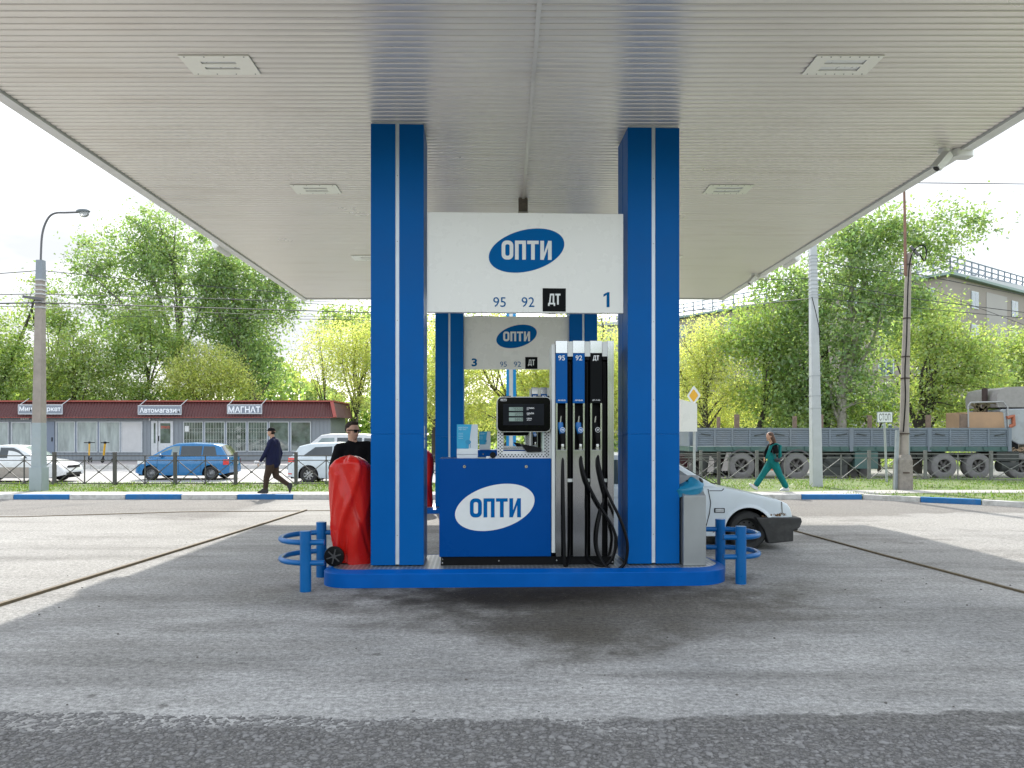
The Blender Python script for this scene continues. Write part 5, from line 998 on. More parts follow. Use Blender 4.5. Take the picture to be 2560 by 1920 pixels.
def shopsign(text, px0, px1, py0, py1, tx0, tx1, ty0, ty1, label):
    x0, z1 = P(px0, py0, YS-.7)[0::2]; x1, z0 = P(px1, py1, YS-.7)[0::2]; t = thing('shop_sign', label, 'shop sign', ((x0+x1)/2, YS-.7, z0), 0, 'grey signboards on the shop roof band'); w_, h = (x1-x0)/2, z1-z0; xc = (x0+x1)/2
    b = MB(); b.box(-w_,w_,0,.08,0,h); b.build('board', M_sb, t, bev=.01); b = MB(); b.box(-w_-.02,w_+.02,-.012,.0,-.02,.03); b.box(-w_-.02,w_+.02,-.012,.0,h-.03,h+.02); b.box(-w_-.02,-w_+.02,-.012,.0,.03,h-.03); b.box(w_-.02,w_+.02,-.012,.0,.03,h-.03); b.build('frame', M_fr, t)
    for s_ in (-1, 1): b = MB(); b.bar((s_*w_*.96,.05,h),(s_*w_*.96+.12,.75,h+.42),.03); b.build('stay', M_fr, t)
    a, zt_ = P(tx0, ty0, YS-.71)[0::2]; c, zb_ = P(tx1, ty1, YS-.71)[0::2]; b = MB(); add_text(b, text, a-xc, c-xc, zb_-z0, zt_-z0, -.016, .022); b.build('lettering', M_sl, t)
shopsign('Мини маркет', 46, 155.5, 1012, 1035, 48.5, 152, 1016, 1031, 'grey signboard reading Мини маркет, partly behind the lamp post')
shopsign('Автомагазин', 345.5, 453, 1014, 1036, 349, 449, 1019, 1032, 'grey signboard reading Автомагазин above the white door')
shopsign('МАГНАТ', 568.5, 654.5, 1012, 1034, 571, 651, 1016, 1031.5, 'grey signboard reading МАГНАТ, rightmost on the roof band')
# ---------------------------------------------------------------- fences of crossed bars
M_fd = mat('fence_dark', (.075,.07,.068), .6, var=.2); M_fg = mat('fence_grey', (.15,.15,.145), .6, var=.2)
def fence(pts, z0, label, m, h=1.02, zp=.1):
    t = thing('railing_fence', label, 'fence', (pts[0][0], pts[0][1], 0), 0, 'low roadside fences of crossed bars'); o = Vector((pts[0][0], pts[0][1], 0))
    for i, (x, y) in enumerate(pts):
        b = MB(); b.box(x-o.x-.045, x-o.x+.045, y-o.y-.045, y-o.y+.045, z0-.1, z0+h); b.box(x-o.x-.05, x-o.x+.05, y-o.y-.05, y-o.y+.05, z0+h, z0+h+.015); b.build('post', m, t)
        if i == len(pts)-1: break
        a = Vector((x, y, 0))-o; c = Vector((*pts[i+1], 0))-o; d = (c-a).normalized(); a += d*.05; c -= d*.05; mid = (a+c)/2; b = MB(); z = lambda v, q: Vector((v.x, v.y, z0+q)); w_ = .03
        zt, zm, zl = h-.10, h-.24, .06
        b.bar(z(a,zt), z(c,zt), w_); b.bar(z(a,zm), z(c,zm), w_*.8); b.bar(z(a,zl), z(c,zl), w_); b.bar(z(mid,zl), z(mid,zt), w_)
        for p0, p1 in ((a, mid), (mid, c)):
            b.bar(z(p0,zl), z(p1,zm), .022); b.bar(z(p1,zl)+Vector((0,.02,0)), z(p0,zm)+Vector((0,.02,0)), .022); m2 = (p0+p1)/2; b.ell((m2.x, m2.y-.01, z0+(zl+zm)/2), (.045,.03,.035), 8, 5)
        b.build('panel', m, t)
lx0 = P(136, 0, 23.3)[0]; st = (P(740,0,23.3)[0]-lx0)/4
fence([(lx0+st*i, 23.3) for i in range(-11, 12)], .08, 'dark crossed-bar roadside fence in front of the shops, left of the pumps', M_fd)
rx0 = P(1752, 0, 26.2)[0]; rp = [(rx0+1.955*i, 26.2) for i in range(-2, 5)]
fence(rp + [(rx0+1.955*4+2.0, 25.75), (rx0+1.955*4+4.1, 25.0), (rx0+1.955*4+6.1,24.3), (rx0+1.955*4+8.0,23.6)], .06, 'paler crossed-bar roadside fence in front of the long trailer', M_fg)
# ---------------------------------------------------------------- poles
M_conc = mat('weathered_concrete', (.30,.265,.235), .9, var=.15, vs=4, bump=.3, bs=25, dirt=.35, dirtc=(.2,.17,.15)); M_pp = mat('pole_grey_paint', (.30,.35,.37), .75, var=.08, vs=4, dirt=.35, dirtc=(.36,.36,.35)); M_met = mat('arm_metal', (.10,.10,.11), .5)
YL = 21.0; t = thing('street_lamp', 'tall concrete lamp post with curved arm at the left', 'street lamp', (P(97.5,0,YL)[0], YL, .09))
def lp(px, py): x, _, z = P(px, py, YL); return x-t.location.x, z-.09
def sq(b, x0, w0, z0, x1, w1, z1, dy=1.): b.grid([[(x0-w0,-w0*dy,z0),(x0+w0,-w0*dy,z0),(x0+w0,w0*dy,z0),(x0-w0,w0*dy,z0)],[(x1-w1,-w1*dy,z1),(x1+w1,-w1*dy,z1),(x1+w1,w1*dy,z1),(x1-w1,w1*dy,z1)]], True); b.face([(x1-w1,-w1*dy,z1),(x1+w1,-w1*dy,z1),(x1+w1,w1*dy,z1),(x1-w1,w1*dy,z1)])
k = YL/F
b = MB(); sq(b, 0, 16*k, -.1, 0, 16*k, lp(0,1168)[1]); b.build('base', M_pp, t, bev=.02)
b = MB(); sq(b, 0, 12.6*k, lp(0,1168)[1], lp(98,0)[0], 11.8*k, lp(0,1057)[1]); b.build('painted_shaft', M_pp, t, bev=.015)
b = MB(); sq(b, lp(98,0)[0], 11.6*k, lp(0,1057)[1], lp(101.5,0)[0], 8.2*k, lp(0,697)[1]); b.build('shaft', M_conc, t, bev=.015)
b = MB(); sq(b, lp(102,0)[0], 8.8*k, lp(0,700)[1], lp(102,0)[0], 8.0*k, lp(0,651)[1]); b.build('sleeve', mat('sleeve_zinc', (.20,.23,.26), .5, metal=.3), t, bev=.01)
for py in (701, 714, 726, 736, 757, 769): b = MB(); x, z = lp(101.5, py); w_ = 9.3*k+.012; b.box(x-w_,x+w_,-w_,w_,z-.02,z+.02); b.build('band', mat('band_pale', (.45,.46,.47), .6), t)
b = MB(); b.bar((lp(67,0)[0],-.16,lp(0,744)[1]),(lp(118,0)[0],-.16,lp(0,751)[1]),.07); b.build('crossarm', M_met, t)
b = MB(); pth = [lp(102,655),lp(102.5,630),lp(105,590),(lp(112,562)),lp(124,541),lp(140,532.5),lp(165,531.5),lp(195,530.5)]; b.tube(spline([(x,0,z) for x, z in pth], 6), .028, 8); b.build('arm', M_met, t, 50)
x, z = lp(208, 528); b = MB(); b.ell((x,0,z),(.20,.10,.065),16,8); hd = b.build('lamp_head', mat('lamp_grey', (.12,.14,.15), .5), t, 60); b = MB(); b.ell((x+.03,0,z-.05),(.14,.08,.12),14,8); b.build('lamp_glass', mat('lamp_bowl', (.55,.58,.58), .1, trans=.6), hd, 60)
YP = 22.6; t = thing('utility_pole', 'white painted square utility pole on the right grass verge', 'pole', (P(2040.5,0,YP)[0], YP, .09)); k = YP/F
def lp(px, py): x, _, z = P(px, py, YP); return x-t.location.x, z-.09
b = MB(); sq(b, 0, 12.9*k, -.1, lp(2031,0)[0], 7.6*k, lp(0,560)[1]); b.build('shaft', mat('pole_white_paint', (.44,.46,.48), .75, var=.07, vs=3, dirt=.45, dirtc=(.33,.35,.36)), t, bev=.03)
for py in (640,648,656,664,676,684,692,702,712,722,731,738,745,940,990,1021):
    b = MB(); x, z = lp(2031+(py-560)*.0145, py); w_ = (8.0+(py-560)*.0075)*k+(.006 if py < 800 else .002); b.box(x-w_,x+w_,-w_,w_,z-.012,z+.012); b.build('wire_wrap', mat('wrap_grey', (.33,.35,.37), .6), t)
b = MB(); b.tube(spline([(lp(2024,745)[0],-.17,lp(0,745)[1]),(lp(2034,790)[0],-.2,lp(0,790)[1]),(lp(2043,830)[0],-.16,lp(0,830)[1]),(lp(2049,870)[0],.05,lp(0,870)[1]),(lp(2052,1000)[0],.1,lp(0,1000)[1]),(lp(2054,1200)[0],.12,lp(0,1200)[1])], 6), .012, 6); b.build('cable', M_rubber, t)
YC = 21.2; t = thing('utility_pole', 'bare concrete utility pole with steel props and hanging black cable at the right', 'pole', (P(2257,0,YC)[0], YC, .09)); k = YC/F
b = MB(); sq(b, 0, 17*k, -.1, 0, 16*k, lp.__call__(0,0)[1]*0 + P(0,1150,YC)[2]-.09); zc = P(0,1140,YC)[2]-.09
def cp(px, py): x, _, z = P(px, py, YC); return x-t.location.x, z-.09
sq(b, 0, 16*k, cp(0,1150)[1], cp(2259,0)[0], 11.5*k, cp(0,1137)[1]); b.build('base', mat('base_concrete', (.24,.215,.19), .95, var=.25, vs=6, bump=.5, bs=18, dirt=.5, dirtc=(.08,.07,.06)), t)
b = MB(); b.tube([(cp(2259,0)[0],0,cp(0,1137)[1]),(cp(2264,0)[0],0,cp(0,900)[1]),(cp(2272,0)[0],0,cp(0,634)[1])], [11.3*k,9.6*k,6.8*k], 18); b.build('shaft', M_conc, t, 50)
b = MB(); b.bar((cp(2236,0)[0],-.05,-.05),(cp(2241,0)[0],-.05,cp(0,1075)[1]),.085); b.bar((cp(2276,0)[0],.05,-.05),(cp(2270,0)[0],.05,cp(0,1023)[1]),.06); b.build('steel_prop', mat('prop_grey', (.26,.29,.31), .6, var=.15), t)
b = MB()
for py, w_ in ((1084,13),(1181,17.6),(946,10.6),(892,9.8),(796,9.0),(662,8.2)): x, z = cp(2259+(1084-py)*.027 if py < 1150 else 2257, py); b.lathe([(w_*k,-.02),(w_*k+.012,-.018),(w_*k+.012,.018),(w_*k,.02)], 16, (x,0,z))
b.build('clamp', mat('clamp_rust', (.07,.05,.04), .8), t)
b = MB(); b.tube([(cp(2261,0)[0],-.05,cp(0,690)[1]),(cp(2260,0)[0],-.05,cp(0,560)[1]),(cp(2258,0)[0],-.05,cp(0,474)[1])], [.04,.038,.033], 8); b.build('iron_mast', mat('mast_rust', (.20,.11,.08), .8, var=.3, vs=4), t)
b = MB(); b.bar((cp(2270,0)[0],-.12,cp(0,618)[1]),(cp(2291,0)[0],-.12,cp(0,641)[1]),.06); b.build('insulator_bar', M_met, t)
b = MB(); pth = [(2290,640),(2300,655),(2306,640),(2303,622),(2290,618),(2276,630),(2267,650),(2262,690),(2259,760),(2257,850),(2253,930),(2254,1000),(2249,1080)]; b.tube(spline([(cp(a,c)[0],-.2,cp(a,c)[1]) for a, c in pth], 6), .018, 6); b.build('cable', M_rubber, t)
# signs
YG = 24.6; x, z = P(2210.5, 1029, YG)[0::2]; t = thing('road_sign', 'small white sign plate reading СТОП on a thin grey post', 'road sign', (P(2214,0,YG)[0], YG, .09)); ox = t.location.x
def gp(px, py): x, _, z = P(px, py, YG); return x-ox, z-.09
b = MB(); a, z1 = gp(2190.5,1029.5); c, z0 = gp(2230,1056.5); b.prism([(a+q[0], z0+q[1]) for q in rrect(c-a, z1-z0, .03)], 'y', -.04, -.03); pl = b.build('plate', mat('plate_rim', (.18,.20,.22), .5), t); b = MB(); b.prism([(a+.02+q[0], z0+.02+q[1]) for q in rrect(c-a-.04, z1-z0-.04, .02)], 'y', -.043, -.040); b.build('plate_face', M_logow, pl)
b = MB(); a, z1 = gp(2196,1034); c, z0 = gp(2224,1051.5); add_text(b, 'СТОП', a, c, z0, z1, -.046, .0); b.build('lettering', M_blk, pl)
b = MB(); b.cyl((gp(2210,0)[0],0,gp(0,1030)[1]),(gp(2217,0)[0],0,-.1),.035,n=12); b.build('post', mat('post_grey', (.32,.34,.34), .6), t, 50)
YD = 22.5; t = thing('road_sign', 'yellow and white diamond priority sign turned side on', 'road sign', (P(1736,0,YD)[0], YD, .09)); ox = t.location.x
def gp(px, py): x, _, z = P(px, py, YD); return x-ox, z-.09
cx, cz = gp(1733.5, 989); M = Matrix.Translation((cx,-.05,cz)) @ Matrix.Rotation(R(-62), 4, 'Z')
hh = .30
for nm, s_, y_, m in (('plate',1.0,0,M_logow),('yellow_face',.66,-.006,mat('sign_yellow',(.70,.36,.01),.5,var=.04))):
    b = MB(); h_ = hh*s_; r_ = .07*s_; pl_ = []
    for (ux, uz) in ((1,0),(0,1),(-1,0),(0,-1)):
        vx, vz_ = -uz, ux; pl_ += [(ux*h_-ux*r_*.6-vx*r_*.6, uz*h_-uz*r_*.6-vz_*r_*.6),(ux*h_-ux*.01, uz*h_-uz*.01),(ux*h_-ux*r_*.6+vx*r_*.6, uz*h_-uz*r_*.6+vz_*r_*.6)]
    b.prism(pl_, 'y', y_-.005, y_); b.move(M); b.build(nm, m, t)
b = MB(); b.cyl((0,0,-.1),(0,0,gp(0,1010)[1]),.036,n=12); b.build('post', mat('post_pale', (.42,.44,.45), .6), t, 50)
t = thing('blank_hoarding', 'plain pale grey sign panel beside the near right column, seen at an angle', 'sign panel', (P(1738,0,21.8)[0], 21.8, .09)); ox = t.location.x; k = 21.8/F
x0, z0 = P(1690,1078,21.8)[0]-ox, P(0,1079,21.8)[2]-.09; z1 = P(0,1009,21.8)[2]-.09; z1l = P(0,996,21.8)[2]-.09
b = MB(); b.prism([(x0,z0),(.04,z0),(.04,z1),(x0,z1l)], 'y', -.06, -.03); b.build('panel', M_sign, t); b = MB(); b.cyl((-.03,0,-.1),(-.03,0,z1-.1),.035,n=12); b.build('post', _m['post_pale'], t, 50)
# ---------------------------------------------------------------- overhead wires
def wire(label, pts, r=.012, sag=0.):
    r *= 1.1
    q = [Vector(P(a, c, y)) for a, c, y in pts]; o = []
    for a, c in zip(q[:-1], q[1:]):
        for i in range(12): s_ = i/12; o.append(a.lerp(c, s_)-Vector((0,0,sag*4*s_*(1-s_))))
    o.append(q[-1]); b = MB(); b.tube(o, r, 5); tag(b.build('overhead_wire', mat('wire_dark', (.03,.03,.035), .6)), label, 'wire', 'overhead wires')
wire('single wire touching the top of the left lamp post', [(-400,700,21),(102,676,21.1),(900,745,30),(1500,770,36)], .011, .05)
wire('wire crossing the left lamp post at mid height', [(-400,742,21.3),(98,735,21.3),(740,752,30),(1500,770,38)], .010)
wire('thick dark cable low across the left lamp post', [(-400,765,20.8),(98,757,20.8),(740,776,30),(1500,800,38)], .017)
wire('thin wire under the thick cable at the left', [(-400,772,21.4),(98,765,21.4),(740,790,33),(1500,805,38)], .008)
wire('wire above the shops running behind the left column', [(300,735,38),(900,765,38),(1500,790,38)], .012)
wire('lowest wire above the shops', [(250,790,40),(900,800,40),(1500,815,40)], .012)
wire('lone wire against the sky at the far right', [(2290,457,30),(2560,460,26),(2900,470,24)], .016)
wire('wire from behind the canopy to the white pole', [(1500,700,27),(1880,700,24),(2032,696,22.6)], .010)
wire('sagging wire from the canopy corner to the white pole', [(1500,800,30),(1800,770,26),(2028,746,22.6)], .011)
wire('wire from the white pole to the concrete pole', [(2036,650,22.6),(2270,684,21.2)], .010, .05)
wire('upper of the wires right of the concrete pole', [(2272,682,21.2),(2560,738,23),(2900,800,26)], .011)
wire('middle wire right of the concrete pole', [(2040,700,22.6),(2270,745,21.2),(2560,781,24),(2900,830,26)], .011)
wire('lower wire right of the concrete pole', [(2040,745,22.6),(2270,768,21.2),(2560,795,24),(2900,850,26)], .009)
wire('thin slack wire right of the concrete pole', [(2272,700,21.2),(2400,752,24),(2560,812,26),(2900,880,28)], .008)
# ---------------------------------------------------------------- the apartment block
ap = thing('apartment_block', 'five storey taupe apartment block with railed roof behind the right trees', 'building', (37.2, 63, -.3)); ap.rotation_euler.z = math.atan2(12.5*0+8.9, 12.5)
H = 15.2; LW, RW = 46., 34.             # local x: the right face; local y: the left face
b = MB(); b.box(0,RW,0,LW,0,H); b.build('wall', mat('taupe_render', (.30,.265,.24), .9, var=.12, vs=.25, dirt=.4, dirtc=(.33,.31,.30)), ap)
for x0, x1 in ((7.2,11.5),(19,23)): b = MB(); b.box(x0,x1,-.04,-.002,0,H-.6); b.build('pale_panel', mat('pale_render', (.38,.36,.35), .9, var=.06, vs=.4), ap)
b = MB(); b.box(-.5,RW+.5,-.5,LW+.5,H,H+.22); b.build('eaves', mat('eaves_green', (.22,.30,.28), .6), ap)
b = MB(); b.prism([(-.45,H+.22),(RW+.45,H+.22),(RW/2,H+.75)], 'y', -.45, LW+.45); b.build('roof', mat('roof_zinc', (.42,.44,.46), .5, metal=.3), ap)
b = MB()
for a, c, n in (((-.3,-.3),(RW,-.3),26),((-.3,-.3),(-.3,LW),34)):
    for i in range(n+1):
        x = a[0]+(c[0]-a[0])*i/n; y = a[1]+(c[1]-a[1])*i/n; b.bar((x,y,H+.2),(x,y,H+1.55),.10); b.bar((x,y,H+1.0),(x+(.5 if a[0]==c[0] else 0),y+(.5 if a[1]==c[1] else 0),H+.3),.05)
    for z in (.65,1.1,1.55): b.bar((*a,H+z),(*c,H+z),.10)
b.build('roof_railing', mat('rail_steel_blue', (.20,.24,.29), .6), ap)
for i, (x, y) in enumerate(((6,2.2),(9.5,2.2),(-.0+1.2,6),(3,16),(14,2.5))):
    b = MB(); b.cyl((x,y,H),(x,y,H+1.5),.35,n=12); b.cyl((x,y,H+1.5),(x,y,H+1.9),.5,.1,12); b.build('roof_vent', mat('vent_zinc', (.45,.47,.48), .5), ap, 40)
M_wf = mat('flat_window_frame', (.50,.55,.60), .5); M_wg = mat('flat_window_glass', (.13,.17,.21), .08, spec=.9, var=.3, vs=.6)
for fl in range(5):
    z = 1.3+fl*2.9
    for y in np.arange(1.8, 45, 3.4):
        b = MB(); w_ = .95 if int(y*10) % 2 else .7; b.box(-.05,.0-.003,y-w_,y+w_,z,z+1.5); wo = b.build('window', M_wf, ap)
        b = MB(); b.box(-.06,-.052,y-w_+.1,y-.05,z+.1,z+1.4); b.box(-.06,-.052,y+.05,y+w_-.1,z+.1,z+1.4); b.build('pane', M_wg, wo)
    for x in (4.9, 13.2, 17.0, 25.5, 30):
        b = MB(); b.box(x-.7,x+.7,-.06,-.045,z,z+1.5); wo = b.build('window', M_wf, ap); b = MB(); b.box(x-.6,x-.05,-.07,-.061,z+.1,z+1.4); b.box(x+.05,x+.6,-.07,-.061,z+.1,z+1.4); b.build('pane', M_wg, wo)
# a second, farther block glimpsed above the canopy's right corner
ap2 = thing('apartment_block', 'distant pale apartment roofline glimpsed beside the canopy corner', 'building', (20, 92, -.3)); ap2.rotation_euler.z = R(-14)
b = MB(); b.box(-16,16,0,12,0,15.4); b.build('wall', mat('pale_block', (.42,.41,.40), .9, var=.06, vs=.3), ap2); b = MB(); b.box(-16.5,16.5,-.5,12.5,15.4,15.8); b.build('eaves', _m['roof_zinc'], ap2)
b = MB()
for i in range(33): b.bar((-16+i,-.2,15.8),(-16+i,-.2,17),.07)
for z in (16.3,16.9): b.bar((-16,-.2,z),(16,-.2,z),.06)
b.build('roof_railing', _m['rail_steel_blue'], ap2)
# ---------------------------------------------------------------- trees
M_bark = mat('bark_grey', (.11,.095,.08), .95, var=.35, vs=5, bump=.5, bs=12); M_barkd = mat('bark_dark', (.045,.038,.03), .95, var=.35, vs=5, bump=.5, bs=12); M_barkp = mat('bark_pale', (.30,.28,.24), .9, var=.3, vs=5, dirt=.5, dirtc=(.10,.09,.07))
def leaves(name, P_, size, m, par, rng, thin=.55):
    n = len(P_); a = rng.normal(0, 1, (n,3)); a /= np.linalg.norm(a, axis=1)[:,None]; u = rng.normal(0, 1, (n,3)); u = np.cross(a, u); u /= np.linalg.norm(u, axis=1)[:,None]+1e-9; v = np.cross(a, u)
    s = size*rng.uniform(.5, 1.6, n)[:,None]; V = np.empty((n,4,3)); V[:,0] = P_-u*s*.5; V[:,1] = P_+v*s*thin*.5; V[:,2] = P_+u*s*.5; V[:,3] = P_-v*s*thin*.5
    me = bpy.data.meshes.new(name); me.vertices.add(4*n); me.vertices.foreach_set('co', V.reshape(-1).astype(np.float32)); me.loops.add(4*n); me.loops.foreach_set('vertex_index', np.arange(4*n, dtype=np.int32))
    me.polygons.add(n); me.polygons.foreach_set('loop_start', np.arange(0,4*n,4,dtype=np.int32)); me.polygons.foreach_set('loop_total', np.full(n,4,dtype=np.int32)); me.update(calc_edges=True); me.materials.append(m)
    o = bpy.data.objects.new(name, me); col.objects.link(o)
    if par: o.parent = par
    return o
def tree(label, Y, base, crowns, leafsz, m, bark, seed, dens=2.0, trunk=.16, path=None, clump=.55, name='broadleaf_tree', cat='tree', group=None, nb=70, twig=.018, droop=0., ry=None):
    rng = np.random.default_rng(seed); bx = P(base[0], 0, Y)[0]; zb = -.25; t = thing(name, label, cat, (bx, Y, zb), 0, group); k = Y/F
    C = []
    for c in crowns:
        x, _, z = P(c[0], c[1], Y); C.append((x-bx, (c[4] if len(c) > 4 else 0), z-zb, c[2]*k, c[3]*k))
    area = [math.pi*c[3]*c[4] for c in C]; tot = sum(area); leafsz *= 1.12; n = int(dens*1.6*tot/(leafsz*leafsz*.28)); n = min(n, 60000); per = 62; ncl = max(30, n//per)
    idx = rng.choice(len(C), ncl, p=np.array(area)/tot); d = rng.normal(0, 1, (ncl,3)); d /= np.linalg.norm(d, axis=1)[:,None]; rr = rng.uniform(.02, 1, ncl)**.42
    Ca = np.array(C)[idx]; depth = np.minimum(Ca[:,3], Ca[:,4])*.95 if ry is None else np.full(ncl, ry)
    cl = Ca[:,:3] + d*rr[:,None]*np.stack([Ca[:,3], depth, Ca[:,4]], 1); cl += rng.normal(0, 1, cl.shape)*.12*np.minimum(Ca[:,3], Ca[:,4])[:,None]*.5
    lo = min(.5, .2*max(c[2] for c in C)); cl[:,2] = np.maximum(cl[:,2], lo)
    # trunk and limbs
    zt = max(c[2]+c[4]*.65 for c in C); xt = [c for c in C if c[2]+c[4]*.65 == zt][0]; b = MB()
    tp = [Vector((0,0,-.3))]
    if path: tp += [Vector((P(a, 0, Y)[0]-bx, 0, P(0, c, Y)[2]-zb)) for a, c in path]
    else:
        for i in range(1, 8): s = i/7; tp.append(Vector((xt[0]*s**1.4+rng.normal(0, .12*zt/10), xt[1]*s+rng.normal(0, .12*zt/10), zt*s)))
    sp_ = spline(tp, 5); L_ = len(sp_); b.tube(sp_, [trunk*(1-.86*(i/(L_-1))**.9) for i in range(L_)], 9)
    tz = np.array([p.z for p in sp_]); order = rng.permutation(ncl)[:nb]; nodes = []
    limbs = []
    for j in range(9):                      # main limbs
        q = cl[order[j]]; zs = min(max(q[2]*rng.uniform(.35, .6), tz.max()*.12), tz.max()*.9); i = int(np.argmin(abs(tz-zs))); a = sp_[i]; c = Vector(q); mid = a.lerp(c, .5)+Vector((rng.normal(0,.2), rng.normal(0,.2), -abs(c.z-a.z)*.08+.1*(c-a).length)); pts = spline([a, mid, c], 5); r0 = trunk*(1-.86*(i/(L_-1)))*.55; b.tube(pts, [r0*(1-.8*u/(len(pts)-1)) for u in range(len(pts))], 6, False); limbs += [(p, r0*(1-.8*u/(len(pts)-1))) for u, p in enumerate(pts)]
    for j in range(9, len(order)):
        q = Vector(cl[order[j]]); best = min(limbs, key=lambda e: (e[0]-q).length+(.6*max(0, e[0].z-q.z))); a = best[0]; mid = a.lerp(q, .5)+Vector((rng.normal(0,.15), rng.normal(0,.15), .12*(q-a).length)); pts = spline([a, mid, q], 3); b.tube(pts, [max(.008, best[1]*.55*(1-.75*u/(len(pts)-1))) for u in range(len(pts))], 4, False)
    b.build('trunk', bark, t, 60)
    sig = clump*.95*np.clip(rng.normal(1, .4, ncl), .3, 2.); pts = np.repeat(cl, per, 0) + rng.normal(0, 1, (ncl*per, 3))*np.repeat(sig, per)[:,None]*np.array([1,1,.75])
    if droop: pts[:,2] -= np.abs(rng.normal(0, droop, len(pts)))
    pts = pts[pts[:,2] > .3]; leaves('crown', pts, leafsz, m, t, rng, .5); return t
Lg = leaf_mat('leaf_green', (.19,.28,.13), .58); Lm = leaf_mat('leaf_fresh', (.24,.33,.13), .6); Ly = leaf_mat('leaf_yellow_green', (.27,.35,.14), .58); Lp = leaf_mat('leaf_pale', (.42,.44,.24), .58); Ld = leaf_mat('leaf_deep', (.10,.19,.075), .5)
Ls = leaf_mat('leaf_spring', (.42,.46,.21), .64); G = 'trees beyond the road'
# left group
tree('tallest open-crowned poplar rising behind the shops at the left', 58, (430,1083), [(330,640,130,95),(400,590,95,80,),(470,700,150,120),(250,700,90,70),(300,800,110,80),(560,760,90,110)], .20, Lg, M_bark, 1, 1.25, .30, [(440,1000),(448,850),(452,750),(440,690),(410,600),(400,560)], .55, group=G, nb=120)
tree('broad green tree between the tall poplar and the canopy edge', 57, (640,1083), [(590,690,100,70),(650,760,90,95),(620,900,85,100),(690,680,45,50),(560,640,60,50),(700,740,45,50),(550,800,80,70)], .20, Lg, M_bark, 2, 1.6, .26, None, .6, group=G, nb=90)
tree('dense dark green tree standing behind the maroon roof', 60, (640,1083), [(640,930,70,75),(600,860,60,50)], .2, Ld, M_bark, 3, 2.4, .2, None, .6, group=G)
tree('yellow-green tree with airy crown left of the pale bush tree', 54, (370,1083), [(370,860,95,90),(350,800,60,45),(440,880,60,60),(300,900,60,60)], .17, Lm, M_barkd, 4, 1.7, .2, None, .5, group=G, nb=90)
tree('rounded pale lime tree in front of the dark green one', 53, (530,1083), [(520,930,95,72),(570,960,70,55),(470,960,70,60)], .13, Ls, M_bark, 5, 2.03, .16, None, .45, group=G)
tree('yellow-green tree just right of the left lamp post', 52, (190,1083), [(180,880,65,70),(230,930,70,60),(140,930,60,60)], .17, Ly, M_barkd, 6, 1.9, .18, None, .5, group=G)
tree('leaning dark-limbed tree at the left edge', 53, (-10,1083), [(10,860,75,75),(-60,880,80,90),(50,910,60,60),(0,960,90,50)], .17, Lm, M_barkd, 7, 1.9, .24, [(0,1000),(15,930),(40,870),(62,820),(80,770),(90,735)], .5, group=G)
tree('slender sprig-topped tree behind the left lamp post', 54, (120,1083), [(108,720,48,30),(125,790,70,60),(140,860,60,55)], .17, Lm, M_barkd, 8, 1.2, .16, [(120,960),(105,870),(90,820),(80,770),(84,740)], .45, group=G)
tree('low bushy tree at the foot of the left group', 52.5, (80,1083), [(70,985,90,45),(180,990,80,40),(290,985,80,40)], .16, Ly, M_barkd, 9, 2.0, .12, None, .5, group=G)
tree('low green tree showing over the shop roof centre', 53.5, (390,1083), [(370,985,80,38),(450,990,60,35)], .16, Lm, M_barkd, 10, 2.0, .12, None, .5, group=G)
tree('sparse thin-stemmed tree right of the shops', 52.8, (812,1083), [(800,870,55,80),(770,930,50,60),(830,960,45,60)], .12, Ls, M_barkd, 11, 0.51, .10, [(812,1000),(806,900),(790,830)], .6, group=G, nb=120)
tree('feathery light green tree touching the near left column', 51.5, (880,1083), [(860,880,70,75),(900,960,75,80),(930,880,60,90)], .12, Ls, M_barkd, 12, 1.48, .14, None, .5, group=G, nb=110)
tree('green poplar top just under the canopy edge', 60, (900,1083), [(870,790,75,42),(920,830,60,50),(830,800,35,28)], .2, Lm, M_bark, 13, 1.3, .25, None, .5, group=G)
# centre, seen between the columns
tree('bright willow-like tree left in the gap between the columns', 44, (1085,1083), [(1090,900,90,105),(1060,990,80,80),(1130,1000,80,80)], .11, Ls, M_barkd, 14, 1.79, .16, None, .45, group=G)
tree('bright yellow-green tree behind the black screen', 45, (1215,1083), [(1200,930,80,100),(1250,850,75,60),(1190,1030,90,60)], .11, Ls, M_barkd, 15, 1.48, .16, [(1300,1050),(1240,980),(1205,920),(1190,900)], .45, group=G)
tree('pale spring tree right of the pylon', 46, (1350,1083), [(1340,900,85,90),(1330,1000,95,80),(1400,950,80,90)], .11, Ls, M_barkd, 16, 1.79, .16, None, .45, group=G)
tree('lime tree behind the hose tower', 43, (1520,1083), [(1530,900,75,85),(1510,1000,90,90),(1560,1040,80,60)], .11, Ls, M_barkd, 17, 1.95, .16, None, .45, group=G)
tree('branching half-bare tree above the far right column', 49, (1500,1083), [(1490,800,60,50),(1440,830,60,50)], .12, Ls, M_barkd, 18, 0.55, .16, [(1500,1000),(1495,880),(1510,830),(1500,790)], .5, group=G, nb=120)
tree('tall green tree far behind the centre gap', 62, (1130,1083), [(1140,830,110,60),(1280,830,120,55),(1420,840,100,50)], .18, Lm, M_bark, 19, 1.0, .2, None, .6, group=G)
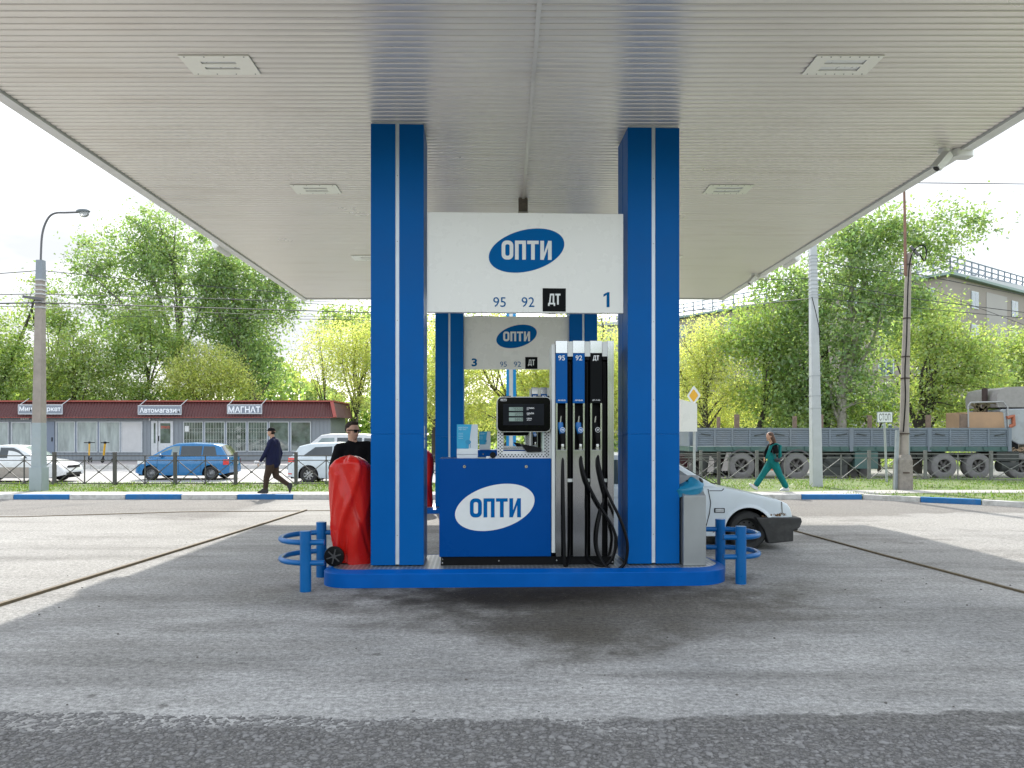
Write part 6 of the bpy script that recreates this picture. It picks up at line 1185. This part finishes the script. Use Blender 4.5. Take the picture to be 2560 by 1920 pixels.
# right group
tree('weeping spring willow with dark forked stem right of the near right column', 39, (1765,1083), [(1750,880,80,95),(1800,950,80,80),(1720,960,60,90),(1780,840,50,60),(1860,980,60,50)], .085, Ls, M_barkd, 20, 1.33, .17, [(1763,1050),(1764,960),(1768,900),(1758,850),(1756,800)], .42, group=G, nb=170, droop=.35)
tree('vivid green tree behind the trailer, left of the white pole', 38, (1870,1083), [(1880,820,70,60),(1930,860,80,70),(1850,880,65,60),(1930,1000,95,65),(1960,940,75,60)], .15, Lm, M_barkd, 21, 2.2, .2, [(1900,1060),(1950,960),(2010,900)], .45, group=G)
tree('big poplar with pale trunk reaching far right over the street', 36, (2105,1083), [(2110,620,75,70),(2180,560,65,55),(2250,600,85,60),(2060,700,75,70),(2180,700,100,80),(2120,830,110,90),(2240,760,80,60),(2380,555,62,36),(2440,560,40,24),(2330,620,60,45),(2130,950,110,85)], .15, Lg, M_barkp, 22, 1.9, .24, [(2105,980),(2112,900),(2125,780),(2128,700),(2128,610),(2140,540)], .45, group=G, nb=170)
tree('green tree leaning behind the white pole', 37.2, (2060,1083), [(1990,760,75,60),(1960,700,60,42),(1920,720,45,30),(2010,830,80,60),(2030,1000,90,70),(1995,930,60,60)], .15, Lg, M_barkd, 23, 1.9, .24, [(2065,1060),(2070,1000),(2068,950),(2065,870),(2040,800),(1990,740)], .45, group=G, nb=110)
tree('lime maple with slanting dark trunk right of the concrete pole', 35.5, (2290,1083), [(2370,900,95,70),(2330,980,90,70),(2430,960,90,80),(2300,860,70,60),(2420,860,70,40),(2350,800,55,45)], .13, Ly, M_barkd, 24, 1.8, .26, [(2300,1060),(2325,990),(2335,950),(2345,880),(2360,820)], .42, group=G, nb=120)
tree('yellowish tree at the far right edge above the cab', 40, (2560,1083), [(2530,900,70,60),(2590,880,90,80),(2500,970,70,60),(2560,960,80,60)], .13, Ly, M_barkd, 25, 1.7, .2, None, .42, group=G, nb=100)
tree('dark green branch tree in front of the apartment block', 45, (2270,1083), [(2290,800,60,45),(2350,790,60,45),(2240,860,70,60)], .15, Lm, M_barkd, 26, 1.3, .16, None, .45, group=G)
tree('low green shrub tree behind the trailer boards', 37, (2200,1083), [(2200,1030,90,45),(2100,1040,90,40),(2010,1040,80,40)], .14, Lm, M_barkd, 27, 2.2, .1, None, .42, group=G)
tree('low lime shrub tree behind the plywood box', 36.5, (2440,1083), [(2400,1040,90,45),(2480,1020,70,45)], .13, Ly, M_barkd, 28, 2.2, .1, None, .42, group=G)
tree('low willow scrub behind the trailer tail', 41, (1800,1083), [(1740,1030,70,45),(1830,1040,80,42)], .10, Ls, M_barkd, 29, 1.56, .1, None, .4, group=G)
# far belt of woodland that closes the horizon, and an added ring out of view
rng = np.random.default_rng(77); n = 42000; x = rng.uniform(-75, 75, n); hmax = 5.8+1.5*np.sin(x*.21)+1.1*np.sin(x*.53+1)+.6*np.sin(x*1.3); y = 78+rng.normal(0, 2.0, n)
z = hmax*rng.uniform(0, 1, n)**.7; pts = np.stack([x, y, z], 1)
a_ = rng.uniform(.5, 2*math.pi-.5, 60000)+math.pi/2; hb = 8+2*np.sin(a_*9)+1.5*np.sin(a_*23+1); rr_ = rng.uniform(66, 72, 60000); added_ring = np.stack([rr_*np.cos(a_), rr_*np.sin(a_)+8, hb*rng.uniform(0,1,60000)**.7], 1); added_ring = added_ring[(added_ring[:,1] < 60)]; pts = np.concatenate([pts, added_ring])  # unseen ring added so the pump steel mirrors trees instead of bright sky
o = leaves('distant_woods', pts, .60, Lm, None, rng, .7); tag(o, 'distant mass of green woodland closing the horizon, plus an added unseen ring for reflections', 'woods', kind='stuff')
# rank growth along the far side of the road and at the back of the verge
rng = np.random.default_rng(78); n = 16000; x = np.concatenate([rng.uniform(-8, 6, n//3), rng.uniform(5, 26, n-n//3)]); y = rng.uniform(38.5, 42, n)+np.where(x < 6, 6, 0); pts = np.stack([x, y, np.abs(rng.normal(0, .55, n))*(.7+.5*np.sin(x*1.7)**2)], 1)
o = leaves('undergrowth', pts, .16, Lm, None, rng, .4); tag(o, 'rank green undergrowth at the foot of the trees across the road', 'undergrowth', kind='stuff')
# ---------------------------------------------------------------- people
def fuse(name, m, par, caps, ells=(), vox=.012, sm=4, extra=None):
    b = MB()
    for p0, r0, p1, r1 in caps:
        a, c = Vector(p0), Vector(p1); n = 6; b.tube([a.lerp(c, i/n) for i in range(n+1)], [r0+(r1-r0)*i/n for i in range(n+1)], 14); b.ell(p0, (r0,)*3, 12, 8); b.ell(p1, (r1,)*3, 12, 8)
    for e in ells:
        s = len(b.v); b.ell((0,0,0), e[1], 16, 10); M = Matrix.Translation(e[0]) @ (e[2].to_matrix().to_4x4() if len(e) > 2 else Matrix.Identity(4)); b.move(M, s)
    o = b.build('tmp', m); rm = o.modifiers.new('r', 'REMESH'); rm.mode = 'VOXEL'; rm.voxel_size = vox; s_ = o.modifiers.new('s', 'SMOOTH'); s_.iterations = sm; s_.factor = .5
    me = bpy.data.meshes.new_from_object(o.evaluated_get(bpy.context.evaluated_depsgraph_get())); bpy.data.objects.remove(o); me.name = name; me.materials.clear(); me.materials.append(m); me.shade_smooth()
    q = bpy.data.objects.new(name, me); col.objects.link(q); q.parent = par; return q
M_skin = mat('skin', (.46,.27,.19), .55, spec=.35, var=.08, vs=12)
def hand(w_, d, curl, r=.0088, side=(0,1,0), L=.08):   # capsules of palm, four fingers and a thumb from the wrist w_ along d
    w_ = Vector(w_); d = Vector(d).normalized(); s = Vector(side); s = (s-d*s.dot(d)).normalized(); nrm = d.cross(s); c = []
    k = w_+d*L; 
    for i, (off, ln) in enumerate(((-.030,.068),(-.010,.078),(.011,.072),(.030,.056))):
        a = k+s*off; c.append((tuple(w_+s*off*.6+d*.012), r*1.25, tuple(a), r*1.2)); e1 = a+(d*math.cos(curl*.5)+nrm*math.sin(curl*.5))*ln*.5; e2 = e1+(d*math.cos(curl*1.4)+nrm*math.sin(curl*1.4))*ln*.5
        c += [(tuple(a), r, tuple(e1), r*.95), (tuple(e1), r*.95, tuple(e2), r*.8)]
    a = w_+s*-.03+d*.02; e1 = a-s*.022+d*.035+nrm*.012; e2 = e1-s*.004+d*.028+nrm*.018; c += [(tuple(a), r*1.3, tuple(e1), r*1.1), (tuple(e1), r*1.1, tuple(e2), r*.9)]
    return c
def head(c, yaw, pitch=0, k=1., jaw=1.):   # skull, jaw, nose, brow, ears, lips; face looks along +x before turning by yaw
    M = Matrix.Translation(c) @ Euler((0, pitch, yaw)).to_matrix().to_4x4(); E_ = Euler((0, pitch, yaw))
    def q(x, y, z): return tuple(M @ Vector((x*k, y*k, z*k)))
    el = [(q(-.012,0,.03),(.098*k,.077*k,.088*k),E_),(q(.025,0,-.03),(.068*k,.060*k*jaw,.072*k),E_),(q(.040,0,-.082),(.040*k,.036*k*jaw,.026*k),E_),(q(.068,0,.022),(.022*k,.052*k,.014*k),E_),
          (q(.093,0,-.022),(.017*k,.013*k,.017*k),E_),(q(.086,0,.0),(.012*k,.010*k,.026*k),E_),(q(.078,0,-.052),(.015*k,.024*k,.007*k),E_),(q(.076,0,-.062),(.014*k,.021*k,.006*k),E_)]
    for s in (-1, 1): el += [(q(-.008,.077*s,-.008),(.020*k,.010*k,.032*k),E_),(q(.050,.038*s,-.022),(.022*k,.020*k,.018*k),E_)]
    return el, q, E_
# -- the man in black at the pump, half behind the red cover
YM = 9.85; t = thing('person', 'man in black long-sleeved top and sunglasses behind the red cover, looking right', 'person', (P(884,0,YM)[0], YM, 0)); ox, kk = t.location.x, YM/F
def mp_(px, py, y=0.): x, _, z = P(px, py, YM); return (x-ox, y, z)
hc = mp_(881.5, 1077); hl, hq, HE = head(hc, R(-38), R(4), 1.04, .92)
sl, sr = mp_(851,1122,-.03), mp_(917,1117,.05); el, er = mp_(835,1168,-.05), mp_(924,1170,-.02); wl, wr_ = (el[0]+.10,-.24,el[2]-.06), (er[0]-.08,-.26,er[2]-.02)
hip = (0.02,.03,.97); caps = [((sl[0],sl[1],sl[2]),.062,(el[0],el[1],el[2]),.046),(el,.045,wl,.028),(sr,.062,er,.046),(er,.045,wr_,.028),((.0,.02,1.52),.085,(.02,.03,1.2),.12),((.02,.03,1.2),.12,hip,.14),(sl,.06,sr,.06),((.0,.01,1.52),.062,(hc[0]-.012,hc[1]+.02,hc[2]-.06),.056)]
for s in (-1, 1): caps += [((.02+.09*s,.03,.93),.095,(.02+.10*s,.02,.50),.062),((.02+.10*s,.02,.50),.058,(.02+.11*s,.05,.09),.040),((.02+.11*s,.05,.05),.035,(.04+.12*s,-.13,.035),.028)]
caps += hand(wl, (.4,-.8,-.2), .5) + hand(wr_, (-.4,-.8,-.2), .5)
fuse('body', M_skin, t, caps, hl, .010, 3)
tee = [((sl[0]-.0,sl[1],sl[2]-.0),.080,(el[0],el[1],el[2]-.01),.064),(el,.062,(el[0]+.03,-.12,el[2]-.03),.050),(sr,.080,(er[0],er[1],er[2]-.01),.064),(er,.062,(er[0]-.03,-.12,er[2]),.05),(sl,.08,sr,.08),((-.05,.02,1.46),.12,(.0,.03,1.0),.135),((.08,.02,1.46),.12,(.06,.03,1.0),.135),((hc[0]-.01,.02,1.55),.082,(.0,.02,1.48),.11)]
fuse('jumper', mat('black_cloth', (.006,.006,.007), .95, spec=.1, var=.3, vs=6, bump=.3, bs=14), t, tee, (), .014, 4)
fuse('trousers', mat('dark_denim', (.02,.022,.03), .9, spec=.15), t, [((.02,.03,1.0),.14,(.02,.03,.92),.14)]+[q for s in (-1,1) for q in (((.02+.09*s,.03,.93),.108,(.02+.10*s,.02,.50),.078),((.02+.10*s,.02,.50),.076,(.02+.11*s,.05,.12),.064))], (), .016, 4)
M_hair = mat('dark_hair', (.022,.014,.010), .75, spec=.25, var=.4, vs=40, bump=.5, bs=90)
fuse('hair', M_hair, t, (), [(hq(-.022,0,.048),(.094,.083,.076),HE),(hq(-.045,0,.015),(.068,.079,.055),HE),(hq(.030,0,.098),(.054,.058,.024),HE)], .010, 3)
for s in (-1, 1):
    b = MB(); n0 = len(b.v); b.prism([(p[0]-.024, p[1]-.018) for p in rrect(.048,.036,.012)], 'x', .0, .006); b.move(Matrix.Translation(hq(.093,.032*s,.002)) @ Euler((0,R(4),R(-38)+s*.18)).to_matrix().to_4x4()); b.build('sunglass_lens', mat('lens_black', (.004,.004,.005), .08, spec=.6), t)
b = MB()
for s in (-1, 1): b.bar(hq(.094,.054*s,.014), hq(-.005,.084*s,.008), .006, .012)
b.bar(hq(.100,-.012,.012), hq(.100,.012,.012), .006, .008); b.bar(hq(.097,-.055,.019), hq(.102,0,.019), .007, .006); b.bar(hq(.097,.055,.019), hq(.102,0,.019), .007, .006); b.build('sunglass_frame', M_blk, t)
b = MB(); b.ell(hq(.097,0,-.056),(.006,.020,.004),10,6); b.build('lips', mat('lip', (.36,.14,.11), .5), t)
for s in (-1, 1): b = MB(); b.ell((.03+.115*s,-.05,.045),(.055,.15,.05),14,8); b.build('shoe', M_blk, t, 60)
# -- the man walking left along the pavement
YW = 20.05; t = thing('person', 'man in black cap, navy jacket and brown trousers striding left with a paper roll', 'person', (P(685.5,0,YW)[0], YW, .112)); S = 1/431.*1.0
def j(zx, zy, y=0.): return ((zx-1130)*S, y, (1252-zy)*S)
hc = j(1098,560); hl, hq, HE = head((hc[0]-.005, 0, hc[2]+.005), R(180), 0, 1.0)
sN, sF = (j(1122,660)[0],-.17,j(0,660)[2]), (j(1132,660)[0],.17,j(0,660)[2]); eN, hN = (*j(1055,795,-.20),), (*j(985,895,-.15),); eF, hF = (*j(1180,800,.20),), (*j(1162,915,.16),)
hp = j(1108,925); kN, aN = j(1052,1080,-.08), j(1040,1205,-.07); kF, aF = j(1140,1062,.08), j(1278,1165,.08)
body = [(sN,.055,eN,.042),(eN,.040,hN,.026),(sF,.055,eF,.042),(eF,.040,hF,.026),(sN,.055,sF,.055),((j(1118,680)),.11,(j(1110,850)),.10),((j(1110,850)),.10,hp,.12),((j(1115,640)),.06,(hc[0]+.02,0,hc[2]-.07),.052),
        ((hp[0],-.08,hp[2]),.09,kN,.058),(kN,.055,aN,.038),((hp[0]+.02,.08,hp[2]),.09,kF,.058),(kF,.055,aF,.038),(aN,.036,(j(985,1238,-.07)),.028),(aF,.036,(j(1300,1225,.08)),.028)]
body += hand(hN, (-.6,0,-.8), 1.2) + hand(hF, (-.2,0,-1), .5)
fuse('body', M_skin, t, body, hl, .011, 3)
jk = [(sN,.072,eN,.060),(eN,.058,(hN[0]+.03,hN[1],hN[2]+.035),.046),(sF,.072,eF,.058),(eF,.056,(hF[0]+.0,hF[1],hF[2]+.05),.046),(sN,.075,sF,.075),((j(1115,690,-.07)),.14,(j(1100,905,-.08)),.13),((j(1130,690,.07)),.14,(j(1140,905,.08)),.13),((j(1138,670,0)),.11,(j(1145,905,0)),.13),((j(1100,880,0)),.13,(j(1140,910,0)),.14),((j(1120,630)),.068,(j(1118,670)),.09)]
fuse('jacket', mat('navy_cloth', (.014,.017,.05), .9, spec=.15, var=.25, vs=5, bump=.5, bs=12), t, jk, (), .014, 3)
fuse('trousers', mat('brown_cloth', (.055,.038,.028), .9, spec=.15, var=.2, vs=6, bump=.4, bs=12), t, [((hp[0]-.01,-.07,hp[2]+.02),.125,kN,.082),(kN,.080,(aN[0]+.0,aN[1],aN[2]+.015),.066),((hp[0]+.03,.07,hp[2]+.02),.125,kF,.084),(kF,.080,(aF[0]-.02,aF[1],aF[2]+.03),.062)], (), .014, 3)
M_sho = mat('shoe_dark', (.018,.018,.022), .6)
b = MB(); b.prism([(j(952,1252)[0],0),(j(950,1240)[0],.03),(j(990,1215)[0],.085),(j(1008,1200)[0],.12),(j(1068,1200)[0],.12),(j(1070,1252)[0],0)], 'y', -.12, -.025); b.build('shoe', M_sho, t, bev=.022, seg=3)
b = MB(); b.prism([j(1268,1180)[0::2], j(1300,1135)[0::2], j(1326,1140)[0::2], j(1328,1180)[0::2], j(1308,1248)[0::2], j(1292,1250)[0::2], j(1284,1205)[0::2]], 'y', .035, .13); b.build('shoe', M_sho, t, bev=.02, seg=3)
fuse('hair', M_hair, t, (), [(hq(-.035,0,.005),(.072,.081,.065),HE)], .010, 2)
b = MB(); M = Matrix.Translation(hq(-.005,0,.05)); rows = [[(.105*math.sin(a)*math.cos(u)*.98, .086*math.sin(a)*math.sin(u), .088*math.cos(a)-.0) for u in [2*math.pi*i/24 for i in range(24)]] for a in (.01,.4,.8,1.2,1.55,1.75)]; b.grid(rows, True); b.move(M); cp_ = b.build('cap', mat('cap_black', (.01,.01,.012), .9, spec=.1), t, 60)
b = MB(); x, _, z = hq(.085,0,.05); b.prism([(x+.03,-.07),(x-.05,-.055),(x-.075,0),(x-.05,.055),(x+.03,.07)], 'z', z-.006, z+.006); b.build('cap_peak', _m['cap_black'], cp_, bev=.004); b = MB(); b.bar((x-.02,-.05,z-.008),(x-.072,-.01,z-.008),.02,.006); b.build('peak_edge', mat('peak_grey', (.4,.4,.4), .7), cp_)
a, c = j(932,900,-.20), j(1018,910,-.10); b = MB(); b.cyl(a, c, .043, n=16); b.build('paper_roll', mat('paper_white', (.62,.63,.66), .7), t, 40)
# -- the woman walking left on the right
YF = 20.7; t = thing('person', 'woman with long brown hair in black top and teal trousers walking left', 'person', (P(1928.6,0,YF)[0], YF, .112)); S = YF/F/4.096
def j(zx, zy, y=0.): return ((zx-1100)*S, y, (1265-zy)*S)
hc = j(1078,706); hl, hq, HE = head(hc, R(195), R(2), .93)
sN, sF = j(1122,800,-.14), j(1100,800,.14); eN, hN = j(1128,868,-.20), j(1068,772,-.13); eF, hF = j(1060,880,.19), j(1045,930,.12)
hp = j(1108,965); kF, aF = j(1030,1085,.07), j(950,1205,.06); kN, aN = j(1172,1095,-.07), j(1236,1220,-.06)
body = [(sN,.046,eN,.036),(eN,.034,hN,.022),(sF,.046,eF,.036),(eF,.034,hF,.022),(sN,.048,sF,.048),(j(1108,815),.10,j(1100,890),.088),(j(1100,890),.088,hp,.12),(j(1105,775),.046,(hc[0]+.012,0,hc[2]-.06),.042),
        ((hp[0],.07,hp[2]),.095,kF,.054),(kF,.052,aF,.034),((hp[0]+.02,-.07,hp[2]),.095,kN,.054),(kN,.052,aN,.034),(aF,.03,j(900,1205,.06),.025),(aN,.03,j(1190,1255,-.06),.024)]
body += hand(hN, (-.35,.3,.8), 1.0, .0078, L=.065) + hand(hF, (-.2,0,-1), .6, .0078, L=.065)
fuse('body', M_skin, t, body, hl, .010, 3)
fuse('top', mat('black_knit', (.008,.008,.009), .95, spec=.1, var=.3, vs=8), t, [(sN,.058,eN,.048),(eN,.047,(hN[0]+.03,hN[1]-.01,hN[2]-.05),.036),(sF,.056,eF,.046),(eF,.044,(hF[0]+.01,hF[1],hF[2]+.05),.036),(sN,.058,sF,.058),(j(1112,815),.115,j(1104,885),.10),(j(1108,780),.055,j(1108,800),.075)], (), .012, 3)
M_teal = mat('teal_cloth', (.004,.135,.135), .8, spec=.2, var=.2, vs=5, bump=.5, bs=9)
fuse('trousers', M_teal, t, [(j(1100,885),.105,(hp[0],0,hp[2]),.135),((hp[0]-.01,.06,hp[2]-.02),.12,kF,.085),(kF,.084,(aF[0]+.015,aF[1],aF[2]+.02),.080),((hp[0]+.03,-.06,hp[2]-.02),.12,kN,.088),(kN,.086,(aN[0]+.0,aN[1],aN[2]+.02),.082)], (), .013, 3)
b = MB(); rows = []
for zx, zy, w_, y in ((1118,785,.03,-.20),(1070,800,.05,-.22),(1050,850,.045,-.22),(1035,900,.045,-.20),(1020,935,.03,-.19)): x, _, z = j(zx, zy); rows.append([(x-w_,y,z),(x-w_*.3,y-.025,z+.01),(x+w_*.4,y-.01,z),(x+w_,y+.01,z)])
b.grid(rows); rows = []
for zx, zy, w_, y in ((1120,780,.05,-.21),(1162,800,.05,-.19),(1158,850,.04,-.20),(1165,905,.05,-.18),(1150,940,.03,-.17)): x, _, z = j(zx, zy); rows.append([(x-w_,y,z),(x,y-.03,z),(x+w_,y,z)])
b.grid(rows); o = b.build('jacket_over_shoulders', M_teal, t, 60); sf = o.modifiers.new('solid', 'SOLIDIFY'); sf.thickness = .02
M_hb = mat('brown_hair', (.085,.042,.026), .6, spec=.4, var=.35, vs=30, stretch=(1,1,.2))
fuse('hair', M_hb, t, [(hq(-.05,0,.03),.082,hq(-.105,0,-.08),.075),(hq(-.09,.02,-.07),.078,hq(-.15,.03,-.24),.06)], [(hq(-.034,0,.050),(.098,.090,.076),HE),(hq(-.062,.0,.0),(.078,.090,.09),HE)], .010, 2)
x, _, z = j(1136,945); b = MB(); rows = [[(x+.085*math.cos(a)*s_, -.20+y, z-.0+.062*math.sin(a)*s_-(.012 if math.sin(a) > 0 else 0)) for a in [2*math.pi*i/24 for i in range(24)]] for s_, y in ((.01,-.035),(.8,-.035),(1,-.02),(1,.02),(.8,.035),(.01,.035))]; b.grid(rows, True); bg_ = b.build('shoulder_bag', mat('bag_leather', (.012,.014,.022), .45), t, 50)
b = MB(); b.tube([(x-.07,-.2,z+.04),(j(1090,880)[0],-.17,j(0,870)[2]),(j(1105,790)[0],-.10,j(0,782)[2])], .008, 6); b.tube([(x+.07,-.2,z+.04),(j(1160,880)[0],-.14,j(0,870)[2]),(j(1112,790)[0],-.08,j(0,782)[2])], .008, 6); b.build('strap', _m['bag_leather'], bg_)
M_ws = mat('white_shoe', (.58,.58,.60), .5)
b = MB(); b.prism([j(a, c)[0::2] for a, c in ((1177,1265),(1176,1250),(1200,1235),(1222,1222),(1262,1222),(1272,1240),(1274,1265))], 'y', -.10, -.02); b.build('shoe', M_ws, t, bev=.018, seg=3)
b = MB(); b.prism([j(a, c)[0::2] for a, c in ((878,1190),(890,1186),(925,1208),(965,1228),(966,1256),(950,1262),(905,1236),(880,1208))], 'y', .02, .10); b.build('shoe', M_ws, t, bev=.016, seg=3)
# ---------------------------------------------------------------- hire scooters by the shops
def scooter(px, ang, label):
    Y = 43.0; t = thing('kick_scooter', label, 'scooter', (P(px,0,Y)[0], Y, .0), ang, 'hire scooters by the shop wall')
    b = MB(); b.box(-.75,-.12,-.07,.07,.13,.18); b.build('deck', M_dark, t, bev=.02)
    for x in (-.0, -.86):
        b = MB(); b.lathe([(0,-.03),(.08,-.03),(.12,-.02),(.125,0),(.12,.02),(.08,.03),(0,.03)], 20, (x,0,.125), 'y'); b.build('wheel', M_tyre, t, 40)
    b = MB(); b.bar((-.0,0,.14),(-.10,0,.45),.06); b.bar((-.12,0,.17),(-.05,0,.30),.06); b.build('fork', M_dark, t)
    b = MB(); b.bar((-.10,0,.42),(-.20,0,1.12),.075); b.build('stem', mat('scooter_yellow', (.60,.33,.01), .4), t)
    b = MB(); b.bar((-.20,-.28,1.16),(-.20,.28,1.16),.045); b.box(-.25,-.15,-.05,.05,1.10,1.22); b.build('handlebar', M_dark, t)
    b = MB(); b.bar((-.84,0,.28),(-.70,0,.18),.10,.02); b.build('rear_mudguard', M_dark, t)
scooter(222, R(-70), 'yellow-stemmed hire scooter facing the viewer, left of the other'); scooter(256, R(160), 'yellow-stemmed hire scooter turned away, right of the other')
